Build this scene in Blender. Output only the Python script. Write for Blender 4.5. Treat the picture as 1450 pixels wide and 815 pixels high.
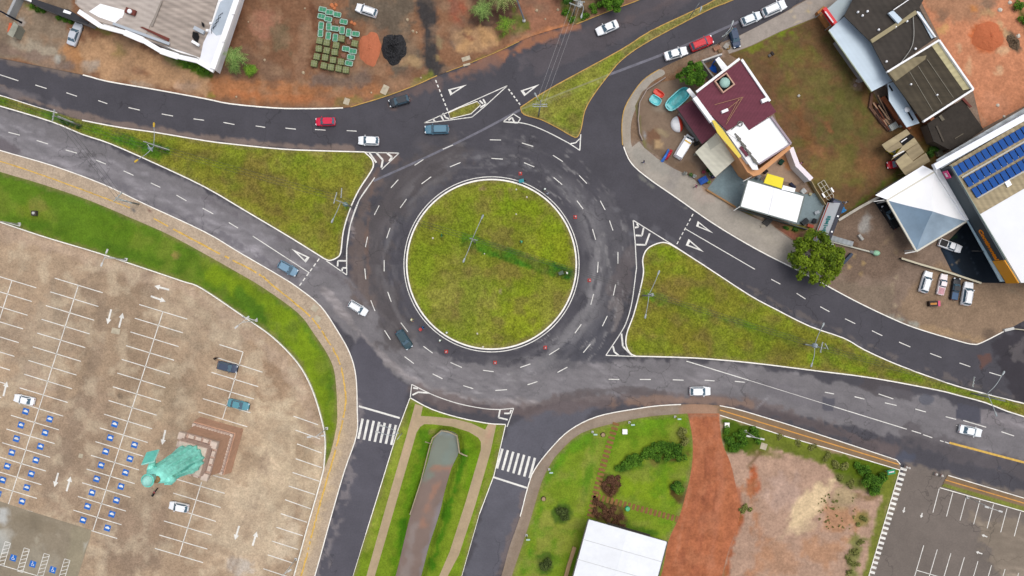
import bpy, bmesh, math, random
import numpy as np
from mathutils import Vector, Matrix
from mathutils.geometry import delaunay_2d_cdt
random.seed(7)
for o in list(bpy.data.objects): bpy.data.objects.remove(o)
C = bpy.context.scene.collection
sc = bpy.context.scene
PI = math.pi
S = 0.135           # metres per photo unit on the ground
H = 140.0           # drone height
# ---------------------------------------------------------------- camera, sky, sun, exposure
cd = bpy.data.cameras.new('camera'); cam = bpy.data.objects.new('camera', cd); C.objects.link(cam)
cam.location = (0, 0, H); cam.rotation_euler = (0, 0, 0)
cd.sensor_fit = 'HORIZONTAL'; cd.sensor_width = 36.0
cd.lens = 36.0*H/(1450*S); cd.clip_start = 1; cd.clip_end = 6000
sc.camera = cam
W = bpy.data.worlds.new('World'); sc.world = W; W.use_nodes = True
nt = W.node_tree; bg = nt.nodes['Background']
sky = nt.nodes.new('ShaderNodeTexSky'); sky.sky_type = 'NISHITA'; sky.sun_disc = False
SUN_EL, SUN_AZ = math.radians(74), math.radians(60)
sky.sun_elevation = SUN_EL; sky.sun_rotation = SUN_AZ
sky.dust_density = 4.0; sky.ozone_density = 0.6; sky.air_density = 0.8
hs_ = nt.nodes.new('ShaderNodeHueSaturation'); hs_.inputs['Saturation'].default_value = 0.45   # thin overcast
nt.links.new(sky.outputs[0], hs_.inputs['Color']); nt.links.new(hs_.outputs[0], bg.inputs[0]); bg.inputs[1].default_value = 0.15
sd = bpy.data.lights.new('sun', 'SUN'); sd.energy = 0.7; sd.angle = math.radians(40); sd.color = (1.0, 0.96, 0.9)
sun = bpy.data.objects.new('sun', sd); C.objects.link(sun)
sun.rotation_euler = (PI/2-SUN_EL, 0, PI-SUN_AZ)
sc.view_settings.view_transform = 'Standard'; sc.view_settings.look = 'None'
sc.view_settings.exposure = 0.34; sc.view_settings.gamma = 1
K = 0.72            # photo value -> surface reflectance
def lin(c, k=None):
    k = (0.9 if min(c) > 221 else K) if k is None else k   # white paint and sheeting are near 0.8-0.9
    r = []
    for v in c:
        v = v/255.0
        v = v/12.92 if v <= 0.04045 else ((v+0.055)/1.055)**2.4
        r.append(min(0.9, v*k))
    return tuple(r)
# ---------------------------------------------------------------- coordinates
def P(px, py, h=0.0):
    f = (H-h)/H
    return ((px-725)*S*f, (407.5-py)*S*f, h)
def V2(px, py, h=0.0): return Vector(P(px, py, h)[:2])
def crv(pts, n=5):
    pts = [np.array(p, float) for p in pts]
    if len(pts) < 3: return [tuple(p) for p in pts]
    q = [2*pts[0]-pts[1]] + pts + [2*pts[-1]-pts[-2]]
    out = []
    for i in range(1, len(q)-2):
        a, b, c, d = q[i-1], q[i], q[i+1], q[i+2]
        for k in range(n):
            t = k/n
            out.append(tuple(0.5*(2*b+(c-a)*t+(2*a-5*b+4*c-d)*t*t+(3*b-a-3*c+d)*t**3)))
    out.append(tuple(pts[-1]))
    return out
def circ(cx, cy, rx, ry=None, n=40, rot=0, a0=0):
    ry = ry or rx; o = []
    for i in range(n):
        a = a0+2*PI*i/n; x, y = rx*math.cos(a), ry*math.sin(a)
        o.append((cx+x*math.cos(rot)-y*math.sin(rot), cy+x*math.sin(rot)+y*math.cos(rot)))
    return o
# ---------------------------------------------------------------- noise in numpy
_r = np.random.RandomState(3); _T = _r.rand(256, 256)
def vn(x, y):
    xi = np.floor(x).astype(int); yi = np.floor(y).astype(int); fx = x-xi; fy = y-yi
    fx = fx*fx*(3-2*fx); fy = fy*fy*(3-2*fy)
    a = _T[xi % 256, yi % 256]; b = _T[(xi+1) % 256, yi % 256]; c = _T[xi % 256, (yi+1) % 256]; d = _T[(xi+1) % 256, (yi+1) % 256]
    return (a*(1-fx)+b*fx)*(1-fy)+(c*(1-fx)+d*fx)*fy
def fbm(x, y, s, o=4, off=0.0):
    t = 0; a = 0.5; w = 0
    for i in range(o):
        t = t+a*vn(x/s+off+i*17.3, y/s+off*1.7+i*9.1); w += a; a *= 0.5; s *= 0.5
    return t/w
def sstep(a, b, x):
    t = np.clip((x-a)/(b-a+1e-9), 0, 1); return t*t*(3-2*t)
def pdist(x, y, pts, closed):
    d = np.full(x.shape, 1e9); n = len(pts); ins = np.zeros(x.shape, bool)
    for i in range(n if closed else n-1):
        ax, ay = pts[i]; bx, by = pts[(i+1) % n]
        dx, dy = bx-ax, by-ay; L = dx*dx+dy*dy+1e-9
        t = np.clip(((x-ax)*dx+(y-ay)*dy)/L, 0, 1)
        d = np.minimum(d, np.hypot(x-ax-t*dx, y-ay-t*dy))
        if closed and ay != by:
            c = ((ay > y) != (by > y)) & (x < dx*(y-ay)/dy+ax); ins ^= c
    if closed: d = np.where(ins, -d, d)
    return d
def paint(x, y, base, strokes, noise=0.12, nscale=40, seed=0.0):
    col = np.tile(np.array(lin(base)), (len(x), 1))
    wob = fbm(x, y, 26, 5, 5.0+seed)-0.5
    wob2 = fbm(x, y, 7, 2, 3.0+seed)-0.5
    for s in strokes:
        kind, pts, w, soft, c = s[:5]; op = s[5] if len(s) > 5 else 1.0; am = s[6] if len(s) > 6 else 1.0
        if kind == 'O': pts = circ(pts[0], pts[1], pts[2], pts[3] if len(pts) > 3 else None, 20, pts[4] if len(pts) > 4 else 0)
        a = np.array(pts); m = w+soft*2+am*20+3
        sel = (x > a[:, 0].min()-m) & (x < a[:, 0].max()+m) & (y > a[:, 1].min()-m) & (y < a[:, 1].max()+m)
        if not sel.any(): continue
        xs, ys = x[sel], y[sel]
        d = pdist(xs, ys, pts, kind in 'PO') + (wob[sel]*1.9+wob2[sel]*1.4)*soft*am*1.25
        k = op*(1-sstep(w-soft*0.5, w+soft*0.5+0.01, d))
        if kind == 'L' and len(s) > 7: k = k*sstep(s[7], s[7]+0.12, fbm(xs, ys, 9, 3, 2.0+seed))
        col[sel] = col[sel]*(1-k[:, None])+np.array(lin(c))*k[:, None]
    n = (fbm(x, y, nscale, 5, seed)-0.5)*2*noise*1.6
    return np.clip(col*(1+n[:, None]), 0, 0.92)
# ---------------------------------------------------------------- materials
MATS = {}
def M(name, rgb=(128, 128, 128), rough=0.8, n=(0, 0), n2=None, bump=0.0, metal=0.0, vcol=False, wave=None, spec=0.3, coat=0.0, emit=None, tr=0.0, k=None):
    if name in MATS: return MATS[name]
    m = bpy.data.materials.new(name); m.use_nodes = True; T = m.node_tree; N = T.nodes; Lk = T.links
    b = N['Principled BSDF']; b.inputs['Roughness'].default_value = rough; b.inputs['Metallic'].default_value = metal
    b.inputs['Specular IOR Level'].default_value = spec
    if coat: b.inputs['Coat Weight'].default_value = coat; b.inputs['Coat Roughness'].default_value = 0.08
    if tr: b.inputs['Transmission Weight'].default_value = tr
    c = lin(rgb, k); src = None
    if vcol:
        v = N.new('ShaderNodeVertexColor'); v.layer_name = 'Col'; src = v.outputs[0]
    else:
        v = N.new('ShaderNodeRGB'); v.outputs[0].default_value = (*c, 1); src = v.outputs[0]
    hs = None; tc = N.new('ShaderNodeTexCoord')
    ns = [q for q in (n, n2) if q and q[1] > 0]
    for (scl, amt) in ns:
        t = N.new('ShaderNodeTexNoise'); t.inputs['Scale'].default_value = scl; t.inputs['Detail'].default_value = 5; t.inputs['Roughness'].default_value = 0.65
        Lk.new(tc.outputs['Object'], t.inputs['Vector'])
        r = N.new('ShaderNodeMapRange'); r.inputs['From Min'].default_value = 0.3; r.inputs['From Max'].default_value = 0.7
        r.inputs['To Min'].default_value = 1-amt; r.inputs['To Max'].default_value = 1+amt; Lk.new(t.outputs[0], r.inputs[0])
        x = N.new('ShaderNodeMix'); x.data_type = 'RGBA'; x.blend_type = 'MULTIPLY'; x.inputs[0].default_value = 1
        Lk.new(src, x.inputs[6]); Lk.new(r.outputs[0], x.inputs[7]); src = x.outputs[2]; hs = t.outputs[0]
    if wave:  # (angle of ridges, period m, dark amount)
        mp = N.new('ShaderNodeMapping'); mp.inputs['Rotation'].default_value = (0, 0, -wave[0]); Lk.new(tc.outputs['Object'], mp.inputs[0])
        sx = N.new('ShaderNodeSeparateXYZ'); Lk.new(mp.outputs[0], sx.inputs[0])
        a = N.new('ShaderNodeMath'); a.operation = 'MULTIPLY'; a.inputs[1].default_value = 2*PI/wave[1]; Lk.new(sx.outputs[1], a.inputs[0])
        q = N.new('ShaderNodeMath'); q.operation = 'SINE'; Lk.new(a.outputs[0], q.inputs[0])
        r = N.new('ShaderNodeMapRange'); r.inputs['From Min'].default_value = -1; r.inputs['To Min'].default_value = 1-wave[2]; r.inputs['To Max'].default_value = 1.0
        Lk.new(q.outputs[0], r.inputs[0])
        x = N.new('ShaderNodeMix'); x.data_type = 'RGBA'; x.blend_type = 'MULTIPLY'; x.inputs[0].default_value = 1
        Lk.new(src, x.inputs[6]); Lk.new(r.outputs[0], x.inputs[7]); src = x.outputs[2]
        # streaks running down the sheets
        mp2 = N.new('ShaderNodeMapping'); mp2.inputs['Rotation'].default_value = (0, 0, -wave[0]); mp2.inputs['Scale'].default_value = (0.12, 1.6, 1); Lk.new(tc.outputs['Object'], mp2.inputs[0])
        t = N.new('ShaderNodeTexNoise'); t.inputs['Scale'].default_value = 1.0; t.inputs['Detail'].default_value = 4; Lk.new(mp2.outputs[0], t.inputs[0])
        r2 = N.new('ShaderNodeMapRange'); r2.inputs['From Min'].default_value = 0.3; r2.inputs['From Max'].default_value = 0.7; r2.inputs['To Min'].default_value = 1-wave[2]; r2.inputs['To Max'].default_value = 1+wave[2]*0.6
        Lk.new(t.outputs[0], r2.inputs[0])
        x = N.new('ShaderNodeMix'); x.data_type = 'RGBA'; x.blend_type = 'MULTIPLY'; x.inputs[0].default_value = 1
        Lk.new(src, x.inputs[6]); Lk.new(r2.outputs[0], x.inputs[7]); src = x.outputs[2]; hs = q.outputs[0]
    Lk.new(src, b.inputs['Base Color'])
    if bump and hs is not None:
        bp = N.new('ShaderNodeBump'); bp.inputs['Strength'].default_value = bump; bp.inputs['Distance'].default_value = 0.08
        Lk.new(hs, bp.inputs['Height']); Lk.new(bp.outputs[0], b.inputs['Normal'])
    if emit: b.inputs['Emission Color'].default_value = (*c, 1); b.inputs['Emission Strength'].default_value = emit
    MATS[name] = m; return m
# ---------------------------------------------------------------- object helpers
def tag(o, label=None, cat=None, group=None, kind=None):
    if label: o['label'] = label
    if cat: o['category'] = cat
    if group: o['group'] = group
    if kind: o['kind'] = kind
    return o
def thing(name, label, cat, loc=(0, 0, 0), rz=0, group=None):
    o = bpy.data.objects.new(name, None); C.objects.link(o); o.location = loc; o.rotation_euler = (0, 0, rz)
    o.empty_display_size = 0.3
    return tag(o, label, cat, group)
def mesh_obj(name, verts, faces, mat, parent=None, loc=None, smooth=False, mi=None):
    me = bpy.data.meshes.new(name); me.from_pydata([tuple(v) for v in verts], [], faces); me.update()
    for m in (mat if isinstance(mat, (list, tuple)) else [mat]): me.materials.append(m)
    if mi is not None: me.polygons.foreach_set('material_index', mi)
    if smooth: me.polygons.foreach_set('use_smooth', [True]*len(me.polygons))
    o = bpy.data.objects.new(name, me); C.objects.link(o)
    if loc is not None: o.location = loc
    if parent: o.parent = parent
    return o
class MB:
    def __init__(s): s.v = []; s.f = []; s.m = []
    def add(s, v, f, mi=0):
        n = len(s.v); s.v += [tuple(p) for p in v]; s.f += [tuple(i+n for i in q) for q in f]; s.m += [mi]*len(f); return s
    def prism(s, poly, z0, z1, mi=0, zs=None):
        n = len(poly); A = sum(poly[i][0]*poly[(i+1) % n][1]-poly[(i+1) % n][0]*poly[i][1] for i in range(n))
        if A < 0: poly = list(poly)[::-1]; zs = list(zs)[::-1] if zs else None
        v = [(p[0], p[1], z0) for p in poly]+[(p[0], p[1], (zs[i] if zs else z1)) for i, p in enumerate(poly)]
        f = [tuple(range(n))[::-1], tuple(range(n, 2*n))]+[(i, (i+1) % n, n+(i+1) % n, n+i) for i in range(n)]
        return s.add(v, f, mi)
    def box(s, c, d, rz=0, mi=0, rot=None):
        x, y, z = d[0]/2, d[1]/2, d[2]/2
        R = rot or Matrix.Rotation(rz, 3, 'Z'); c = Vector(c)
        v = [c+R@Vector((a*x, b*y, e*z)) for a in (-1, 1) for b in (-1, 1) for e in (-1, 1)]
        f = [(0, 1, 3, 2), (4, 6, 7, 5), (0, 4, 5, 1), (2, 3, 7, 6), (0, 2, 6, 4), (1, 5, 7, 3)]
        return s.add(v, f, mi)
    def tube(s, pts, r, n=8, mi=0):
        pts = [Vector(p) for p in pts]; rs = r if isinstance(r, (list, tuple)) else [r]*len(pts); vs = []
        for i, p in enumerate(pts):
            t = (pts[min(i+1, len(pts)-1)]-pts[max(i-1, 0)]).normalized()
            u = t.orthogonal().normalized() if i == 0 else (u-t*u.dot(t)).normalized()
            w = t.cross(u)
            vs += [p+(u*math.cos(2*PI*k/n)+w*math.sin(2*PI*k/n))*rs[i] for k in range(n)]
        f = []
        for i in range(len(pts)-1):
            for k in range(n): f.append((i*n+k, i*n+(k+1) % n, (i+1)*n+(k+1) % n, (i+1)*n+k))
        f.append(tuple(range(n))[::-1]); f.append(tuple(range((len(pts)-1)*n, len(pts)*n)))
        return s.add(vs, f, mi)
    def lathe(s, c, prof, n=16, mi=0, sx=1, sy=1):
        vs = []
        for (r, z) in prof: vs += [(c[0]+sx*r*math.cos(2*PI*k/n), c[1]+sy*r*math.sin(2*PI*k/n), c[2]+z) for k in range(n)]
        f = [(i*n+k, i*n+(k+1) % n, (i+1)*n+(k+1) % n, (i+1)*n+k) for i in range(len(prof)-1) for k in range(n)]
        f.append(tuple(range(n))[::-1]); f.append(tuple(range((len(prof)-1)*n, len(prof)*n)))
        return s.add(vs, f, mi)
    def build(s, name, mat, parent=None, smooth=False, rel=None, loc=None):
        v = s.v
        if rel is not None: v = [(a[0]-rel[0], a[1]-rel[1], a[2]-rel[2]) for a in v]
        return mesh_obj(name, v, s.f, mat, parent, loc, smooth, s.m)
# dense ground sheet cut to an outline, with its own stains in a colour attribute
def sheet(name, outline, z, base, strokes=(), step=5, mat=None, noise=0.12, nscale=40, seed=0.0, holes=(), skirt=0.16, zf=None, kind='structure', cf=None):
    pts = [tuple(p) for p in outline]
    q = [pts[0]]
    for p in pts[1:]:
        if math.hypot(p[0]-q[-1][0], p[1]-q[-1][1]) > 0.3: q.append(p)
    if math.hypot(q[0][0]-q[-1][0], q[0][1]-q[-1][1]) < 0.3: q.pop()
    pts = q; edges = [(i, (i+1) % len(pts)) for i in range(len(pts))]
    allv = list(pts)
    for h in holes:
        b = len(allv); allv += list(h); edges += [(b+i, b+(i+1) % len(h)) for i in range(len(h))]
    a = np.array(pts)
    gx, gy = np.meshgrid(np.arange(a[:, 0].min()+step*.5, a[:, 0].max(), step), np.arange(a[:, 1].min()+step*.5, a[:, 1].max(), step))
    gx = gx.ravel()+(np.arange(gx.size) % 7-3)*0.01; gy = gy.ravel()+(np.arange(gy.size) % 5-2)*0.01
    d = pdist(gx, gy, pts, True); k = d < -step*0.35
    for h in holes: k &= pdist(gx, gy, list(h), True) > step*0.35
    allv += list(zip(gx[k], gy[k]))
    vo, eo, fo, _, _, _ = delaunay_2d_cdt([Vector((float(p[0]), float(p[1]))) for p in allv], edges, [], 0, 1e-4)
    X = np.array([v[0] for v in vo]); Y = np.array([v[1] for v in vo])
    F = np.array([f for f in fo if len(f) == 3])
    cx, cy = X[F].mean(1), Y[F].mean(1)
    keep = pdist(cx, cy, pts, True) < 0
    for h in holes: keep &= pdist(cx, cy, list(h), True) > 0
    F = F[keep]
    ar = (X[F[:, 1]]-X[F[:, 0]])*(Y[F[:, 2]]-Y[F[:, 0]])-(X[F[:, 2]]-X[F[:, 0]])*(Y[F[:, 1]]-Y[F[:, 0]])
    F[ar > 0] = F[ar > 0][:, ::-1]
    Z = np.full(len(X), z) if zf is None else zf(X, Y)
    Vv = [((x-725)*S, (407.5-y)*S, zz) for x, y, zz in zip(X, Y, Z)]
    Ff = [tuple(int(i) for i in f) for f in F]
    col = paint(X, Y, base, strokes, noise, nscale, seed)
    if cf: col = cf(X, Y, col)
    if mat is not None and mat.name in ('grass', 'lawn'):     # thin, dusty turf along the kerbs
        dd = -pdist(X, Y, pts, True)+(fbm(X, Y, 9, 3, 50.0)-.5)*9; kk = .55*(1-sstep(.5, 5.5, dd)); col = col*(1-kk[:, None])+np.array(lin((140,126,84)))*kk[:, None]
    if skirt:
        ec = {}
        for f in Ff:
            for i in range(3):
                e = (f[i], f[(i+1) % 3]); ec[e] = 1
        bd = [e for e in ec if (e[1], e[0]) not in ec]; mp = {}
        cl = list(map(tuple, col))
        for (i, j) in bd:
            for t in (i, j):
                if t not in mp: mp[t] = len(Vv); Vv.append((Vv[t][0], Vv[t][1], Vv[t][2]-skirt)); cl.append(cl[t])
            Ff.append((j, i, mp[i], mp[j]))
        col = np.array(cl)
    o = mesh_obj(name, Vv, Ff, mat)
    ca = o.data.color_attributes.new('Col', 'FLOAT_COLOR', 'POINT')
    rgba = np.ones((len(Vv), 4), np.float32); rgba[:, :3] = col; ca.data.foreach_set('color', rgba.ravel())
    if kind: o['kind'] = kind
    return o
def mottle(c1, a1, s1, c2, a2, s2, t=(.50, .72)):
    def f(X, Y, col):
        for c, a, s, o in ((c1, a1, s1, 11.0), (c2, a2, s2, 29.0)):
            k = a*sstep(t[0], t[1], fbm(X, Y, s, 5, o)); col = col*(1-k[:, None])+np.array(lin(c))*k[:, None]
        return np.clip(col, 0.01, .9)
    return f
GM = mottle((122,104,62), .5, 18, (112,138,26), .45, 30)
def flat(mb, quad, z, mi=0):   # flat painted polygon, photo units
    v = [((p[0]-725)*S, (407.5-p[1])*S, z) for p in quad]; n = len(v)
    A = sum(v[i][0]*v[(i+1) % n][1]-v[(i+1) % n][0]*v[i][1] for i in range(n))
    mb.add(v if A > 0 else v[::-1], [tuple(range(n))], mi)
def line(mb, a, b, w, z, mi=0):
    dx, dy = b[0]-a[0], b[1]-a[1]; L = math.hypot(dx, dy); nx, ny = -dy/L*w/2, dx/L*w/2
    flat(mb, [(a[0]+nx, a[1]+ny), (b[0]+nx, b[1]+ny), (b[0]-nx, b[1]-ny), (a[0]-nx, a[1]-ny)], z, mi)
def pline(mb, pts, w, z, mi=0, closed=False, depth=0, off=0.0):
    pts = [np.array(p, float) for p in pts]; n = len(pts); L = []; R = []
    for i in range(n):
        a = pts[(i-1) % n] if (closed or i) else pts[0]; b = pts[(i+1) % n] if (closed or i < n-1) else pts[-1]
        t = b-a; t = t/(np.hypot(*t)+1e-9); nn = np.array([-t[1], t[0]])
        L.append(pts[i]+nn*(w/2+off)); R.append(pts[i]+nn*(off-w/2))
    def g(p, zz): return ((p[0]-725)*S, (407.5-p[1])*S, zz)
    m = n if closed else n-1
    v = [g(p, z) for p in L]+[g(p, z) for p in R]; f = [(i, (i+1) % n, n+(i+1) % n, n+i) for i in range(m)]
    if depth:
        v += [g(p, z-depth) for p in L]+[g(p, z-depth) for p in R]
        f += [(2*n+i, 2*n+(i+1) % n, (i+1) % n, i) for i in range(m)]+[(n+i, n+(i+1) % n, 3*n+(i+1) % n, 3*n+i) for i in range(m)]
    mb.add(v, f, mi)
def fixn(o):
    bm = bmesh.new(); bm.from_mesh(o.data); bmesh.ops.recalc_face_normals(bm, faces=bm.faces); bm.to_mesh(o.data); bm.free(); return o

# ================================================================ GROUND MATERIALS
ASPH = M('asphalt', vcol=True, rough=0.85, n=(3.0, .10), n2=(0.35, .10), bump=0.25)
def cracks(m, scl, wdt, dark):
    T = m.node_tree; N = T.nodes; L = T.links; b = N['Principled BSDF']; src = b.inputs['Base Color'].links[0].from_socket
    tc = N.new('ShaderNodeTexCoord'); nz = N.new('ShaderNodeTexNoise'); nz.inputs['Scale'].default_value = .35; nz.inputs['Detail'].default_value = 4; L.new(tc.outputs['Object'], nz.inputs['Vector'])
    ad = N.new('ShaderNodeMix'); ad.data_type = 'VECTOR'; ad.inputs[0].default_value = .04; L.new(tc.outputs['Object'], ad.inputs[4]); L.new(nz.outputs['Color'], ad.inputs[5])
    sc_ = N.new('ShaderNodeVectorMath'); sc_.operation = 'SCALE'; sc_.inputs['Scale'].default_value = 5.0; L.new(nz.outputs['Color'], sc_.inputs[0]); av = N.new('ShaderNodeVectorMath'); av.operation = 'ADD'; L.new(tc.outputs['Object'], av.inputs[0]); L.new(sc_.outputs[0], av.inputs[1])
    v = N.new('ShaderNodeTexVoronoi'); v.feature = 'DISTANCE_TO_EDGE'; v.inputs['Scale'].default_value = scl; L.new(av.outputs[0], v.inputs['Vector'])
    r = N.new('ShaderNodeMapRange'); r.inputs['From Min'].default_value = 0; r.inputs['From Max'].default_value = wdt; r.inputs['To Min'].default_value = dark; r.inputs['To Max'].default_value = 1; L.new(v.outputs['Distance'], r.inputs[0])
    ms = N.new('ShaderNodeTexNoise'); ms.inputs['Scale'].default_value = .06; L.new(tc.outputs['Object'], ms.inputs['Vector']); mr = N.new('ShaderNodeMapRange'); mr.inputs['From Min'].default_value = .48; mr.inputs['From Max'].default_value = .56; L.new(ms.outputs[0], mr.inputs[0])
    x = N.new('ShaderNodeMix'); x.data_type = 'RGBA'; x.blend_type = 'MULTIPLY'; L.new(mr.outputs[0], x.inputs[0]); L.new(src, x.inputs[6]); L.new(r.outputs[0], x.inputs[7]); L.new(x.outputs[2], b.inputs['Base Color'])
cracks(ASPH, .11, .014, .62)
GRASS = M('grass', vcol=True, rough=0.95, n=(3.2, .42), n2=(0.8, .26), bump=0.9, spec=0.1)
LAWN = M('lawn', vcol=True, rough=0.95, n=(4.0, .22), n2=(0.5, .16), bump=0.5, spec=0.1)
DIRT = M('dirt', vcol=True, rough=0.95, n=(2.2, .20), n2=(0.6, .16), bump=0.6, spec=0.1)
PAVER = M('pavers', vcol=True, rough=0.9, n=(3.6, .26), n2=(0.5, .13), bump=0.4, spec=0.2)
CONC = M('concrete_paving', vcol=True, rough=0.9, n=(3.0, .10), n2=(0.5, .10), bump=0.2, spec=0.2)
WHITE = M('white_road_paint', (232, 230, 222), 0.7, n=(3.0, .16), n2=(.5,.16), k=.8)
YEL = M('yellow_road_paint', (235, 170, 40), 0.7, n=(3.0, .12))
KERBW = M('kerb_white', (240, 236, 226), 0.8, n=(1.2, .16))
KERBY = M('kerb_yellow', (205, 165, 90), 0.8, n=(0.8, .25))

# ================================================================ MAIN EDGES (photo units)
NWtop = crv([(-150,55),(-60,70),(0,82),(60,94),(118,106),(152,115),(216,126),(290,139.5),(327,147),(388,152.7),(427,153.7),(486,152.7),(511,147),(550,135),(590,120),(619,107),(661,91),(703,73.7),(752,51.6),(801,37),(816,34),(857,17.7),(884.5,7.4),(904,0),(960,-25),(1100,-90),(1220,-150)],3)
NWlow = crv([(-150,103),(-60,121),(0,134.5),(40,147),(82,159.6),(117,170),(172,180.5),(218.5,187),(290,199),(330,204),(400,211),(460,213.5),(516,215)],3)
NWeast = crv([(516,215),(525.7,224),(529,234),(523,246.5),(508.5,268.6),(496,295.6),(486.4,327.5),(482.7,357),(476.6,365),(467,368.5),(459.4,366)],4)
SWup = crv([(-150,112),(-60,134),(0,150),(73,172),(116.7,190),(157,203.5),(221,231.7),(290,264.4),(349,299),(413,337),(459.4,366)],3)
SWlow = crv([(-150,165),(-60,193),(0,212.6),(73.7,234),(147,261),(204,288),(290,328),(339,357),(395.6,390),(422,407),(454,433),(478,468),(495.5,500),(504,532),(506,580),(505,616),(488,666),(468,735),(446,815),(420,900),(403,965)],4)
SWin = crv([(-150,195),(-60,222),(0,242.8),(54,258.7),(122.8,282),(181.7,306.6),(245.5,335),(327,380),(372.8,407),(422,442.6),(444,471),(466,505),(474.7,532),(477.8,580),(476.5,604),(469,638),(459.5,663)],4)
WALL1 = crv([(-150,268),(-60,294),(0,313.5),(64,335),(137.5,357),(204,379),(260,398),(287,408),(348,449),(387.5,477),(422,512.6),(441.5,547),(455,588),(461.5,622.6),(459.5,663)],4)
WALL2 = crv([(459.5,663),(452,691),(436.5,744.5),(417,815),(395,890),(375,965)],4)
NEk = crv([(1420,-150),(1300,-78),(1140,0),(1115,14.7),(1049,49),(1010,64),(983,75),(958,86),(933.7,98),(909,115),(888,145),(881,169),(881,200),(883,207.7),(894,231),(919,253),(958,280),(1011,317),(1072.7,353.6),(1129,382),(1161,399),(1209,425),(1258,448.6),(1297,464.5),(1358.7,483),(1377,487),(1389,485),(1422.5,468),(1450,453.5),(1600,372)],4)
NEIa = crv([(737,152),(766.6,132.6),(801,113),(880,70),(921,44),(983,14.7),(1012,0),(1080,-38),(1290,-150)],3)
NEIb = crv([(1310,-150),(1100,-33),(1037,0),(1007,12),(958,37),(909,64),(880,85),(862,105.6),(840,135),(828,157),(823,181.7),(817,194),(808,191.5),(791,181.7),(766.6,169.4),(742,162),(737,152)],3)
EIl = crv([(960,352),(944.8,344),(932.5,344),(916.6,352),(910,366.8),(911,385),(907,407),(897.5,444),(887.7,471),(886.4,488),(892.6,500),(901,504)],4)
EIt = crv([(960,352),(999,377),(1060,417),(1097,437),(1146,461.5),(1195,478.7),(1223.6,495),(1272.8,517),(1341.5,542),(1383,554),(1450,571),(1600,606)],3)
EIb = crv([(901,504),(981,506.4),(1060,513),(1150,524),(1236,535),(1325.5,551.7),(1358.7,560),(1395.5,570),(1450,589.7),(1600,628)],3)
SEk = crv([(660,965),(685,895),(710,815),(721,775),(736.5,730.7),(746.6,692),(756.7,665),(780,634.5),(807,608.5),(844.5,589.7),(894.5,579.4),(947.7,573),(1018.8,574),(1094,594),(1187.7,624),(1269,650.7)],4)+[(1274.5,657),(1274,668),(1229.7,815),(1186,965)]

# ================================================================ ROAD SHEET
CX, CY, CR = 696, 374, 123.5
def road_colour(X, Y, col):
    r = np.hypot(X-CX, Y-CY); th = np.arctan2(Y-CY, X-CX)
    ring = sstep(118, 128, r)*(1-sstep(188, 205, r))
    st = fbm(th*30+3, r*0.8, 5.0, 4, 3.0)*1.5-0.25
    big = fbm(X, Y, 50, 3, 8.0)
    w = ring*sstep(0.50, 0.72, st*0.55+big*0.45)
    # the scuffed light tracks: strongest on the east and south-west of the ring
    e = np.exp(-((r-150)/13)**2)*sstep(0.25, 0.6, st)
    east = np.clip(np.cos(th-0.35), 0, 1)**1.5; west = np.clip(np.cos(th-3.3), 0, 1)*.45
    k = np.clip(e*(east*1.5+west+0.15)*0.36+w*0.08, 0, 0.7)
    col = col*(1-k[:, None])+np.array(lin((152, 149, 150)))*k[:, None]
    dk = ring*sstep(0.55, 0.8, fbm(th*40+31, r, 4.0, 3, 7.0))*0.3
    col = col*(1-dk[:, None])+np.array(lin((62, 60, 66)))*dk[:, None]
    sc1 = fbm(th*46, r, 3.2, 3, 21.0); pk = fbm(X, Y, 34, 3, 33.0); wear = np.clip((np.cos(th-0.2)*.6+.55), 0, 1)
    k2 = ring*sstep(.60, .74, sc1)*sstep(.42, .60, pk)*wear*.55
    col = col*(1-k2[:, None])+np.array(lin((158, 155, 154)))*k2[:, None]
    # long streaks on the southern main road and the south-west approach
    for (x0, y0, ax) in ((696, 545, 0.05), (230, 240, 0.5), (1200, 590, 0.22)):
        u = (X-x0)*math.cos(ax)+(Y-y0)*math.sin(ax); v = -(X-x0)*math.sin(ax)+(Y-y0)*math.cos(ax)
        s2 = fbm(u/5, v, 5, 4, x0*0.01)-0.5
        lum = col.mean(1); on = sstep(0.12, 0.2, lum)
        col = col*(1+(s2*0.7*on)[:, None])
    return np.clip(col, 0.02, 0.9)
LG = (136,133,134); DK = (79,77,83); 
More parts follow.
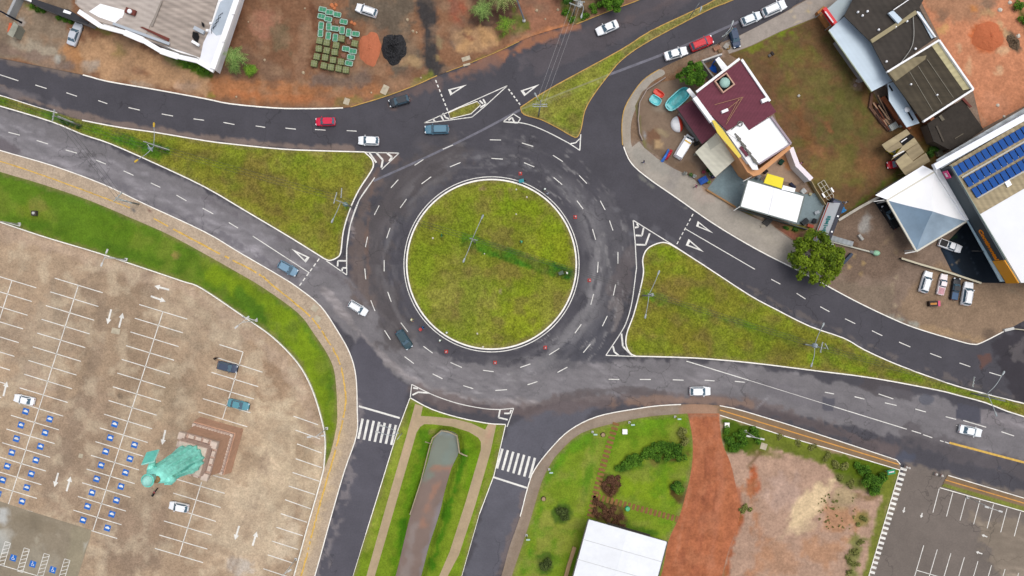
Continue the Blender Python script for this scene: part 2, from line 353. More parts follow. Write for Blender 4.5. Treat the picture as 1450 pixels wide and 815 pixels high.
road_strokes = [
 # lighter old asphalt of the south-west to east through road
 ('L', crv([(-150,140),(0,182),(120,228),(230,275),(340,330),(430,380),(500,440),(560,500),(620,532),(700,545),(800,537),(920,538),(1050,545),(1200,575),(1330,598),(1600,660)],4), 30, 6, (126,122,124)),
 ('L', crv([(-150,150),(0,190),(120,235),(230,280),(340,335),(420,385)],4), 20, 10, (138,134,137)),
 ('P', [(575,505),(640,520),(730,528),(800,510),(870,512),(1060,520),(1060,556),(930,560),(800,552),(770,575),(700,577),(600,555),(560,520)], 0, 8, (132,128,130)),
 ('L', crv([(460,410),(500,462),(545,510),(600,545),(680,568),(760,570)],4), 5, 5, (160,152,150), .55),
 ('L', crv([(690,515),(760,520),(800,512)],4), 8, 8, (108,105,108), .6),
 ('P', [(510,470),(545,520),(580,545),(560,640),(540,700),(500,830),(440,965),(400,965),(446,815),(505,620),(506,560),(498,500)], 0, 4, (92,90,98)),
 ('L', crv([(508,560),(505,620),(490,680),(472,740),(452,820)],4), 7, 8, (142,134,134), .6, 1, .42),
 ('P', [(718,600),(790,570),(850,575),(780,640),(735,740),(650,965),(600,965),(660,810)], 0, 5, (98,97,105)),
 ('L', crv([(742,700),(730,745),(708,810)],3), 5, 5, (132,115,108), .5),
 ('L', crv([(585,548),(640,570),(720,583),(790,573),(860,566),(950,562),(1050,572),(1150,600),(1260,640)],4), 9, 8, (112,98,95), .7),
 ('L', crv([(800,560),(870,552),(940,556)],4), 5, 4, (98,90,90), .7),
 ('L', crv([(870,571),(960,566),(1010,567),(1060,573)],4), 5, 6, (150,120,100), .55),
 ('L', crv([(640,215),(575,262),(530,330),(527,400),(560,470)],4), 22, 14, (90,84,84), .8), ('L', crv([(850,300),(868,370),(850,440),(800,500)],4), 24, 14, (96,94,98), .7),
 # western ring, brownish
 ('L', crv([(525,260),(508,320),(505,380),(525,430)],4), 11, 12, (112,98,92), .75),
 ('L', crv([(497,300),(498,340)],3), 5, 5, (142,132,130), .8, 1, .4),
 ('L', crv([(511,240),(530,225),(560,222)],3), 6, 6, (120,100,92), .7),
 ('L', [(536,238),(527,258),(519,335),(521,392)], 2, 3, (124,98,84), .45),
 # north edge gravel, kerb dust
 ('L', crv([(-60,108),(0,125),(60,147),(120,165),(200,181),(300,196),(400,206),(500,211)],3), 4, 4, (140,122,112), .8),
 ('L', crv([(0,128),(40,135),(80,148)],3), 4, 5, (112,108,112), .6),
 ('L', crv([(-60,64),(0,80),(50,90),(110,103)],3), 4, 6, (125,112,104), .8),
 ('L', crv([(640,107),(700,82),(760,58),(820,37)],3), 6, 8, (175,118,85), .8),
 ('L', crv([(560,140),(620,115),(700,88)],3), 7, 9, (118,98,92), .6),
 ('P', [(740,75),(900,5),(1000,-30),(960,20),(870,60),(760,110),(750,90)], 0, 6, (92,86,90), .8),
 ('L', [(860,40),(990,-15)], 4, 5, (104,92,92), .6),
 # the pale trench line crossing to the north-east
 ('L', [(585,205),(640,190)], 6, 8, (92,88,92), .4),
 ('L', crv([(640,215),(700,225),(760,240),(820,275),(880,300),(940,330),(1000,375)],4), 3, 5, (120,119,124), .35, 1, .5),
 ('L', crv([(895,330),(960,360),(1030,400),(1120,447),(1220,490)],4), 2, 3, (112,112,120), .5, 1, .4),
 ('L', crv([(1050,403),(1100,430),(1190,470),(1300,520),(1440,563)],4), 3, 4, (122,112,106), .5, 1, .45),
 ('L', crv([(905,250),(940,275),(970,294)],4), 2.5, 3, (125,124,118), .7, 1, .4),
 # ring right: grey patch with tracks
 ('P', [(862,425),(880,418),(884,440),(870,470),(860,472)], 0, 2, (130,122,120), .8),
 ('P', [(860,395),(895,345),(898,400),(892,430),(862,420)], 0, 6, (106,98,98), .7),
 ('P', [(800,480),(870,440),(862,495),(895,508),(840,514),(790,508)], 0, 6, (78,78,86), .8),
 # eastern patches
 ('P', [(1165,562),(1182,565),(1180,582),(1164,580)], 0, .6, (70,74,88), 1, .3),
 ('P', [(1225,530),(1290,545),(1290,568),(1240,560),(1215,548)], 0, 3, (84,78,80), .8),
 ('P', [(1247,545),(1296,556),(1290,568),(1240,556)], 0, 2, (96,92,96), .8),
 ('P', [(1356,570),(1392,578),(1388,600),(1353,592)], 0, 1, (82,82,92), 1, .3),
 ('P', [(1388,578),(1460,592),(1460,612),(1388,598)], 0, 1, (142,136,138), .9, .3),
 ('O', (1311,566,9,7), 0, 2, (92,94,104), .8),
 ('P', [(1384,502),(1402,500),(1404,512),(1390,522)], 0, 3, (105,76,68), .9),
 ('P', [(1400,480),(1600,400),(1600,600),(1440,570)], 0, 8, (58,54,60), .9),
 ('P', [(1430,490),(1450,478),(1452,512),(1430,508)], 0, 4, (112,106,106), .6, 1.5),
 ('P', [(1283,655),(1340,665),(1600,740),(1600,965),(1160,965),(1225,815)], 0, 6, (122,112,104)), ('P', [(1375,730),(1460,740),(1600,790),(1600,965),(1500,965),(1400,790)], 0, 10, (150,136,118), .7),
 ('L', [(1268,690),(1245,760),(1225,815)], 6, 8, (150,138,122), .7, 1, .35),
 ('L', crv([(1290,615),(1370,645),(1460,668)],3), 14, 8, (98,92,94), .7),
 ('O', (1283,648,14,5), 0, 5, (80,84,98), .8),
 ('O', (1415,662,4,4), 0, 2, (72,74,84), .8),
 ('L', crv([(1090,548),(1130,560),(1240,600)],3), 10, 9, (110,106,110), .5),
 ('L', [(1072,578),(1090,560)], .8, 1, (150,148,150), .6, .2),
 ('L', crv([(1080,582),(1150,600),(1240,635)],3), 5, 6, (88,80,82), .7),
 ('L', crv([(0,206),(20,212)],3), 8, 6, (108,100,104), .8),
 ('L', crv([(150,250),(220,290),(300,325),(360,360),(420,400)],4), 4, 5, (110,106,112), .6, 1, .4),
 ('L', crv([(290,280),(350,312),(430,358),(500,410),(545,455)],4), 3, 4, (108,102,106), .6, 1, .4),
 ('P', [(730,80),(745,76),(750,92),(738,100)], 0, 4, (98,92,96), .7),
]
gx, gy = np.meshgrid(np.arange(-150, 1603, 2.2), np.arange(-150, 968, 2.2)); nx, ny = gx.shape[1], gx.shape[0]
fx, fy = gx.ravel(), gy.ravel()
rc = paint(fx, fy, DK, road_strokes, 0.09, 45, 1.0); rc = road_colour(fx, fy, rc)
idx = np.arange(nx*ny).reshape(ny, nx)
q = np.stack([idx[:-1, :-1], idx[1:, :-1], idx[1:, 1:], idx[:-1, 1:]], -1).reshape(-1, 4)
CANHOLE = [(603,598),(664,602),(674,640),(634,760),(578,965),(498,965),(556,735),(588,640)]
qc = pdist(fx[q].mean(1), fy[q].mean(1), CANHOLE, True) > -.5
q = q[qc]
me = bpy.data.meshes.new('road'); me.from_pydata(np.stack([(fx-725)*S, (407.5-fy)*S, np.zeros(len(fx))], 1).tolist(), [], q.tolist())
me.materials.append(ASPH); ca = me.color_attributes.new('Col', 'FLOAT_COLOR', 'POINT')
rgba = np.ones((len(fx), 4), np.float32); rgba[:, :3] = rc; ca.data.foreach_set('color', rgba.ravel())
o = bpy.data.objects.new('road', me); C.objects.link(o); tag(o, kind='structure')
# the country round about, to the horizon
mb = MB(); R0 = 2600.0; xa, xb, ya, yb = (-150-725)*S, (1602-725)*S, (407.5-966)*S, (407.5+150)*S
mb.add([(xa,ya,-.02),(xb,ya,-.02),(xb,yb,-.02),(xa,yb,-.02),(-R0,-R0,-.02),(R0,-R0,-.02),(R0,R0,-.02),(-R0,R0,-.02)],
       [(0,4,5,1),(1,5,6,2),(2,6,7,3),(3,7,4,0)])
g = fixn(mb.build('ground', M('country_ground', (118,112,72), 0.95, n=(0.02, .4), n2=(0.4, .2)))); tag(g, kind='structure')
if g.data.polygons[0].normal.z < 0: g.data.flip_normals()

# ================================================================ PLOTS
z1 = 0.12
# north-west dirt plot
nw_strokes = [
 ('P', [(-150,-150),(100,-150),(100,30),(95,75),(118,104),(0,80),(-150,55)], 0, 6, (150,132,112)),
 ('L', [(25,60),(70,78)], 9, 6, (172,160,140), .8), ('L', [(0,68),(60,84),(110,98)], 5, 5, (140,118,105), .8),
 ('P', [(95,60),(118,55),(180,50),(230,80),(300,100),(300,138),(150,112),(112,100)], 0, 8, (186,148,112)),
 ('L', [(100,70),(112,98)], 10, 7, (190,138,92), .9),
 ('L', [(186,100),(210,104)], 4, 5, (150,105,78), .9), ('O', (130,96,12,10), 0, 8, (178,164,148), .8),
 ('O', (200,120,22,6,.1), 0, 6, (170,150,128), .8), ('O', (262,122,20,10), 0, 8, (196,165,140), .7),
 ('P', [(300,105),(340,-60),(460,-60),(450,80),(420,140),(330,135)], 0, 8, (134,98,74)),
 ('O', (378,36,22,20,.6), 0, 6, (160,114,92), .9), ('O', (398,55,16,22), 0, 8, (120,104,80), .8),
 ('L', [(320,60),(335,0)], 10, 8, (118,78,56), .8), ('L', [(425,110),(432,50),(450,10)], 7, 6, (150,116,92), .6),
 ('P', [(300,108),(430,120),(560,120),(560,128),(490,148),(400,150),(300,136)], 0, 8, (172,118,80)),
 ('L', [(330,132),(480,144)], 4, 4, (186,120,78), .8),
 ('P', [(500,-60),(590,-60),(588,50),(600,90),(560,108),(545,90),(560,60),(520,30),(490,30)], 0, 10, (108,96,82)),
 ('P', [(432,100),(520,100),(520,120),(440,122)], 0, 8, (120,104,94), .8),
 ('P', [(440,8),(500,30),(512,70),(495,108),(440,100)], 0, 6, (112,76,56), .9),
 ('O', (582,88,14,8), 0, 6, (190,158,116), .8),
 ('L', [(600,-60),(601,0),(608,40),(613,75),(621,98)], 13, 7, (60,62,64), .93, 1.1),
 ('O', (622,60,7,14,-.3), 0, 4, (160,140,105), .8), ('O', (622,82,6,5), 0, 3, (180,150,100), .8),
 ('P', [(630,-60),(662,-60),(660,20),(650,40),(636,30)], 0, 8, (158,88,66), .9),
 ('P', [(662,-10),(740,-10),(735,30),(690,42),(666,30)], 0, 8, (84,62,52), .9),
 ('P', [(640,45),(700,40),(708,62),(660,78),(645,72)], 0, 7, (205,162,114), .9),
 ('L', [(655,48),(668,55)], 2, 2, (140,90,70), .8), ('L', [(640,60),(644,66)], 2, 3, (120,100,90), .8),
 ('P', [(736,-60),(795,-60),(798,20),(802,36),(752,52),(738,40)], 0, 5, (156,110,86)),
 ('L', [(715,66),(745,52),(775,44),(806,36)], 3.5, 4, (196,132,90), .9),
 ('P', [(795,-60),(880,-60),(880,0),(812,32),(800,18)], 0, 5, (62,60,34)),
 ('L', [(798,5),(806,26),(822,28)], 4, 4, (92,118,30), .9),
 ('P', [(728,15),(746,30),(750,42),(705,56),(706,50),(726,40)], 0, 5, (98,112,42), .9),
 ('L', [(698,78),(728,64)], 3, 3, (110,122,50), .8), ('L', [(670,88),(690,78)], 3, 3, (122,124,50), .8),
 ('L', [(585,118),(610,106)], 4, 3, (124,128,54), .8), ('L', [(535,138),(550,133)], 4, 4, (122,126,60), .7),
 ('L', [(478,146),(512,142)], 4, 4, (128,120,70), .7),
 ('P', [(228,72),(245,76),(300,98),(300,108),(262,98),(240,90)], 0, 4, (84,118,24), .95),
 ('O', (292,104,9,6), 0, 4, (74,108,22), .9), ('O', (146,42,14,5,.4), 0, 4, (128,130,60), .8), ('O', (300,136,6,3), 0, 3, (130,130,50), .7),
 ('L', [(40,8),(62,16)], 3.5, 3, (104,124,36), .9), ('L', [(85,25),(104,32)], 3, 3, (104,128,30), .9),
 ('L', [(168,76),(172,70)], 9, 8, (140,128,70), .5), ('L', [(165,62),(180,74)], 5, 5, (150,130,90), .7),
 ('O', (31,32,6,6), 0, 1, (182,176,168), .9, .4), ('P', [(25,0),(34,2),(37,-20),(30,-40)], 0, 2, (88,84,84), .8),
 ('O', (82,84,5,5), 0, 2, (172,170,160), .8), ('O', (100,92,7,6), 0, 4, (132,116,112), .7),
 ('P', [(700,-150),(900,-150),(900,-40),(700,-40)], 0, 10, (100,104,60)),
]
sheet('dirt_ground', NWtop+[(-150,-150)], z1, (142,104,78), nw_strokes, 4, DIRT, .15, 22, 2.0, cf=mottle((116,100,86), .45, 24, (164,132,104), .5, 15))
# north-west grass island
nwi = NWlow+NWeast+SWup[::-1]
sheet('grass_island', nwi, z1, (132,132,46), [
 ('P', [(-150,100),(0,138),(120,172),(230,205),(225,228),(120,188),(0,150),(-150,112)], 0, 5, (92,122,30)),
 ('L', [(140,190),(200,206),(235,213)], 5, 5, (66,112,22), .8),
 ('P', [(330,225),(372,228),(380,290),(400,310),(330,275),(310,240)], 0, 12, (118,104,50), .75),
 ('L', [(230,208),(330,232),(410,258),(480,275)], 3, 7, (96,92,42), .5),
 ('L', [(400,225),(500,228),(515,240)], 18, 14, (130,142,48), .6), ('O', (440,340,24,16,.6), 0, 12, (138,136,58), .6),
 ('O', (440,290,26,12), 0, 12, (126,140,34), .6), ('O', (497,292,6,5), 0, 3, (60,110,30), .9),
 ('L', SWup[12:], 3, 4, (122,124,50), .6), ('L', [(60,158),(90,170),(118,178)], 3, 4, (60,100,28), .8)],
 4.5, GRASS, .16, 30, 3.0, cf=GM)
# central island
sheet('roundabout_island', circ(CX, CY, 119, n=110), z1, (128,134,44), [
 ('O', (780,345,30,40), 0, 20, (134,148,28), .7), ('O', (740,290,50,25), 0, 20, (126,148,24), .7),
 ('O', (640,420,50,50), 0, 30, (144,140,66), .7), ('O', (600,370,30,50), 0, 20, (128,138,38), .6),
 ('O', (740,440,26,40), 0, 16, (138,150,34), .7), ('O', (712,385,26,12), 0, 10, (136,122,60), .7),
 ('O', (660,300,30,20), 0, 16, (126,138,38), .6), ('O', (780,425,26,26), 0, 16, (142,140,60), .5),
 ('P', [(655,332),(668,336),(700,345),(760,368),(816,384),(815,396),(780,388),(720,368),(672,353),(655,347)], 2, 4, (72,122,4), 1),
 ('P', [(750,366),(815,385),(812,395),(775,385)], 1, 4, (44,96,6), .9), ('O', (708,412,3.2,2.6), 0, .8, (168,146,112), .95, .3),
 ('O', (683,267,5,4), 0, 3, (156,130,96), .8), ('O', (723,268,4,3), 0, 2, (150,140,80), .7),
 ('L', [(598,316),(664,335)], .6, 1.0, (84,88,44), .55, .3), ('L', [(676,339),(735,358),(816,384)], .6, 1.0, (70,80,38), .6, .3),  # thin dark lines: shadow of the overhead wires painted on the grass
 ('O', (700,492,40,5), 0, 3, (146,146,66), .5)],
 3.5, GRASS, .15, 26, 4.0, cf=GM)
mb = MB(); pline(mb, circ(CX, CY, 120, n=128), 2.1, .17, closed=True, depth=.2)
tag(fixn(mb.build('kerb', KERBW)), kind='structure')
# north-east island
sheet('grass_island', NEIa+NEIb[:-1], z1, (140,142,60), [
 ('L', [(760,150),(850,115),(900,85)], 1.2, 2, (160,160,104), .6), ('O', (810,165,14,14), 0, 10, (126,140,46), .8),
 ('L', [(880,78),(960,30),(1040,-10)], 4, 4, (132,128,74), .7), ('O', (760,155,16,8), 0, 8, (150,148,72), .8),
 ('O', (833,128,20,12), 0, 10, (132,142,50), .7), ('L', [(746,157),(790,178),(815,190)], 3, 4, (116,124,50), .6)], 4, GRASS, .14, 22, 5.0, cf=GM)
sheet('grass_island', [(635,159.6),(652,152),(675.7,143.6),(680.7,148.5),(667,161),(637.7,168)], z1, (132,130,58), [], 3, GRASS, .14, 12, 5.5, cf=GM)
# east island
sheet('grass_island', EIt+EIb[::-1][0:1]+EIb[::-1][1:]+EIl[::-1][1:-1], z1, (128,128,42), [
 ('O', (940,360,25,12), 0, 10, (124,146,30), .8), ('O', (970,420,36,20,.4), 0, 16, (126,112,50), .7),
 ('L', [(912,418),(960,432),(1060,462),(1150,490),(1280,528),(1400,565)], 6, 7, (84,104,34), .6),
 ('O', (1050,458,22,7,.3), 0, 5, (74,118,26), .7), ('L', [(918,418),(932,424)], 6, 6, (92,128,24), .8),
 ('L', EIt[4:24], 6, 8, (126,144,36), .6), ('O', (1000,480,50,14), 0, 12, (128,122,44), .6), ('O', (1085,465,12,5), 0, 4, (112,98,56), .5),
 ('O', (1090,500,40,8), 0, 8, (112,108,48), .6), ('L', EIb[20:], 3, 4, (150,146,70), .5),
 ('L', [(1150,508),(1300,540),(1450,578)], 5, 6, (114,138,28), .7)], 4.5, GRASS, .16, 30, 6.0, cf=GM)
# south-west pavement, verge, car park
sheet('pavement', SWlow+WALL2[::-1]+SWin[::-1][1:], z1, (190,170,146), [
 ('L', crv([(480,560),(478,620),(455,710),(425,815)],3), 9, 8, (206,182,148), .8),
 ('L', crv([(250,320),(330,365),(400,408),(450,465)],3), 7, 7, (196,176,152), .7),
 ('O', (213,299,3,2.4), 0, 1, (130,96,84), .9, .3), ('O', (190,297,2,2), 0, 1, (110,110,110), .9, .3)], 4.5, PAVER, .07, 40, 7.0)
sheet('grass_verge', SWin+WALL1[::-1][1:], z1, (98,130,34), [
 ('L', SWin[:30], 6, 8, (84,122,30), .7), ('O', (40,300,30,14), 0, 14, (118,134,40), .8), ('O', (55,290,12,10), 0, 8, (142,136,70), .6),
 ('L', crv([(-50,285),(60,320),(180,355),(280,398),(350,440),(400,485)],3), 5, 9, (80,116,28), .65),
 ('L', crv([(300,385),(370,425),(430,490),(455,560),(468,620)],3), 16, 12, (128,152,30), .8),
 ('O', (250,361,5,4), 0, 3, (160,140,80), .9), ('L', [(197,317),(192,335)], 2, 3, (140,140,60), .6),
 ('O', (175,330,40,10,.4), 0, 12, (96,132,24), .7), ('L', crv([(340,415),(375,450)],3), 7, 6, (66,110,12), .7)], 4, LAWN, .12, 22, 8.0, cf=mottle((124,138,52), .6, 24, (84,114,34), .4, 16))
cp_s = [('O', (60,470,80,40), 0, 40, (168,148,126), .8), ('O', (170,480,60,110,.3), 0, 40, (160,138,114), .7),
 ('O', (270,440,60,40,.5), 0, 24, (186,166,140), .8), ('O', (390,660,70,110), 0, 40, (210,190,160), .85), ('O', (340,740,60,80), 0, 40, (206,184,156), .7),
 ('O', (330,470,30,20), 0, 16, (190,170,146), .7), ('O', (390,540,26,30,.4), 0, 14, (160,132,106), .8), ('O', (368,490,22,10,.5), 0, 10, (160,134,108), .7),
 ('O', (100,640,60,90,.2), 0, 30, (164,142,120), .8), ('O', (190,760,50,60), 0, 24, (154,132,112), .8), ('O', (240,560,30,50,.3), 0, 20, (172,152,126), .8),
 ('L', crv([(0,324),(140,368),(250,404),(340,458),(420,540),(448,620)],3), 9, 9, (196,172,148), .8),
 ('O', (430,635,26,14,1.3), 0, 6, (168,146,118), .8), ('O', (350,640,20,40,.3), 0, 16, (178,156,130), .8),
 ('O', (60,480,20,60,.3), 0, 24, (178,160,136), .6), ('O', (340,800,16,10), 0, 10, (196,190,182), .6), ('O', (410,750,14,40,.3), 0, 12, (214,196,170), .6),
 ('O', (50,540,30,20), 0, 14, (180,158,136), .7), ('O', (200,690,24,30), 0, 16, (184,164,138), .7),
 ('O', (180,590,16,26), 0, 14, (186,166,140), .5), ('O', (70,650,20,14), 0, 12, (180,160,136), .6)]
sheet('car_park', WALL1+WALL2[1:]+[(-150,965)], z1, (182,158,131), cp_s+[('L', crv([(120,410),(150,440),(130,520),(95,640),(70,700)],4), 9, 9, (152,132,112), .55), ('L', crv([(280,480),(255,560),(235,640),(180,780)],4), 9, 9, (156,136,114), .45), ('L', crv([(10,330),(120,372),(230,415),(300,470)],4), 4, 6, (158,136,116), .4),
 ('L', crv([(395,600),(360,720),(330,810)],4), 1.2, 2.5, (150,130,112), .5), ('L', crv([(388,600),(352,720),(322,810)],4), 1.2, 2.5, (150,130,112), .45), ('O', (60,520,3,2), 0, 2, (90,80,72), .7), ('O', (170,560,3,3), 0, 2, (96,86,76), .6), ('O', (300,630,2,2), 0, 2, (90,80,70), .5)], 3.6, PAVER, .15, 30, 9.0, cf=mottle((160,136,112), .4, 22, (210,192,164), .5, 16))
sheet('concrete_apron', [(-150,664),(0,709),(46,724),(98,740),(130,750),(128,762),(111,815),(70,965),(-150,965)], z1+.012, (152,140,120), [
 ('P', [(103,742),(132,751),(128,762),(111,815),(70,965),(50,965),(95,790)], 0, 2, (158,148,124), .9, .4),
 ('O', (5,730,10,14), 0, 5, (206,208,204), .8), ('O', (-5,770,18,20), 0, 6, (190,192,186), .7), ('O', (12,755,10,9), 0, 5, (188,184,172), .6),
 ('L', [(84,748),(82,764)], 1.2, 2, (180,170,150), .7), ('L', [(56,756),(50,770)], 1, 2, (184,176,156), .6), ('L', [(126,765),(112,812)], 1.2, 1.4, (196,194,184), .7),
 ('O', (60,800,30,20), 0, 12, (168,160,142), .6), ('O', (50,740,40,8,.3), 0, 6, (136,124,104), .6)], 5, CONC, .10, 22, 10.0, skirt=0)
mb = MB(); pline(mb, crv([(529,256),(600,224),(671,190),(737,155)],4), 3.2, .003); pline(mb, crv([(862,105.6),(958,69),(1032,37),(1046,30)],4), 3.6, .003)
tag(mb.build('trench_patch', M('trench_asphalt', (120,119,128), .9, n=(.5,.22), n2=(2,.1))), kind='structure')
mb = MB(); pline(mb, crv([(737,155),(800,130),(862,105.6)],4), 2.4, z1+.004)
tag(mb.build('trench_patch', M('trench_grass', (150,150,98), .9, n=(.8,.25), n2=(2,.15))), kind='structure')
# ---------------------------------------------------------------- the canal median
medL = [(581,562),(562.7,611),(540.7,683),(500,815),(460,965)]
medT = crv([(581,562),(583,564),(611.6,579),(648.7,590.6),(691,599),(716,600.5)],3)
medR = [(716,601),(699.4,673),(679,727),(654,815),(612,965)]
bankL = crv([(625,610),(613,624),(605,655),(596.4,681.7),(581,729),(569.4,776),(560,815),(520,965)],3)
bankR = crv([(625,610),(645,614.5),(650,638),(638.6,665),(628.5,700),(621.7,729),(606.5,776),(596.4,815),(556,965)],3)
water = bankL+bankR[::-1][:-1]
def medz(X, Y):
    d = pdist(X, Y, water, True); return z1-0.95*(1-sstep(0, 9, d))*(Y > 600)
mh = [tuple(p) for p in water]
sheet('canal_bank', medT+medR[1:]+medL[::-1][:-1], z1, (118,142,36), [
 ('L', [(600,640),(585,700),(570,760),(555,830)], 8, 8, (92,132,22), .9), ('L', [(660,640),(648,680),(630,740),(612,800)], 5, 6, (64,118,16), .9),
 ('L', [(603,615),(600,640)], 7, 6, (76,122,20), .8), ('L', [(662,620),(672,640),(660,690)], 7, 6, (104,142,24), .8),
 ('L', [(572,600),(555,670),(520,780)], 5, 6, (146,154,62), .7), ('L', [(580,575),(574,600)], 3, 3, (112,122,50), .7),
 ('L', [(705,615),(690,680),(660,780)], 3, 5, (142,146,66), .7), ('O', (612,611,5,4), 0, 2, (132,132,66), .9),
 ('L', [(658,700),(640,760),(628,800)], 5, 6, (136,156,46), .7), ('L', [(573,740),(566,800)], 4, 5, (58,112,14), .8)],
 3.5, LAWN, .16, 14, 11.0, holes=[mh], zf=medz, skirt=0.16)
sheet('canal_water', [(p[0], p[1]) for p in water], z1-0.86, (132,112,102), [
 ('P', [(600,600),(660,600),(655,660),(595,672)], 0, 16, (122,136,122), .8), ('L', [(622,612),(640,616)], 4, 5, (150,168,176), .6),
 ('L', [(612,665),(638,664)], 3.5, 4, (158,118,96), .9), ('L', [(618,690),(606,715),(596,745)], 6, 7, (162,120,98), .8),
 ('L', [(628,700),(612,760),(596,815)], 4, 6, (140,136,140), .6), ('L', [(590,740),(572,815)], 5, 6, (150,138,132), .6),
 ('L', [(640,630),(630,655)], 5, 6, (120,136,128), .5)], 3.5, M('canal_water_surface', vcol=True, rough=0.35, n=(0.5, .05), spec=.35), .08, 20, 12.0, skirt=0)
mb = MB()  # concrete lining at the head and the low retaining wall
pline(mb, [(610,627.8),(612.5,620),(625,609.5),(635,611),(647,616.5),(650.6,641),(653,642),(662,645.5)], 1.6, z1+.06, depth=1.2)
pline(mb, [(602,625),(609.5,627.8),(596,681),(580.5,728.5)], 1.3, z1+.04, depth=1.2)
t = fixn(mb.build('retaining_wall', M('weathered_concrete', (172,160,132), 0.9, n=(1.5, .2)), rel=P(625,610), loc=P(625,610)))
tag(t, 'low weathered concrete wall lining the square head of the canal', 'retaining wall')
EART = M('beige_path', vcol=True, rough=0.9, n=(3.0, .08), n2=(.5, .08), bump=.2)
zp = z1+.02
pl = [(588,572),(599,574.5),(596,592),(592,600),(589,611),(560,715),(530,815),(486,965),(475,965),(520,815),(549,712),(577,612)]
sheet('footpath', [(588,571.5),(599,575),(596,588.5),(620,590),(645,593),(668,599),(687,608),(692,598.5),(703,600),(694.5,640),(673,715),(650,785),(634,815),(590,965),(580,965),(622,815),(637,780),(660,708),(681,636),(681,625),(677,619),(664,611),(640,603.5),(615,600.5),(601,600),(595,604),(590,612),(560,715),(531,815),(486,965),(475,965),(519,815),(548,712),(577,612)], zp, (186,164,132),
 [('L', [(588,575),(560,690)], 4, 5, (200,172,142), .6), ('L', [(600,595),(680,612)], 3, 4, (176,160,120), .6), ('L', [(695,605),(690,625)], 3, 4, (190,152,128), .7)], 4, EART, .08, 16, 13.0, skirt=.02)
# ---------------------------------------------------------------- south-east block
sheet('pavement', SEk, z1, (152,134,116), [('L', [(715,790),(740,715),(760,675),(800,622),(850,595),(930,583),(985,580)], 4, 5, (164,148,132), .7),
 ('L', [(975,578),(1012,580)], 10, 6, (176,138,112), .8), ('P', [(1015,570),(1100,590),(1275,655),(1274,670),(1100,625),(1015,592)], 0, 2, (140,116,88), .9)], 4.5, CONC, .08, 20, 14.0)
lawn = crv([(680,965),(703,885),(724.7,815),(740,769.5),(753,729),(767,682),(780,656),(791,641),(822.6,613),(875.7,597.5),(922.7,588.8),(972.7,585)],3)+crv([(974,586.6),(980.5,622.6),(979,663),(968,710),(960,735),(946,766),(938,807),(925,850),(895,965)],3)
zs_ = z1+.012
sheet('lawn', lawn, zs_, (124,148,40), [
 ('L', [(767,700),(757,760),(740,810)], 3, 5, (74,132,12), .8), ('L', [(790,660),(800,640),(830,618)], 9, 8, (92,140,22), .8),
 ('L', [(840,640),(830,690),(820,720)], 7, 8, (146,154,62), .7), ('L', [(770,740),(765,790),(760,815)], 12, 12, (150,152,70), .7),
 ('O', (806,760,20,30), 0, 14, (148,154,62), .7), ('L', [(880,605),(950,595)], 6, 6, (116,156,32), .8), ('L', [(870,618),(920,612)], 8, 6, (104,144,28), .7),
 ('O', (920,690,36,24), 0, 12, (132,158,34), .8), ('L', [(880,665),(950,650),(978,620)], 4, 6, (58,104,20), .7), ('L', [(940,700),(940,720)], 4, 5, (112,136,40), .7),
 ('O', (862,687,12,18,-.3), 0, 3, (98,66,48), .97, .7), ('P', [(836,706),(880,712),(888,742),(876,748),(834,732)], 0, 4, (92,70,46), .95),
 ('L', [(885,744),(930,756)], 4, 4, (62,108,22), .8), ('O', (962,694,13,16,-.2), 0, 3, (84,60,36), .9), ('L', [(925,654),(972,642)], 4, 4, (100,72,46), .8),
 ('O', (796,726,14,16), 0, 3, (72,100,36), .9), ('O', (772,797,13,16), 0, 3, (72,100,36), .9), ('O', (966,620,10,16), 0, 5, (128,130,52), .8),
 ('L', [(838,655),(826,705)], 4, 4, (72,128,16), .7), ('L', [(770,690),(785,660)], 4, 4, (70,128,14), .6)], 4, LAWN, .12, 16, 15.0, skirt=.03, cf=mottle((140,146,66), .5, 18, (84,136,20), .5, 14))
mb = MB()
for a, b, n, w in (((872,600),(836,729),21,6.5),((842,702),(958,734),20,5.6)):
    for i in range(n):
        t = i/(n-1); c = (a[0]+(b[0]-a[0])*t, a[1]+(b[1]-a[1])*t); d = (b[0]-a[0], b[1]-a[1]); L = math.hypot(*d); u = (d[0]/L, d[1]/L)
        if a[0] == 872: c = (c[0]-4*math.sin(PI*t)*0+ -6*math.sin(PI*t)*.3, c[1])
        p = P(*c); mb.box((p[0], p[1], zs_+.02), (3.9*S, (w+3)*S, .06), rz=math.atan2(-u[1], u[0]))
tag(mb.build('stepping_stone_path', M('brown_stone', (142,104,62), .9, n=(1, .2))), kind='structure')
rdl = crv([(972.7,585),(974,586.6),(980.5,622.6),(979,663),(968,710),(960,735),(946,766),(938,807),(925,850),(895,965)],3)
rdr = crv([(1018,585),(1019,600),(1023,628),(1034,655),(1042,690),(1048,728),(1032,776),(1022,815),(985,965)],3)
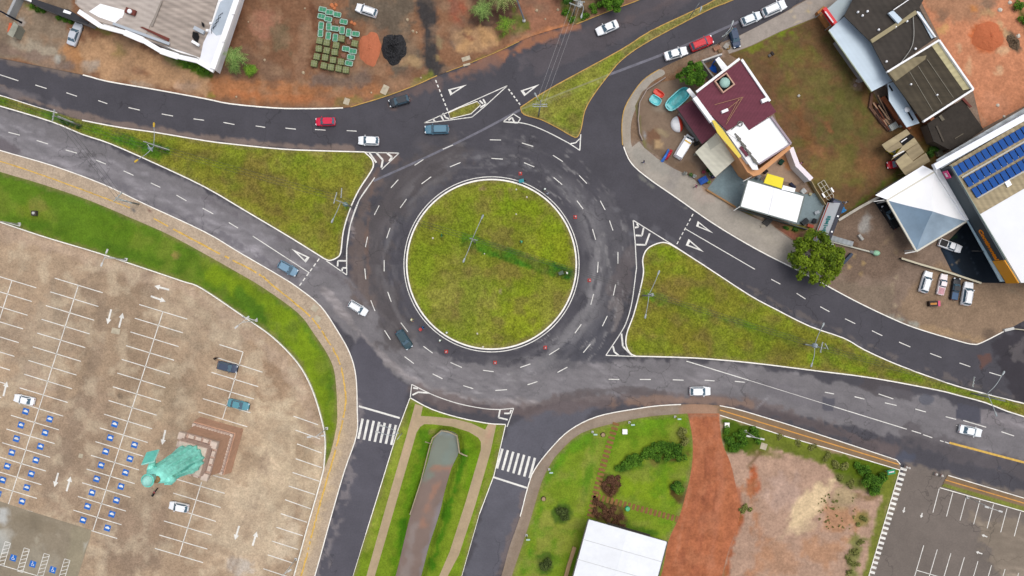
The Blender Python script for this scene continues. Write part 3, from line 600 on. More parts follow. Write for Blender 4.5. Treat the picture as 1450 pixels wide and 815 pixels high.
sheet('dirt_road', rdl+rdr[::-1], zs_+.004, (182,112,78), [('L', [(1000,590),(1004,680),(985,815)], 3, 5, (160,96,70), .6), ('L', [(988,600),(990,690),(965,800)], 2, 4, (164,100,72), .5),
 ('L', [(1012,600),(1022,680),(1006,800)], 5, 6, (188,122,92), .6), ('L', [(978,588),(1016,588)], 3, 4, (160,120,96), .7), ('L', [(1030,690),(1015,790)], 4, 5, (190,118,80), .5), ('L', [(996,590),(999,690),(978,815)], .8, 1.2, (146,86,62), .6), ('L', [(1008,590),(1014,690),(996,815)], .8, 1.2, (150,88,62), .6), ('L', [(975,600),(976,690),(955,800)], 1.5, 3, (196,132,100), .6), ('O', (1000,740,8,14,.2), 0, 5, (190,124,92), .5), ('O', (965,790,6,12,.2), 0, 5, (156,92,66), .6)], 3, DIRT, .12, 12, 16.0, skirt=.02, cf=mottle((160,96,66), .3, 10, (198,134,100), .3, 14))
lot = crv([(1018,585),(1019,600),(1023,628),(1034,655),(1042,690),(1048,728),(1032,776),(1022,815),(985,965)],3)[::-1]+[(1019,586.5),(1115.7,618.5),(1187.7,639),(1273,665),(1229,815),(1185,965)]
sheet('vacant_lot', lot, zs_+.008, (184,152,130), [
 ('P', [(1019,587),(1115,618),(1190,640),(1270,664),(1262,690),(1180,668),(1120,640),(1090,632),(1080,640),(1060,640),(1022,640)], 0, 5, (106,118,38), .97),
 ('P', [(1020,590),(1075,606),(1078,625),(1060,640),(1026,640)], 0, 5, (76,104,24), .9), ('L', [(1062,640),(1102,645)], 4, 5, (112,112,50), .8),
 ('P', [(1180,640),(1272,664),(1262,705),(1225,700),(1185,680)], 0, 6, (92,112,24), .9), ('L', [(1085,612),(1160,634)], 4, 5, (122,134,46), .8),
 ('L', [(1262,670),(1247,730),(1228,815),(1185,965)], 7, 3, (118,126,48), .95), ('L', [(1213,700),(1240,705)], 5, 5, (122,100,62), .7),
 ('L', [(1028,660),(1045,700),(1050,740)], 5, 5, (180,112,82), .9), ('L', [(1068,660),(1062,700)], 5, 5, (182,100,62), .95), ('O', (1066,690,11,13), 0, 4, (184,104,66), .9),
 ('L', [(1060,660),(1075,640)], 3, 4, (110,88,56), .7), ('L', [(1050,730),(1036,775),(1022,830)], 3, 4, (176,100,62), .9), ('L', [(1020,800),(1012,840)], 4, 5, (138,124,66), .8),
 ('L', [(1060,690),(1080,780),(1060,815)], 9, 12, (180,126,90), .7), ('O', (1110,700,30,30), 0, 16, (194,166,150), .6),
 ('P', [(1155,680),(1180,680),(1172,700),(1150,740),(1130,755),(1115,745),(1120,715)], 0, 8, (224,198,158), .95), ('L', [(1105,760),(1150,740)], 5, 8, (210,182,150), .7),
 ('O', (1190,735,26,20), 0, 14, (188,140,104), .8), ('O', (1160,780,30,20), 0, 14, (184,138,104), .7), ('O', (1100,790,34,24), 0, 14, (184,142,112), .7),
 ('O', (1195,705,18,14), 0, 8, (178,160,120), .7), ('O', (1222,735,11,8), 0, 6, (136,128,66), .8), ('L', [(1215,765),(1205,815)], 7, 7, (118,128,60), .8), ('O', (1048,722,8,6), 0, 4, (110,106,52), .8)],
 4, DIRT, .11, 16, 17.0, skirt=.03)
# south-east car park verge and path
sheet('grass_verge', [(1333,688),(1337,684),(1450,717),(1600,760),(1600,770),(1450,724)], z1, (118,140,36), [], 4, LAWN, .12, 16, 18.0)
sheet('pavement', [(1342,672),(1450,705),(1600,750),(1600,760),(1450,717),(1335,684)], z1-.004, (142,118,90), [('L', [(1385,690),(1400,695)], 3, 3, (110,96,86), .7)], 4, CONC, .08, 16, 19.0)
# ---------------------------------------------------------------- north-east block
sheet('cobbled_forecourt', NEk+[(1600,-150)], z1, (140,120,104), [
 ('P', [(1270,440),(1290,405),(1330,370),(1400,400),(1460,400),(1450,455),(1390,485),(1300,462)], 0, 2, (152,128,104), .9, .5),
 ('L', [(1275,452),(1265,425),(1262,405),(1272,385)], .8, 1, (168,150,124), .9, .3), ('L', [(1300,463),(1390,483)], 5, 4, (176,148,114), .8),
 ('P', [(1258,446),(1302,458),(1298,465),(1258,449)], 0, 1, (166,164,150), .9, .4),
 ('P', [(1180,400),(1265,400),(1262,445),(1205,424)], 0, 6, (136,120,102), .8), ('P', [(1185,310),(1245,280),(1300,360),(1262,395),(1200,395),(1175,340)], 0, 6, (122,102,86), .8),
 ('O', (1225,312,8,16,.2), 0, 8, (168,166,160), .8), ('L', [(1208,360),(1201,385)], .7, 1, (180,152,104), .9, .3), ('L', [(1227,358),(1218,390)], .7, 1, (180,152,104), .9, .3),
 ('L', [(1262,335),(1230,362)], .6, 1, (150,128,100), .8, .3), ('L', [(1262,330),(1270,366)], .6, 1, (150,128,100), .7, .3),
 ('O', (1402,474,12,8,.4), 0, 3, (118,100,84), .9), ('O', (1432,412,16,5,.3), 0, 6, (142,132,112), .6),
 ('P', [(880,60),(1010,60),(1060,90),(1040,150),(960,200),(880,200)], 0, 4, (134,110,88), .9), ('L', [(925,120),(985,95),(1010,70)], 5, 5, (142,104,76), .9),
 ('L', [(985,80),(1020,68)], 7, 6, (150,132,116), .8), ('O', (1016,72,10,6), 0, 4, (176,150,130), .7)], 5, PAVER, .11, 20, 20.0)
zq = z1+.012
sheet('pavement', crv([(881,200),(881,174),(888,145),(909,115),(933,98.5),(941,105),(921,118),(904,145),(894,172),(893,198),(895,208)],4)+[(905,200),(912,209),(930,224),(953,238),(978,250),(990,260),(1001,268),(1041,293),(1063,300),(1090,318),(1128,345),(1168,372),(1161,398),(1129,381),(1072,352.6),(1011,316),(958,279),(919,252),(895,231),(884,208)], zq, (172,164,152), [
 ('L', [(960,235),(950,262)], 8, 8, (150,144,138), .7), ('L', [(890,110),(885,200)], 6, 2, (168,154,134), .5), ('O', (1000,275,20,10,.5), 0, 8, (182,168,156), .7),
 ('L', [(1040,305),(1100,345),(1150,375)], 8, 8, (178,170,156), .7), ('L', [(1000,268),(1040,294)], 3, 4, (160,122,84), .8), ('L', [(900,214),(940,240)], 8, 6, (162,158,148), .6)], 4, CONC, .06, 18, 21.0, skirt=.02)
sheet('pavement', [(1032,76),(1026,62),(1049,49.5),(1115,15.5),(1140,1),(1220,-38),(1260,-20),(1180,10),(1160,22),(1105,44),(1064,64)], zq, (170,160,150), [
 ('L', [(1118,13),(1128,33)], .7, .6, (206,190,160), .9, .2), ('L', [(1078,35),(1090,52)], .4, .6, (140,132,122), .6, .2), ('L', [(1058,46),(1066,62)], .4, .6, (140,132,122), .6, .2), ('O', (1143,16,4,4), 0, 2, (200,182,140), .9), ('O', (1147,4,3,3), 0, 1, (190,170,150), .8)], 4, CONC, .06, 18, 22.0, skirt=.02)
sheet('field', [(1032,77),(1064,65),(1105,45),(1160,23),(1175,20),(1185,60),(1236,130),(1262,180),(1300,170),(1345,190),(1330,235),(1290,250),(1243,277),(1183,310),(1168,300),(1140,256),(1122,238),(1110,205),(1095,158),(1048,86)], zq+.004, (112,88,60), [
 ('O', (1125,70,34,22,.3), 0, 20, (114,114,52), .7), ('O', (1200,150,50,70,.4), 0, 30, (100,96,52), .8), ('O', (1110,48,10,5), 0, 5, (124,150,28), .8), ('O', (1072,66,10,6), 0, 6, (120,130,40), .8),
 ('L', [(1195,50),(1215,110),(1235,150)], 5, 7, (132,88,64), .8), ('L', [(1120,110),(1130,160),(1150,220)], 7, 12, (128,86,56), .7), ('O', (1180,240,40,30), 0, 20, (124,112,60), .7),
 ('O', (1150,120,36,30), 0, 22, (116,106,60), .7), ('L', [(1173,360),(1165,365)], 3, 3, (160,100,60)), ('O', (1160,215,14,10), 0, 6, (142,98,66), .6), ('O', (1172,178,6,12,-.4), 0, 5, (152,100,68), .7),
 ('O', (1213,119,8,8), 0, 4, (176,150,130), .5), ('L', [(1215,290),(1280,240)], 3, 4, (86,112,34), .9), ('O', (1124,213,4,5), 0, 2, (96,130,30), .9), ('O', (1230,230,20,14), 0, 10, (132,94,64), .7),
 ('P', [(1290,180),(1345,190),(1330,235),(1310,215)], 0, 5, (122,80,46), .9), ('O', (1318,215,8,7), 0, 4, (50,84,24), .9), ('L', [(1085,110),(1100,150),(1118,190)], 5, 5, (116,84,60), .8)], 4, DIRT, .14, 18, 23.0, skirt=.02, cf=mottle((104,104,48), .5, 18, (124,88,60), .5, 12))
sheet('orange_dirt_yard', [(1280,-150),(1300,-5),(1330,55),(1377,127),(1390,182),(1450,150),(1600,72),(1600,-150)], zq+.004, (208,142,106), [
 ('P', [(1300,-40),(1380,-40),(1400,10),(1380,26),(1330,30),(1310,10)], 0, 10, (178,134,104), .9), ('O', (1335,22,10,8), 0, 6, (140,110,90), .7), ('O', (1398,52,24,22), 0, 4, (200,112,70), .95),
 ('L', [(1428,50),(1440,68)], 7, 4, (112,94,76), .9), ('L', [(1415,30),(1425,50)], 4, 5, (206,172,130), .8), ('O', (1420,72,8,8), 0, 5, (222,182,142), .8), ('O', (1372,95,4,12), 0, 5, (224,180,140), .8),
 ('O', (1415,100,5,6), 0, 4, (224,186,146), .7), ('O', (1358,70,3,5), 0, 3, (222,184,144), .7), ('O', (1400,5,14,8), 0, 7, (134,116,98), .7), ('O', (1410,150,20,14), 0, 12, (214,150,116), .7),
 ('O', (1378,12,6,4), 0, 2, (210,140,80), .8), ('O', (1400,20,12,6), 0, 6, (206,172,126), .7), ('L', [(1340,36),(1328,46)], 3, 4, (214,170,110), .7), ('L', [(1432,-20),(1450,30),(1470,60)], 4, 4, (72,92,30), .9),
 ('L', [(1380,160),(1395,180)], 4, 4, (196,150,120), .7)], 4.5, DIRT, .09, 14, 24.0, skirt=.02)
sheet('pool_shop_yard', [(899,150),(909,130),(925,118),(975,110),(1000,150),(1015,188),(1016,250),(1001,268),(978,250),(953,238),(935,222),(912,209),(906,190)], zq+.006, (138,118,100), [
 ('O', (938,150,16,12), 0, 8, (152,140,124), .7), ('P', [(915,185),(930,180),(936,190),(930,212),(918,205)], 0, 3, (128,92,68), .8), ('L', [(925,205),(950,232)], 5, 5, (120,100,82), .8),
 ('O', (937,187,9,5,.5), 0, 3, (168,150,118), .9), ('L', [(910,198),(913,190)], 2, 2, (170,176,178), .8), ('O', (932,205,6,5), 0, 3, (196,166,124), .8), ('O', (975,238,16,12), 0, 8, (120,98,78), .8),
 ('L', [(918,184),(933,214)], .5, .6, (170,140,110), .6, .2), ('L', [(905,125),(900,150),(905,190),(912,206)], 3, 3, (120,124,60), .6)], 4, CONC, .10, 12, 25.0, skirt=.02)
sheet('painted_yard', [(1014,250.5),(1045.4,222),(1062,243),(1082,258),(1139,275),(1155,273),(1167,290),(1157,316),(1128,318),(1047,294),(1041.7,293),(1001,268)], zq+.008, (132,148,152), [
 ('O', (1030,258,20,14,-.6), 0, 8, (124,144,150), .7), ('L', [(1030,250),(1036,290)], 3, 5, (112,128,134), .5), ('L', [(1135,316),(1155,318)], 5, 4, (70,68,66), .9), ('L', [(1050,294),(1090,306)], 4, 3, (92,98,96), .8)], 4, CONC, .07, 14, 26.0, skirt=.02)
sheet('garden_strip', [(1040,295),(1062,299),(1085,306),(1110,314),(1140,320),(1168,330),(1170,352),(1140,352),(1090,318),(1068,308)], zq+.008, (124,94,74), [
 ('O', (1058,299,9,4), 0, 3, (100,112,44), .9), ('P', [(1066,302),(1082,306),(1090,316),(1076,312)], 0, 2, (168,150,128), .9), ('L', [(1086,318),(1094,322)], 3, 2, (176,168,150), .9),
 ('O', (1118,334,14,9,.4), 0, 4, (152,98,78), .9), ('O', (1128,322,10,5), 0, 4, (112,118,42), .8), ('O', (1150,340,14,12), 0, 5, (84,106,30), .9)], 3.5, DIRT, .12, 10, 27.0, skirt=.02)
sheet('dark_forecourt', [(1366,316),(1376,318),(1422,398),(1445,401),(1384,400),(1347,384),(1331,352),(1345,338)], zq+.008, (24,34,44), [  # dark paving, with the shade lying on it put into the navy colour
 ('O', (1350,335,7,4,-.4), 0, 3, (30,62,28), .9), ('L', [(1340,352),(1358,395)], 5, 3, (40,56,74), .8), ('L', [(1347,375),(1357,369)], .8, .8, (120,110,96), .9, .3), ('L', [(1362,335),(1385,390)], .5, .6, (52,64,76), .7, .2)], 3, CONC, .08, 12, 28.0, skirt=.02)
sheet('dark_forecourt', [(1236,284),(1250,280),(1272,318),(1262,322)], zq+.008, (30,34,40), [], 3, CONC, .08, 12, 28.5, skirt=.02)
sheet('shop_terrace', [(1066,236),(1113,214),(1138,255),(1128,262),(1090,250),(1066,246)], zq+.012, (176,150,128), [('L', [(1108,222),(1116,238)], 3, 2, (206,142,90), .9, .3), ('L', [(1100,262),(1130,268)], 4, 3, (120,72,48), .9)], 3, CONC, .08, 12, 29.0, skirt=.1)

# ================================================================ KERBS AND ROAD PAINT
mb = MB()
def part(pts, x0=None, x1=None):
    return [p for p in pts if (x0 is None or p[0] >= x0) and (x1 is None or p[0] <= x1)]
zk = .16
pline(mb, part(NWtop, 116, 490), 1.7, zk, depth=.2)
pline(mb, part(NWlow, -200, 84), 1.3, zk, depth=.2, off=.3); pline(mb, part(NWlow, 116, 520)+NWeast+SWup[::-1], 1.6, zk, depth=.2)
pline(mb, SWlow, 1.3, zk, depth=.2)
pline(mb, part(NEk, 882, 1160)[part(NEk, 882, 1160).index(min(part(NEk, 882, 1160), key=lambda p: abs(p[1]-207))):], 1.5, zk, depth=.2)
pline(mb, [p for p in NEk if p[0] >= 1160 and p[1] > 398 and p[0] < 1424], 1.4, zk, depth=.2)
pline(mb, EIt+EIb[::-1][:1], 1.5, zk, depth=.2); pline(mb, EIl+EIb[1:], 1.6, zk, depth=.2)
pline(mb, medL[:3]+[(518,756)], 1.1, zk, depth=.2); pline(mb, medT, 1.3, zk, depth=.2); pline(mb, [(716,601),(699.4,673),(679,727)], 1.1, zk, depth=.2)
pline(mb, [(679,727),(654,815),(612,965)], .6, zk, depth=.2); pline(mb, [(540,684),(500,815),(460,965)], .6, zk-.01, depth=.2)
a = [p for p in SEk if 736 <= p[0] <= 969 and p[1] < 732]; pline(mb, a, 1.3, zk, depth=.2)
pline(mb, [p for p in SEk if p[0] > 1017 and p[1] < 652]+[(1274.5,657)], 1.2, zk, depth=.2)
pline(mb, [(1019.4,587.5),(1115.7,618.5),(1187.7,639),(1273.7,665)], 1.2, zk, depth=.2)
pline(mb, [(1273.7,665),(1229.7,815),(1186,965)], 1.0, zk+.01, depth=.2)
pline(mb, [(1342,672.6),(1450,705),(1600,750)], 1.1, zk, depth=.2); pline(mb, [(1330,690),(1450,724),(1600,769)], 1.1, zk, depth=.2)
pline(mb, [(635,159.6),(652,152),(675.7,143.6),(680.7,148.5),(667,161),(637.7,168)], 1.0, zk, depth=.2, closed=True)
tag(fixn(mb.build('kerb', KERBW)), kind='structure')
mb = MB()
pline(mb, [p for p in NWtop if 490 <= p[0] <= 625], 1.2, zk, depth=.2); pline(mb, [p for p in NWtop if 815 <= p[0] <= 1000], 1.0, zk, depth=.2)
pline(mb, [p for p in NWtop if 625 <= p[0] <= 740], .7, zk, depth=.2)
pline(mb, NEIa, 1.3, zk, depth=.2); pline(mb, NEIb, 1.2, zk, depth=.2)
pline(mb, [p for p in NEk if p[0] < 935 and p[1] < 207], 1.1, zk, depth=.2)
tag(fixn(mb.build('kerb', KERBY)), kind='structure')
# paint
mb = MB(); zt = .006
D = [((0-20,99),(26,114)),((50,120),(66,125)),((94,131),(109,136)),((139,142),(152,146.5)),((182,152),(198,155.6)),((229,161),(245,164)),((274,168),(289,170)),((316.5,173),(332,176)),((362,178),(375.5,180)),((404,181),(419,182.6)),((446,183),(461,184)),((491,184.6),(505,185.4)),
 ((12,187),(28,191)),((-35,174),(-19,178.5)),((52,198.6),(68,203.5)),((93,212),(109,216.5)),((135,226),(150,232)),((175,241.6),(189,248)),((213.6,258.7),(227,265)),((250,276),(264,284)),((287,294.5),(302,302.5)),((324,314.7),(337,322.6)),((358,334),(438,386)),
 ((553.6,265.6),(564,254)),((587,233.7),(599.5,225.6)),((627,211),(641.5,205)),((530,304),(537,290.6)),((517.5,349.5),(520.5,335)),((516.5,380),(518,395)),((525,425),(531,440)),((544.6,467.6),(553,480.7)),((573,504.7),(586,514.5)),((612.6,529),(626.6,536)),((656,545.7),(670,550)),((701.5,552.6),(718,551.4)),((747,544.5),(761,540)),((789.5,527),(803.5,519.5)),((826,499),(836,487)),((853,461.5),(860,447)),((868.5,418),(871.7,402.6)),((875,373),(875,356.5)),((868,326),(863,312)),((857,297),(850,284)),((831,259.5),(820,248)),((797,228.5),(783,219.5)),((755,207),(739,202)),((709.6,198),(693.6,197.6)),
 ((566.6,294),(575.7,281.5)),((597,260),(610.6,250)),((637,236),(652,229.8)),((547.5,337),(552.4,322.5)),((544,384),(544,368)),((549,413),(554,427)),((567.6,456.6),(577.5,469.6)),((599.6,490),(612.6,499.6)),((638,513),(654,520)),((684,524),(699,526)),((736.6,520),(751,515)),((777.7,502),(792,493)),((814,471.6),(823,459)),((836.6,431),(840.5,416)),((846,385.7),(847,370.5)),((843.4,339),(839,324)),((825.7,295.6),(817,284)),((796,261),(784,251)),((756.5,236),(742,230)),((712,225),(696,224)),
 ((862,536.7),(877,537)),((906,537),(921.6,537)),((952.7,537.4),(968,538)),((997.7,538),(1011.7,539)),((1040.6,539.6),(1054.6,541)),((1168,555),(1181,557.5)),((1210,561.3),(1224,564.8)),((1253,570),(1269.5,573.8)),((1296,578.8),(1311,583)),((1339,589.7),(1354,593.5)),((1364,595),(1396.5,604.7)),((1418,611),(1436,617)),((1460,623),(1476,628)),
 ((1244,557.5),(1265,564.5)),((971,324),(1069,381)),((1092,395),(1105,402)),((1128,415),(1140.6,423)),((1161.5,434),(1174.5,441)),((1196.6,451),(1211,458)),((1234.7,468),(1249.4,475)),((1273,484),(1289,491)),((1317,500),(1333,506)),((1358.7,513.6),(1374,519)),((1401,527),(1417.6,532)),
 ((972,511),(1060,538)),((1060,538),(1131,560)),((1131,560),(1181,575.6)),((1181,575.6),(1284,607.4)),((1291,609.5),(1304,613.5)),((1307,615),(1320,619.5)),((1331,623.5),(1336,625)),((1338,625.5),(1344,627.5))]
for a, b in D: line(mb, a, b, 1.15 if a not in ((1060,538),(1131,560)) else .6, zt)
pline(mb, circ(CX, CY, 124, n=128), 1.2, zt, closed=True)
# give-way triangles
for a, b, c in (((412.8,352),(438.5,364),(433,371.7)),((661,119.6),(634.5,126.4),(637.7,135)),((764,119),(737,128),(742.5,135.8)),((1010,330),(988,312.6),(985.6,320)),((996.6,356.5),(975,338),(971,347))):
    pts = [np.array(a, float), np.array(b, float), np.array(c, float)]; ce = (pts[0]+pts[1]*1.5+pts[2]*1.5)/4
    inn = [p*.50+ce*.50 for p in pts]
    for i in range(3): j = (i+1) % 3; flat(mb, [tuple(pts[i]), tuple(pts[j]), tuple(inn[j]), tuple(inn[i])], zt)
def dashes(a, b, n, w, fr=.58):
    for i in range(n):
        t0 = i/n; t1 = (i+fr)/n; line(mb, (a[0]+(b[0]-a[0])*t0, a[1]+(b[1]-a[1])*t0), (a[0]+(b[0]-a[0])*t1, a[1]+(b[1]-a[1])*t1), w, zt)
dashes((452,366),(422,407),6,1.6); dashes((616.8,113),(635,159),7,1.7); dashes((720,125.7),(738,150),5,1.8); dashes((981.4,302.6),(957,348),7,1.4)
# crossings
def cross(bl, tl, br, tr, n):
    for i in range(n):
        t = i/(n-1); b = (bl[0]+(br[0]-bl[0])*t, bl[1]+(br[1]-bl[1])*t); a = (tl[0]+(tr[0]-tl[0])*t, tl[1]+(tr[1]-tl[1])*t); line(mb, a, b, 3.4, zt)
cross((507.5,621),(513.5,592.5),(554,629.6),(560.6,601.5),7); cross((703.7,663),(711.5,635),(750,676.7),(757.5,648),7)
line(mb, (508,574.8),(566,591.6),2.6,zt); line(mb, (697.7,675),(746,690.5),2.6,zt)
for i in range(33):
    t = i/20.0; c = (1279.5-43*t, 664+139*t); line(mb, (c[0]-4.5, c[1]-1.3), (c[0]+4.5, c[1]+1.3), 3.5, zt)
# hatched noses
def wlines(*seg, w=1.2):
    for s in seg:
        for a, b in zip(s[:-1], s[1:]): line(mb, a, b, w, zt)
wlines([(516,215.2),(565,216.5),(540.6,239.5)], [(530.6,251),(508.5,283),(496,317.7),(491,352),(491,389),(462,369)], w=1.3)
pline(mb, crv([(530.6,251),(508.5,283),(496,317.7),(491,352),(491,389)],5), 1.2, zt+.002)
wlines([(523,216),(533,230)], [(533,216),(542,226),(540,237)], [(548,216.5),(555,222),(551,228)], w=2.6)
wlines([(478,377),(478.5,369),(490,369)], [(484,385),(485,379),(491,379)], w=2.2)
wlines([(600.4,173.8),(718.7,120.8),(688,149),(668.4,165.5),(619,172),(600.4,173.8)], w=1.2)
wlines([(613,168),(616,172)], [(627,160),(631,166),(636,168)], [(624,163),(628,170)], [(684,140),(688,147),(680,152)], [(679,142),(684,146.5)], w=2.2)
wlines([(712.6,172),(727,161),(737,167.5),(733,174),(712.6,172)], w=1.3); wlines([(720,170),(725,166),(728,172)], w=2.2)
pline(mb, crv([(717.5,172.5),(733,173),(752,177),(776,187),(802,200.5),(808,204),(821,212.6)],4), 1.3, zt+.002)
wlines([(821,212.6),(822.3,190)], [(808,203),(815,202),(821,196)], w=1.6)
wlines([(960,351),(896.5,311.5),(899.4,342),(901.4,380)], w=1.3); pline(mb, crv([(901.4,378),(895,426.6),(887.7,453.7),(879,471),(858,502.8)],5), 1.3, zt+.002)
wlines([(858,502.8),(901,504.5)], w=1.3)
wlines([(900,333),(909,333.5),(911.5,322)], [(902,316),(904,321),(899,322)], w=2.4); wlines([(901,346),(914,346.5),(920,330)], w=2.4)
wlines([(880,472),(882,490),(895,503)], [(868,490),(870,498),(876,503)], w=2.4)
pline(mb, crv([(583,544),(615,559.6),(648.7,571),(682.5,577.8),(706,579.5),(727.4,577.8)],5), 1.2, zt+.002)
wlines([(583,544),(581,562)], [(727.4,577.8),(718,604)], w=1.2)
wlines([(584,559),(592,555),(607,556)], [(585,549),(592,550)], [(708,580),(706,591),(719,594)], [(714,585),(722,585),(724,580)], w=2.2)
wlines([(1354,602),(1364,605)], w=.8)
pline(mb, crv([(960,351),(1000,377)],3), .8, zt)
# car park bays
zc = z1+.006
def cl(a, b, w=1.15): line(mb, a, b, w, zc)
for (sx, sy, n) in ((-16,386.5,17),(78,393.5,17),(197.6,430.8,17)):
    for i in range(n): cl((sx-6.2*i, sy+19.4*i), (sx-6.2*i+68, sy+19.4*i+20.7))
    cl((sx+33.5, sy+10.2), (sx+33.5-6.2*(n-1), sy+10.2+19.4*(n-1)))
cl((311,487.5),(344.5,498)); cl((344.5,498),(315.4,592.8))
for i, (a, b) in enumerate([((309,506.5),(372,526.6)),((300,526.8),(366,547)),((294,544.5),(360,564.6)),((287.6,564),(355,584)),((281.6,582.8),(350.5,603.8)),((302,672.6),(325.5,679)),((250.4,678),(318.6,698)),((245.7,697.6),(313,718)),((239.5,717),(306,737.7)),((232.5,737),(300,757)),((226,757),(294,776.8)),((219.7,775.8),(288,796))]): cl(a, b)
cl((286,682),(254,785.8))
for a, b in (((416,588.8),(450.6,601)),((418.7,608.5),(453.7,621)),((420.9,628),(455.9,641)),((419,649),(456,661.7)),((414.6,668.5),(452.8,681)),((409,687.6),(446.5,699.8)),((404,707),(440.6,720)),((398,726.7),(435,739)),((391.8,746),(429,758)),((385.5,765.5),(422.4,777.4)),((379.6,785),(416,797)),((373,804.6),(411,817)),((367,824),(405,837)),((361,843),(399,856))): cl(a, b)
for i in range(14):
    x, y = 1330+19.2*i, 691.4+5.6*i; line(mb, (x, y), (x-9, y+34), 1.0, zt)
    x, y = 1308+19.2*i, 772+5.6*i; line(mb, (x, y), (x-22, y+75), 1.0, zt)
line(mb, (1297.6,807),(1580,890),1.0,zt)
def arrow(a, b, z, w=2.6, hd=7.5):
    a, b = np.array(a, float), np.array(b, float); u = (b-a)/np.hypot(*(b-a)); n = np.array([-u[1], u[0]]); m = b-u*hd
    flat(mb, [tuple(a+n*w/2), tuple(m+n*w/2), tuple(m-n*w/2), tuple(a-n*w/2)], z); flat(mb, [tuple(m+n*w*1.45), tuple(b), tuple(m-n*w*1.45)], z)
for a, b in (((240,410),(219,404.6)),((214,419),(235,426.6)),((158,437.7),(152.7,458.6)),((169,463.5),(174.3,442.6)),((5.4,560.5),(10.6,539.6)),((83,669),(77.6,689)),((94.8,695),(100.7,674)),((234.6,608.5),(230,629.4)),((339,744),(333,764)),((358,772),(364,752))): arrow(a, b, zc)
for a, b in (((1398,760),(1390,757)),((1391,784),(1382,781)),((1281,718),(1279,726)),((1306,726),(1304,733))): arrow(a, b, zt, 1.6, 3.5)
# blue bays: square with a car symbol
mbb = MB(); ang = math.atan2(20.5, 67.6)
def rot(px, py, c, a): return (c[0]+px*math.cos(a)-py*math.sin(a), c[1]+px*math.sin(a)+py*math.cos(a))
zb = zc+.02; zw = zb+.004
def bluesq(c, r=4.3): flat(mbb, [rot(a*r, b*r, c, ang) for a, b in ((-1,-1),(1,-1),(1,1),(-1,1))], zb)
def carsym(c, flip):
    bluesq(c); f = -1 if flip else 1
    flat(mb, [rot(f*x, y, c, ang) for x, y in ((-3,-1.1),(3,-1.1),(3.2,.8),(1.6,1.1),(-2.6,1.1),(-3.2,.2))], zw)
    flat(mb, [rot(f*x, y, c, ang) for x, y in ((-1.4,-2.2),(1.2,-2.2),(2.0,-1.0),(-2.2,-1.0))], zw+.001)
for i in range(8): carsym((37-6.5*i, 582+19.4*i), 0)
for i in range(7): carsym((71-6.5*i, 592.8+19.4*i), 1)
for i in range(8): carsym((163-6.4*i, 600+19.4*i), 0)
for i in range(7): carsym((191-6.4*i, 629.4+19.6*i), 1)
for i in range(7): carsym((-56-6.5*i, 575+19.4*i), 1)
# accessible bays on the concrete apron
for c in ((19.4,789.3),(47,798),(75.4,806.2),(-9,780.5)):
    bluesq(c, 4.4)
    g_ = [rot(1.7*math.cos(t)-.2, 1.7*math.sin(t)+.8, c, ang) for t in np.linspace(-.4, 4.4, 10)]
    pline(mb, g_, .55, zw); line(mb, rot(-.6,-2.4,c,ang), rot(-.2,.2,c,ang), .8, zw+.001); line(mb, rot(-.2,.1,c,ang), rot(1.6,.2,c,ang), .6, zw+.001); line(mb, rot(1.6,.2,c,ang), rot(2.2,2.2,c,ang), .6, zw+.001); flat(mb, circ(*rot(-.7,-3.1,c,ang), .6, n=8), zw+.001)
for c in ((7,783.6),(33.8,792.5),(62,800.3),(91,808)):
    q4 = [rot(x, y, c, ang) for x, y in ((-4,-17),(4,-17),(4,17),(-4,17))]
    for i in range(4): line(mb, q4[i], q4[(i+1) % 4], .8, zb)
    for k in range(6): y = -15+k*5.6; line(mb, rot(-4, y+4.5, c, ang), rot(4, y, c, ang), .8, zb+.001)
line(mb, (-20,793),(110,831),1.0,zb)
tag(mb.build('road_marking', WHITE), kind='structure'); tag(mbb.build('bay_marking', M('blue_road_paint', (28,112,205), .7, n=(2, .1))), kind='structure')
mb = MB()
line(mb, (1344.5,626.6),(1452,655),3.0,zt); line(mb, (1450,655),(1600,697),3.0,zt)
for ty in (([(-60,214),(0,228),(73.7,252.6),(147,279.6),(184,294)],1.6),([(218,309),(300,353),(363.7,386),(387.5,404.6),(436.6,445),(458.7,473),(481,512.6),(489.4,557),(486.5,591),(474,641),(455,707),(439.6,766),(427,815),(400,900)],2.2)):
    c = crv(ty[0], 12)
    for a, b in zip(c[:-1], c[1:]):
        if random.random() < .93: j = random.uniform(-.5, .5); line(mb, (a[0]+j, a[1]), (b[0]+j, b[1]), ty[1]*random.uniform(.8, 1.2), z1+.006)
tag(mb.build('tactile_paving', M('yellow_tactile', (226,184,90), .85, n=(1.6, .3))), kind='structure')
mb = MB(); pline(mb, [(1019,580),(1272,657)], 1.5, z1+.006); pline(mb, [(1338,679),(1450,712),(1600,756)], 1.4, z1+.006)
tag(mb.build('cycle_path_line', M('orange_path_paint', (224,160,76), .8, n=(1, .2))), kind='structure')
# slabs and covers lying in the ground
mb = MB()
for c, w, h, a in (((164.5,468.4),12,8,.2),((115,645),6,6,.25),((446,436),9,9,.6),((450,451),9,8,.6),((1081,631.5),9,9,.3),((545,127),9,13,.45),((491,143.5),8,9,.3),((660,83),12,6,-.3),((661,91.5),10,3,-.25)):
    p = P(*c); mb.box((p[0], p[1], z1+.02), (w*S, h*S, .07), rz=-a)
tag(mb.build('inspection_slab', M('slab_concrete', (196,184,160), .9, n=(1.5, .2))), kind='structure')
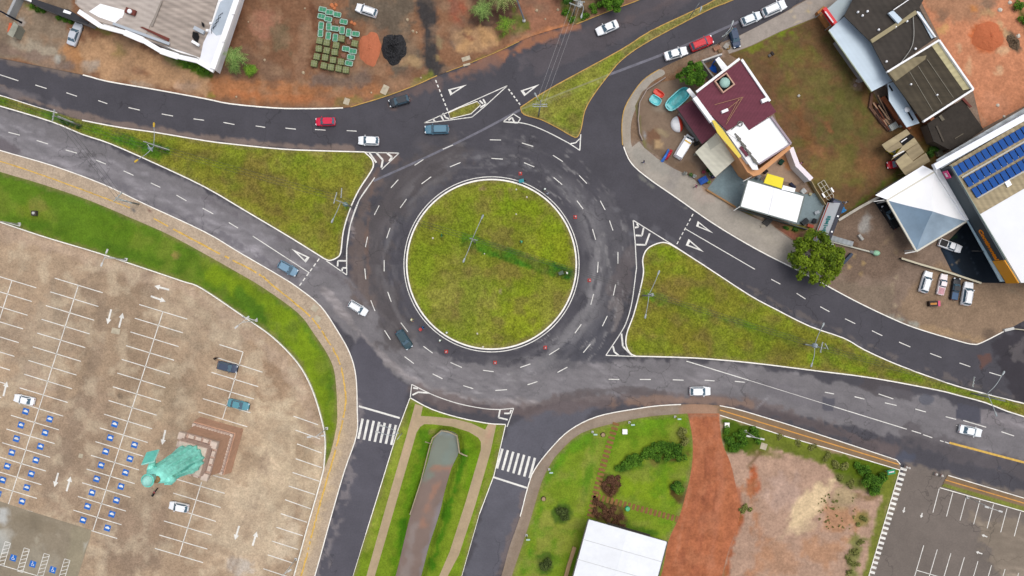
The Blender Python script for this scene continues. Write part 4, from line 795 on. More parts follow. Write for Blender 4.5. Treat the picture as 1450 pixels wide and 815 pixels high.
# ================================================================ VEHICLES
GLASS = M('car_glass', (86,112,128), 0.12, spec=0.5, coat=0.2)  # base colour carries the pale blue of reflected sky
TYRE = M('tyre_rubber', (28,28,30), 0.9); RIM = M('wheel_rim', (150,150,152), 0.4, metal=.6)
LAMPW = M('headlight_lens', (225,230,235), 0.2, coat=.5); LAMPR = M('tail_light_lens', (150,22,20), 0.3)
TRIM = M('black_trim', (30,30,32), 0.6)
KIND = {  # L, W, H, hood z, belt z, deck z, windscreen base x, roof front, roof rear, rear glass base
 'hatch': (4.0,1.74,1.50,.88,.98,.98,.92,.28,-1.42,-1.86),
 'sedan': (4.5,1.78,1.46,.86,.96,.98,.92,.30,-.95,-1.52),
 'suv': (4.5,1.86,1.68,1.02,1.10,1.10,1.05,.48,-1.75,-2.12),
 'estate': (4.5,1.70,1.42,.86,.95,.95,.98,.42,-1.75,-2.1),
 'pickup': (5.1,1.84,1.62,1.0,1.08,1.05,1.15,.62,-.35,-.62),
 'van': (5.0,1.90,1.95,1.15,1.25,1.25,2.0,1.45,-2.3,-2.42)}
def car(kind, label, cat, c, d, rgb, sc_=1.0, group=None, loc=None, h=0, extra=None, name=None):
    L, Wd, Ht, hz, bz, dz, xa, xb, xc, xd = KIND[kind]
    p = P(c[0], c[1]); a = math.atan2(-d[1], d[0])
    t = thing(name or {'hatch':'hatchback_car','sedan':'sedan_car','suv':'suv_car','estate':'estate_car','pickup':'pickup_truck','van':'van'}[kind], label, cat, (p[0], p[1], h), a, group)
    if sc_ != 1: t.scale = (sc_, sc_, sc_)
    paint_ = M('car_paint_%d_%d_%d' % tuple(rgb), rgb, 0.45, spec=.3, coat=.06)
    hl = L/2; X = [-hl, -hl+.07, -hl+.3, xd-.02, xc, 0, xb, xa, hl-.75, hl-.32, hl-.08, hl]
    X = sorted(X); vs = []; ny = 9
    for x in X:
        u = x/hl; w = Wd/2*(1-0.13*max(0, u-.45)/.55*max(0, u-.45)/.55*1.6-0.10*(max(0, -u-.6)/.4)**2)
        if abs(u) > .985: w *= .88
        zt = hz-.20*max(0, (u-.72)/.28)**2 if x > xa-.01 else (dz-.05*max(0, (-u-.85)/.15) if x < xd else bz)
        if abs(u) > .985: zt -= .12
        zb = .30 if abs(u) < .985 else .42
        sec = [(-w*.90, zb), (-w, zb+.18), (-w*1.0, (zb+zt)/2+.05), (-w*.965, zt-.10), (-w*.88, zt-.015), (0, zt+.03), (w*.88, zt-.015), (w*.965, zt-.10), (w*1.0, (zb+zt)/2+.05), (w, zb+.18), (w*.90, zb)]
        ny = len(sec); vs += [(x, y, z) for y, z in sec]
    fs = [(i*ny+k, (i+1)*ny+k, (i+1)*ny+(k+1) % ny, i*ny+(k+1) % ny) for i in range(len(X)-1) for k in range(ny)]
    fs += [tuple(range(ny)), tuple(range((len(X)-1)*ny, len(X)*ny))[::-1]]
    mb = MB(); mb.add(vs, fs)
    wb, wr = Wd/2*.86, Wd/2*.70; zr = Ht
    fb = [(xa, wb, bz-.05), (xd, wb, bz-.05), (xd, -wb, bz-.05), (xa, -wb, bz-.05)]
    m_ = (xb+xc)/2
    ft = [(xb, wr, zr-.04), (m_, wr*1.03, zr), (xc, wr*.97, zr-.04), (xc-.03, 0, zr-.01), (xc, -wr*.97, zr-.04), (m_, -wr*1.03, zr), (xb, -wr, zr-.04), (xb+.05, 0, zr-.01)]
    mb.add(fb+ft, [(4, 5, 6, 7, 8, 9, 10, 11), (0, 1, 6, 5, 4), (3, 10, 9, 8, 2), (0, 4, 11, 10, 3), (1, 2, 8, 7, 6)])
    body = mb.build('body', [paint_], t); fixn(body)
    body.data.polygons.foreach_set('use_smooth', [True]*len(body.data.polygons))
    m = body.modifiers.new('b', 'EDGE_SPLIT'); m.split_angle = math.radians(40)
    def pane(nm, q, off, mat=GLASS, ins=.86, iv=.84):
        q = [Vector(v) for v in q]; ce = sum(q, Vector())/len(q); n = (q[1]-q[0]).cross(q[2]-q[0]).normalized()
        if n.z < 0: n = -n
        vt = [ce+(v-ce)*ins+n*off for v in q]; vb = [v-n*.03 for v in vt]; k = len(q)
        o = mesh_obj(nm, vt+vb, [tuple(range(k)), tuple(range(k, 2*k))[::-1]]+[(i, k+i, k+(i+1) % k, (i+1) % k) for i in range(k)], mat, t); fixn(o); return o
    pane('windscreen', [(xa, wb, bz-.03), (xa, -wb, bz-.03), (xb, -wr, zr-.04), (xb, wr, zr-.04)], .03, ins=.93)
    if kind == 'pickup':
        pane('rear_window', [(xd, wb, bz), (xd, -wb, bz), (xc, -wr, zr-.05), (xc, wr, zr-.05)], .02)
        bm_ = MB(); bm_.box(((-hl+xd)/2, 0, dz+.03), (xd+hl-.35, Wd*.74, .06)); bm_.build('cargo_bed', extra or TRIM, t)
    elif kind == 'van':
        pass
    else: pane('rear_window', [(xd, wb, bz-.02), (xd, -wb, bz-.02), (xc, -wr*.97, zr-.05), (xc, wr*.97, zr-.05)], .03, ins=.90)
    if kind != 'van':
        for s in (1, -1):
            q = [(xa-.12, s*wb, bz), (xd+.12, s*wb, bz), (xc+.05, s*wr*.97, zr-.06), (xb-.05, s*wr, zr-.06)]
            qq = [Vector(v) for v in q]; n = Vector((0, s, .35)).normalized(); ce = sum(qq, Vector())/4
            vt = [ce+(v-ce)*.9+n*.035 for v in qq]; vb = [v-n*.05 for v in vt]
            fixn(mesh_obj('side_window', vt+vb, [(0,1,2,3),(7,6,5,4),(0,4,5,1),(1,5,6,2),(2,6,7,3),(3,7,4,0)], GLASS, t))
    for s in (1, -1):
        b = MB(); b.box((hl-.20, s*(Wd/2-.34), hz-.17), (.30, .34, .12), rz=-s*.35); b.build('headlight', LAMPW, t)
        b = MB(); b.box((-hl+.06, s*(Wd/2-.30), dz-.14), (.14, .26, .16)); b.build('tail_light', LAMPR, t)
        b = MB(); b.box((xa-.28, s*(Wd/2+.06), bz+.03), (.14, .2, .13)); b.build('wing_mirror', paint_ if kind != 'pickup' else TRIM, t)
        for x in (hl-.78, -hl+.76):
            b = MB(); pr = [(.10, -.1), (.29, -.11), (.32, -.05), (.32, .05), (.29, .11), (.10, .1)]; n = 16; v = []
            for (r, yy) in pr: v += [(x+r*math.cos(2*PI*k/n), s*(Wd/2-.12)+yy, .32+r*math.sin(2*PI*k/n)) for k in range(n)]
            f = [(i*n+k, i*n+(k+1) % n, (i+1)*n+(k+1) % n, (i+1)*n+k) for i in range(len(pr)-1) for k in range(n)]+[tuple(range(n)), tuple(range(5*n, 6*n))]
            b.add(v, f); w_ = fixn(b.build('wheel', TYRE, t))
            b = MB(); n = 12; b.add([(x+.19*math.cos(2*PI*k/n), s*(Wd/2-.005), .32+.19*math.sin(2*PI*k/n)) for k in range(n)]+[(x, s*(Wd/2+.012), .32)], [(k, (k+1) % n, n) for k in range(n)]); b.build('rim', RIM, w_)
    b = MB(); b.box((hl-.01, 0, .42), (.06, Wd*.7, .16)); b.build('front_grille', TRIM, t)
    b = MB(); b.box((-hl+.0, 0, .55), (.05, .45, .12)); b.build('number_plate', M('number_plate', (190,190,186), .5), t)
    if kind == 'suv':
        for s in (1, -1): b = MB(); b.tube([(xb-.15, s*wr*.86, zr+.06), (m_, s*wr*.86, zr+.08), (xc+.15, s*wr*.86, zr+.06)], .025, 6); b.build('roof_rail', TRIM, t)
    if kind in ('suv', 'hatch'):
        b = MB(); b.tube([(xc+.25, 0, zr-.02), (xc+.02, 0, zr+.16)], .012, 5); b.build('aerial', TRIM, t)
    return t
WH = (236,238,240)
car('sedan','silver sedan parked on the brown cobbles beside the big grey-roofed building','car',(109,50),(.34,-.94),(212,218,226))
car('hatch','crimson hatchback driving along the curve below the brown dirt yard','car',(462,173),(-1,.02),(222,34,72), .95)
car('hatch','dark slate hatchback driving beside the orange kerb of the dirt yard','car',(566,144),(-1,.28),(52,58,66))
car('hatch','white hatchback passing the hatched tip of the west grass island','car',(523,200),(-1,-.03),WH)
car('estate','old steel blue estate car below the small hatched splitter island','car',(619,184),(-1,.02),(92,136,158), 1.03)
car('sedan','white sedan driving alone on the road below the top hedge','car',(859,41),(-1,.42),WH, .98)
car('suv','white car parked on dark earth above the black gravel heap','car',(520,16.5),(-1,-.34),WH, .93)
car('sedan','white sedan parked last in the kerbside row, behind the red car','car',(956,77),(1,-.30),WH)
car('suv','bright red car parked at the kerb between a white and a blue one','car',(992,63),(1,-.42),(222,20,44), 1.0)
car('hatch','dark blue hatchback parked crosswise on the concrete pavement','car',(1039,55),(.27,1),(34,62,96), .95)
car('hatch','small white car parked behind the longer white car at the top kerb','car',(1062,28),(1,-.42),(226,232,236), 1.0)
car('suv','long white car parked first in the kerbside row at the top','car',(1094,14),(1,-.45),WH, 1.06)
car('hatch','pale blue hatchback waiting at the dashed line by the beige pavement','car',(409,380),(1,.55),(128,164,188))
car('suv','white car with roof rails entering the ring from the south-west road','car',(508,436),(1,.60),WH, .88)
car('hatch','dark teal hatchback driving round the south-west side of the ring','car',(573,480),(.66,1),(48,78,88), 1.02)
car('hatch','white hatchback driving on the grey road above the red dirt drive','car',(990,553),(1,-.01),WH, 1.0)
car('sedan','white sedan driving near the start of the yellow edge line','car',(1371,609),(1,.22),(232,236,238), .98)
car('hatch','dark blue grey hatchback in the bay nearest the curved grass verge','car',(324,519),(1,.24),(70,82,104), .97)
car('sedan','turquoise sedan parked in the bay just above the statue','car',(339.5,572),(1,.24),(98,160,174), .92)
car('sedan','white sedan parked above the first blue painted bay','car',(37.5,565),(-1,-.22),WH, .90)
car('hatch','white hatchback parked in the bay just below the statue','car',(255.5,716),(-1,-.20),WH, .95)
car('suv','leftmost white car of the row of four on the cobbles','car',(1308,399),(.30,-1),WH, .93)
car('pickup','white pickup with a reddish load, second in the row of four','pickup truck',(1331.5,402.5),(.22,-1),(236,226,226), .80, extra=M('reddish_load',(212,160,166),.8,n=(2,.3)))
car('pickup','black pickup with a slate blue bed cover between two white vehicles','pickup truck',(1350,409),(.16,-1),(20,28,40), .84, extra=M('slate_blue_cover',(66,98,132),.5))
car('suv','rightmost white car of the row of four on the cobbles','car',(1366,415.5),(.16,-1),WH, 1.0)
car('pickup','white pickup with an open dark bed beside the hipped grey canopy','pickup truck',(1342.5,348),(1,.36),WH, .88)
car('hatch','small bright red car half under the beige sheet roof','car',(1266.5,233),(-1,.12),(204,22,44), .88)
car('hatch','yellow car mostly hidden under the beige sheet roof','car',(1266,215),(-.9,-.42),(222,196,24), .88)
car('van','white van with a yellow band across its roof in the pool yard','van',(967,209),(.52,-.85),WH, .98)
vt = [o for o in C.objects if o.get('category') == 'van'][0]
b = MB(); b.box((.9,0,2.0),(.26,1.3,.10)); b.build('yellow_roof_bar', M('yellow_plastic',(226,180,40),.5), vt)
car('pickup','black pickup parked under the left edge of the hipped canopy','pickup truck',(1259,306),(-.5,-.86),(24,28,34), 1.0)

# motorcycle beside the statue
def motorcycle(c, d, label):
    p = P(*c); t = thing('motorcycle', label, 'motorcycle', (p[0], p[1], z1), math.atan2(-d[1], d[0]))
    for x in (.68, -.62):
        b = MB(); n = 14; pts = [(x+.29*math.cos(2*PI*k/n), 0, .31+.29*math.sin(2*PI*k/n)) for k in range(n+1)]; b.tube(pts, .06, 6); b.build('wheel', TYRE, t)
    b = MB(); b.box((0, 0, .5), (.7, .26, .3)); b.tube([(.68, 0, .31), (.45, 0, .95)], .05, 6); b.build('frame', TRIM, t)
    b = MB(); b.lathe((.18, 0, .72), [(.16, 0), (.22, .08), (.16, .2), (.05, .24)], 10, sx=1.3); b.build('fuel_tank', M('tank_red', (150,60,56), .3), t, smooth=True)
    b = MB(); b.box((-.35, 0, .82), (.7, .28, .1)); b.build('seat', TRIM, t)
    b = MB(); b.tube([(.38, -.38, 1.02), (.45, 0, 1.0), (.38, .38, 1.02)], .025, 6); b.build('handlebar', RIM, t)
motorcycle((221,696), (.6,-1), 'lone motorcycle standing on the brick paving below the statue')

# ================================================================ PEOPLE
SKIN = M('skin', (172,120,92), .6); HAIR = M('dark_hair', (36,28,24), .8)
_pc = {}
def person_mesh(pose):
    if pose in _pc: return _pc[pose]
    V = [(0,0,.95),(0,0,1.12),(0,0,1.32),(0,0,1.46),(0,0,1.54),(.01,0,1.64),(0,0,1.73)]
    E = [(0,1),(1,2),(2,3),(3,4),(4,5),(5,6)]; R = [.15,.135,.155,.10,.055,.10,.07]
    def limb(root, pts, rs):
        pr = root
        for q, r in zip(pts, rs): V.append(q); R.append(r); E.append((pr, len(V)-1)); pr = len(V)-1
    st = .22 if pose == 'walk' else .04; bend = pose == 'bend'
    for s in (1, -1):
        limb(0, [(0,s*.10,.86),(s*st*.5+.03,s*.11,.48),(s*st-(.04),s*.11,.09),(s*st+.14,s*.12,.05)], [.105,.07,.05,.045])
        if bend: ar = [(.0,s*.19,1.40),(.12,s*.26,1.12),(.36,s*.2,.98),(.46,s*.16,.95)]
        else: ar = [(.0,s*.19,1.40),(-s*st*.5,s*.26,1.12),(.08-s*st*.9,s*.27,.88),(.12-s*st,s*.26,.80)]
        limb(2, ar, [.065,.05,.038,.035])
        h = Vector(ar[-1]); hi = len(V)-1
        for k in range(4): V.append(tuple(h+Vector((.09, (k-1.5)*.022, -.03)))); R.append(.011); E.append((hi, len(V)-1))
        V.append(tuple(h+Vector((.03, -s*.05, -.02)))); R.append(.013); E.append((hi, len(V)-1))
    V.append((.115,0,1.63)); R.append(.016); E.append((5, len(V)-1))
    if bend: V = [((v[0]+(v[2]-.95)*.62, v[1], .95+(v[2]-.95)*.76) if v[2] > .96 or abs(v[1]) > .17 else v) for v in V]
    me = bpy.data.meshes.new('p'); me.from_pydata(V, E, []); o = bpy.data.objects.new('p', me); C.objects.link(o)
    m = o.modifiers.new('s', 'SKIN'); sk = me.skin_vertices[0].data
    for i, r in enumerate(R): sk[i].radius = (r, r*1.15 if i in (0,1,2) else r)
    sk[0].use_root = True
    m2 = o.modifiers.new('u', 'SUBSURF'); m2.levels = 1
    bpy.context.view_layer.update(); dg = bpy.context.evaluated_depsgraph_get(); nm = bpy.data.meshes.new_from_object(o.evaluated_get(dg))
    bpy.data.objects.remove(o); _pc[pose] = nm; return nm
def person(c, d, label, shirt, trous, hair=HAIR, pose='walk', h=0.0, hat=None, group=None):
    p = P(*c); me = person_mesh(pose).copy(); me.materials.clear()
    for m in (SKIN, M('shirt_%d_%d_%d' % shirt, shirt, .8), M('trousers_%d_%d_%d' % trous, trous, .85), TRIM): me.materials.append(m)
    for f in me.polygons:
        z = f.center.z; y = abs(f.center.y); f.use_smooth = True
        f.material_index = 3 if z < .09 else 2 if (z < .98 and y < .19) else 1 if (z < 1.47 and z > .98 and not (y > .22 and z < 1.05)) else 0
    t = bpy.data.objects.new('person', me); C.objects.link(t); t.location = (p[0], p[1], h); t.rotation_euler = (0, 0, math.atan2(-d[1], d[0])); tag(t, label, 'person', group)
    hx, hz = (.44, 1.49) if pose == 'bend' else (0, 1.64)
    b = MB(); b.lathe((hx-.02, 0, hz), [(.125, .0), (.13, .05), (.10, .11), (.04, .145)], 12)
    if hat: b.lathe((hx, 0, hz+.03), [(.19, 0), (.19, .015)], 14)
    b.build('hard_hat' if hat else 'hair', M('hat_%d_%d_%d' % hat, hat, .4) if hat else hair, t, smooth=True)
    return t
PG = 'road crew around the central island'
G1, G2 = (120,176,120), (44,52,60)
person((584,452),(1,.3),'worker in pale yellow standing alone on the ring road west of the island',(214,208,140),(196,190,130),h=0,hat=(240,236,200),group=PG)
person((598.5,463.5),(1,-.3),'worker in a blue top beside the red barrel on the ring',(60,110,170),(40,52,80),h=0,group=PG,pose='bend')
person((624,481),(.2,1),'worker in green on the asphalt just outside the south kerb',G1,G2,h=0,hat=(230,236,226),group=PG)
person((633.5,470),(.2,1),'worker in green on the grass just inside the south kerb',G1,G2,h=z1,hat=(230,236,226),group=PG)
person((771,269),(.6,1),'worker in green on the ring road by the north-east kerb',G1,G2,h=0,hat=(236,240,236),group=PG)
person((775.5,276),(-.6,-1),'worker in grey bending down at the north-east kerb',(150,156,170),G2,h=0,pose='bend',group=PG)
person((626,333.5),(1,.2),'worker in green on the grass left of the central lamp post',(60,168,110),(40,60,50),h=z1,group=PG)
person((739.5,342),(-1,.3),'worker in green bending on the grass right of the central lamp post',(92,176,130),(60,80,70),h=z1,pose='bend',group=PG)
person((802,386.5),(-1,0),'worker in pale green at the right end of the dark mown strip',(190,214,170),(60,90,60),h=z1,hat=(240,240,230),group=PG)
person((499,57),(0,1),'worker in white standing among the stacked green trays',(232,232,232),(150,160,160),h=z1,hat=(240,240,240))
person((545,127.5),(1,0),'person in white standing on the slab by the orange kerb',(206,196,176),(150,140,126),h=z1) if False else None
person((910.0,230),(1,.4),'person in a lilac shirt on the pavement outside the pool yard',(112,108,150),(50,54,84),h=z1)
person((241.5,505.5),(0,1),'x',(30,30,34),(30,30,34),h=z1) if False else None
person((308.5,506.5),(1,.2),'person in black standing at the end of a parking line',(28,28,34),(24,26,32),h=z1)
person((1194.5,287),(.3,1),'person in white and blue beside the covered scrap behind the signs',(226,222,222),(52,130,186),h=z1)
person((983.5,264.5),(-1,0),'person in pink on the pavement by the plant display',(206,104,146),(96,80,90),h=z1)
person((1131.5,232),(.3,1),'person in pink and white behind the long white wall',(218,140,170),(220,210,214),h=z1)
# cones, barrow
def cone(c, label, rgb=(222,62,48)):
    p = P(*c); t = thing('traffic_cone', label, 'traffic cone', (p[0], p[1], 0), 0, 'cones round the works on the ring')
    b = MB(); b.box((0,0,.02),(.62,.62,.04)); b.build('base', M('cone_red',rgb,.6), t)
    b = MB(); b.lathe((0,0,.04),[(.24,0),(.19,.3),(.11,.7),(.06,.9)],16); b.build('cone_body', M('cone_red',rgb,.6), t, smooth=True)
    b = MB(); b.lathe((0,0,.04),[(.185,.36),(.148,.52)],16); b.lathe((0,0,.04),[(.125,.68),(.08,.905),(.0,.91)],16); b.build('reflective_band', M('cone_white',(238,214,214),.5), t)
for c, l in (((736.8,245.5),'red cone on the ring just above the teal barrow'),((814.5,307),'red cone with white tip on the ring east of the grass circle, upper one'),((834.4,396.7),'red cone on the ring straight east of the mown strip'),((772,491.7),'red cone on the ring south-east of the grass circle'),((701,513),'red cone alone on the ring due south of the grass circle'),((632,497.5),'red cone on the ring just below the two green workers')): cone(c, l)
def barrow(c, a, label, col):
    p = P(*c); t = thing('wheelbarrow', label, 'wheelbarrow', (p[0], p[1], 0), a)
    b = MB(); b.add([(-.45,-.3,.62),(.5,-.36,.68),(.5,.36,.68),(-.45,.3,.62),(-.3,-.2,.3),(.2,-.22,.3),(.2,.22,.3),(-.3,.2,.3)],[(0,1,5,4),(1,2,6,5),(2,3,7,6),(3,0,4,7),(4,5,6,7),(0,3,2,1)]); fixn(b.build('tray', M('tray_%d'%col[0],col,.5), t))
    b = MB(); 
    for s in (1,-1): b.tube([(.75,s*.05,.2),(-.3,s*.22,.4),(-.95,s*.3,.65)],.025,6)
    b.build('handles', TRIM, t)
    b = MB(); n = 12; b.tube([(.72+.17*math.cos(2*PI*k/n),0,.2+.17*math.sin(2*PI*k/n)) for k in range(n+1)],.05,6); b.build('wheel', TYRE, t)
b0 = barrow((738,256.5), .2, 'teal wheelbarrow at the north kerb of the central island', (40,150,162))
barrow((794,386.5), .4, 'dark grey wheelbarrow on the dark mown strip of the central island', (84,100,86))
def barrel(c, label, rgb, r=.3, h=.9, z=0.0):
    p = P(*c); t = thing('barrel', label, 'barrel', (p[0], p[1], z))
    b = MB(); b.lathe((0,0,0),[(r*.94,0),(r,.05),(r,h*.3),(r*1.04,h*.33),(r,h*.36),(r,h*.63),(r*1.04,h*.66),(r,h*.69),(r,h-.04),(r*.94,h)],18); b.build('drum', M('drum_%d_%d'%(rgb[0],rgb[1]),rgb,.5), t)
    b = MB(); b.lathe((0,0,h),[(r*.9,0),(r*.88,.03)],18); b.build('lid', M('drum_lid_%d_%d'%(rgb[0],rgb[1]),tuple(int(v*.85) for v in rgb),.5), t)
barrel((596,466), 'red barrel on the ring beside the worker in blue', (214,70,70), .32, .9)

# ================================================================ POLES, LAMPS AND WIRES
POLE = M('pole_concrete', (168,168,160), .8, n=(1.5,.12)); STEEL = M('galvanised_steel', (176,184,186), .5, metal=.3)
LITE = M('white_metal', (216,216,212), .5); YEM = M('lamp_yellow', (226,186,64), .4); INS = M('insulator_grey', (186,196,196), .4); GRNT = M('transformer_green', (120,150,140), .6)
def q3(px, py, h, base): v = P(px, py, h); return (v[0]-base[0], v[1]-base[1], v[2]-base[2])
def utility(basepx, h, label, arms=(), bars=(), box=None, cat='power pole', name='power_pole', heads=STEEL, pm=POLE, r=.17, z=z1, insul=True):
    """arms: lamp arms as lists of (px,py,h); bars: crossarms as (a, b, h)"""
    p = P(*basepx); base = (p[0], p[1], z); t = thing(name, label, cat, base)
    b = MB(); b.tube([(0,0,0),(0,0,h)], [r, r*.6], 10); b.build('pole', pm, t, smooth=True)
    for a in arms:
        pts = [q3(x, y, hh, base) for x, y, hh in a]; b = MB(); b.tube(crv3(pts), .06, 6); ar = b.build('lamp_arm', STEEL, t, smooth=True)
        e = Vector(pts[-1]); d = (Vector(pts[-1])-Vector(pts[-2])); an = math.atan2(d.y, d.x)
        b = MB(); R = Matrix.Rotation(an, 3, 'Z'); b.add([tuple(e+R@Vector(v)) for v in [(-.1,-.12,-.02),(.5,-.2,0),(.75,-.1,0),(.75,.1,0),(.5,.2,0),(-.1,.12,-.02),(-.1,-.08,.12),(.5,-.12,.16),(.7,-.06,.1),(.7,.06,.1),(.5,.12,.16),(-.1,.08,.12)]],
            [(0,1,7,6),(1,2,8,7),(2,3,9,8),(3,4,10,9),(4,5,11,10),(5,0,6,11),(6,7,8,9,10,11),(5,4,3,2,1,0)]); b.build('lamp_head', heads, ar)
    for (x0, y0), (x1, y1), hh in bars:
        A = Vector(q3(x0, y0, hh, base)); B = Vector(q3(x1, y1, hh, base)); b = MB(); d = B-A
        b.box((A+B)/2, (d.length, .14, .14), rz=math.atan2(d.y, d.x)); cr = b.build('crossarm', M('crossarm_concrete', (186,190,184), .8), t)
        if insul:
            for k in range(4): 
                q = A+d*(.06+.88*k/3); b = MB(); b.lathe((q.x, q.y, q.z+.07), [(.03,0),(.09,.05),(.05,.1),(.09,.15),(.04,.22)], 8); b.build('insulator', INS, cr)
    if box:
        x, y, hh, rr, mt = box; c = Vector(q3(x, y, hh, base)); b = MB(); b.lathe(c, [(rr*.9,-.5),(rr,-.45),(rr,.4),(rr*.8,.5),(.05,.55)], 14); tr = b.build('transformer', mt, t, smooth=True)
        for k in range(3): b = MB(); b.lathe((c.x+rr*.5*math.cos(k*2.1), c.y+rr*.5*math.sin(k*2.1), c.z+.5), [(.05,0),(.07,.12),(.03,.3)], 8); b.build('bushing', INS, tr)
    return t
def crv3(p, n=5):
    if len(p) < 3: return p
    q = [Vector(a) for a in p]; q = [2*q[0]-q[1]]+q+[2*q[-1]-q[-2]]; o = []
    for i in range(1, len(q)-2):
        a, b, c, d = q[i-1:i+3]
        for k in range(n): t = k/n; o.append(.5*(2*b+(c-a)*t+(2*a-5*b+4*c-d)*t*t+(3*b-a-3*c+d)*t**3))
    return o+[q[-2]]
utility((673,343.5), 12, 'tall double-armed lamp post in the middle of the roundabout island', arms=[[(669,338,11.8),(676,322,12.0),(682,309,12)],[(669,338,11.8),(664,352,12),(658,366,12)]], bars=[((665,337),(676,340),10)], cat='lamp post', name='lamp_post')
utility((498,293), 9.5, 'power pole with green transformer near the kerb of the west grass island', arms=[[(482,287,9),(477,299,9.4),(471.7,310,9.5)]], bars=[((472.6,288),(477,272),9.4),((484,266),(483,280),9.2),((476,283),(492,290),8)], box=(489,289,7.0,.42,GRNT))
utility((237,213), 8.5, 'power pole with two yellow lamp heads on the west grass island', arms=[[(217.5,207,8),(218.5,192,8.4),(218,179,8.5)],[(217.5,207,8),(208,217,8.4),(195,226,8.5)]], bars=[((203,200),(240,212),7.4),((209,204),(216,214),7.6)], box=(213,210,6.5,.3,M('transformer_blue',(150,180,190),.6)), heads=YEM)
utility((115,178), 8.5, 'power pole standing in the thin end of the west grass strip', bars=[((77.5,155),(74.4,171),8.4),((82,164),(104,173),7.0)])
utility((197,289), 8, 'power pole standing on the beige pavement of the south-west road', bars=[((161,285),(173,272),7.8),((166,283),(180,284),7.6),((164,279),(187,288),7)])
utility((762.5,164), 11.5, 'power pole with twin crossarms on the north-east grass island', bars=[((754,147.5),(775,147.5),9.3),((754,150.5),(775,150.5),9.3)], arms=[[(763,142,10.5),(761,139,10.9),(759.5,136,11)]])
utility((1138,487), 9.5, 'power pole with grey transformer and two lamp arms on the east island', arms=[[(1153.7,490,9),(1157,478,9.4),(1164.5,462,9.5)],[(1153.7,490,9),(1153,503,9.4),(1150,514,9.5)]], bars=[((1164.7,484),(1161.5,499),9.3),((1168,486),(1172,494),9.2),((1140,487),(1160,491),7)], box=(1153.7,489,8.2,.42,M('transformer_grey',(190,204,214),.5)))
utility((1375,556.5), 9.5, 'power pole with two lamp arms on the far right grass tip', arms=[[(1398,557,9),(1410,545,9.4),(1419.5,530,9.5)],[(1398,557,9),(1404,570,9.4),(1409.5,584,9.5)]], bars=[((1379.6,533),(1377,548),7.5),((1385,557),(1404,558),7)])
utility((909.5,418), 10, 'double-armed lamp post near the left kerb of the east island', arms=[[(919,417,9.8),(927,400,10),(931.7,388,10)],[(919,417,9.8),(917,432,10),(914.5,445,10)]], bars=[((917,416),(926,418),8.6)], box=(923,417,7.5,.3,INS))
utility((1017,63.5), 9, 'power pole with angled lamp arm beside the dark blue car', arms=[[(1027,48,8.6),(1034,40,8.9),(1036.5,34,9)]], bars=[((1022,52),(1030,47),8)], z=z1)
utility((976.5,24.5), 7, 'thin lamp post on the narrow grass strip between the two top roads', arms=[[(990,16.5,6.6),(991,17,6.8),(992,14,7)]], r=.09, insul=False, name='lamp_post', cat='lamp post', pm=STEEL)
utility((812,21), 10, 'power pole with white transformer by the top hedge', bars=[((806,4),(822,10),9.2),((812,0),(828,3),9)], box=(821,6,8.0,.5,LITE), arms=[[(820,-2,9.5),(826,10,9.7),(824,20,9.8)]])
utility((31,32), 9, 'dark pole rising from a concrete pad on the cobbles top left', bars=[((-10,5),(-2,-6),8.5)], pm=M('dark_pole',(38,44,60),.7), r=.2)
def carpark_lamp(b_, label, top, h=7.5, z=z1):
    p = P(*b_); base = (p[0], p[1], z); t = thing('lamp_post', label, 'lamp post', base, 0, 'white lamp posts')
    b = MB(); b.box((0,0,.1),(.5,.5,.2)); b.build('base', LITE, t)
    b = MB(); b.tube([(0,0,.2),(0,0,h)],[.10,.07],10); b.build('pole', LITE, t, smooth=True)
    for s in (1,-1):
        d = Vector((math.cos(top), math.sin(top), 0))*s; b = MB(); b.tube([(0,0,h),tuple(d*.5+Vector((0,0,h+.05))),tuple(d*1.0+Vector((0,0,h+.05)))],.05,6); a_ = b.build('lamp_arm', LITE, t)
        b = MB(); b.box(d*1.3+Vector((0,0,h+.06)),(.75,.3,.12),rz=top); b.build('lamp_head', LITE, a_)
for b_, l, a_ in (((28.5,317),'white twin-headed lamp post on the white kerb at the left edge',1.2),((179.5,367),'white twin-headed lamp post on the white kerb above the left arrows',1.2),((363.5,453.5),'white twin-headed lamp post at the bend of the white kerb',.7),
   ((463,606),'white twin-headed lamp post at the lower tip of the grass verge',.1),((419.5,791),'white twin-headed lamp post by the lowest bays along the white wall',.6)): carpark_lamp(b_, l, a_)
carpark_lamp((1369.5,703.5), 'white twin-headed lamp post between bays of the lower right car park', -.3); carpark_lamp((1054.5,610), 'white lamp post in the green corner right of the dirt drive', -.2, 6)
t = utility((569.5,612.5), 6, 'white lamp post with a long arm over the left zebra crossing', arms=[[(565,613,5.9),(552,616,6.1),(537,612,6.0)],[(565,613,5.9),(552,606,6.1),(542,603,6)]], name='lamp_post', cat='lamp post', pm=LITE, heads=LITE, r=.1)
WIRE = M('cable_dark', (70,72,70), .7); WIREL = M('cable_light', (190,190,190), .5)
def wires(pts, hs, n, sp, label, mat=WIRE, r=.028, sag=.6):
    A = Vector(P(pts[0][0], pts[0][1], hs[0])); B = Vector(P(pts[1][0], pts[1][1], hs[1])); d = (B-A); nn = Vector((-d.y, d.x, 0)).normalized(); b = MB()
    for k in range(n):
        o = nn*(k-(n-1)/2)*sp; b.tube([A+o+d*t-Vector((0,0,4*sag*t*(1-t))) for t in [i/10 for i in range(11)]], r, 4)
    tag(b.build('overhead_wires', mat, rel=tuple(A), loc=tuple(A)), label, 'power lines', 'overhead wires between the poles')
wires([(76,163),(212,207)],[8.4,7.6],3,.6,'wires from the thin grass strip to the pole with yellow lamps'); wires([(-150,90),(76,163)],[8.4,8.4],3,.6,'wires leaving the frame on the left')
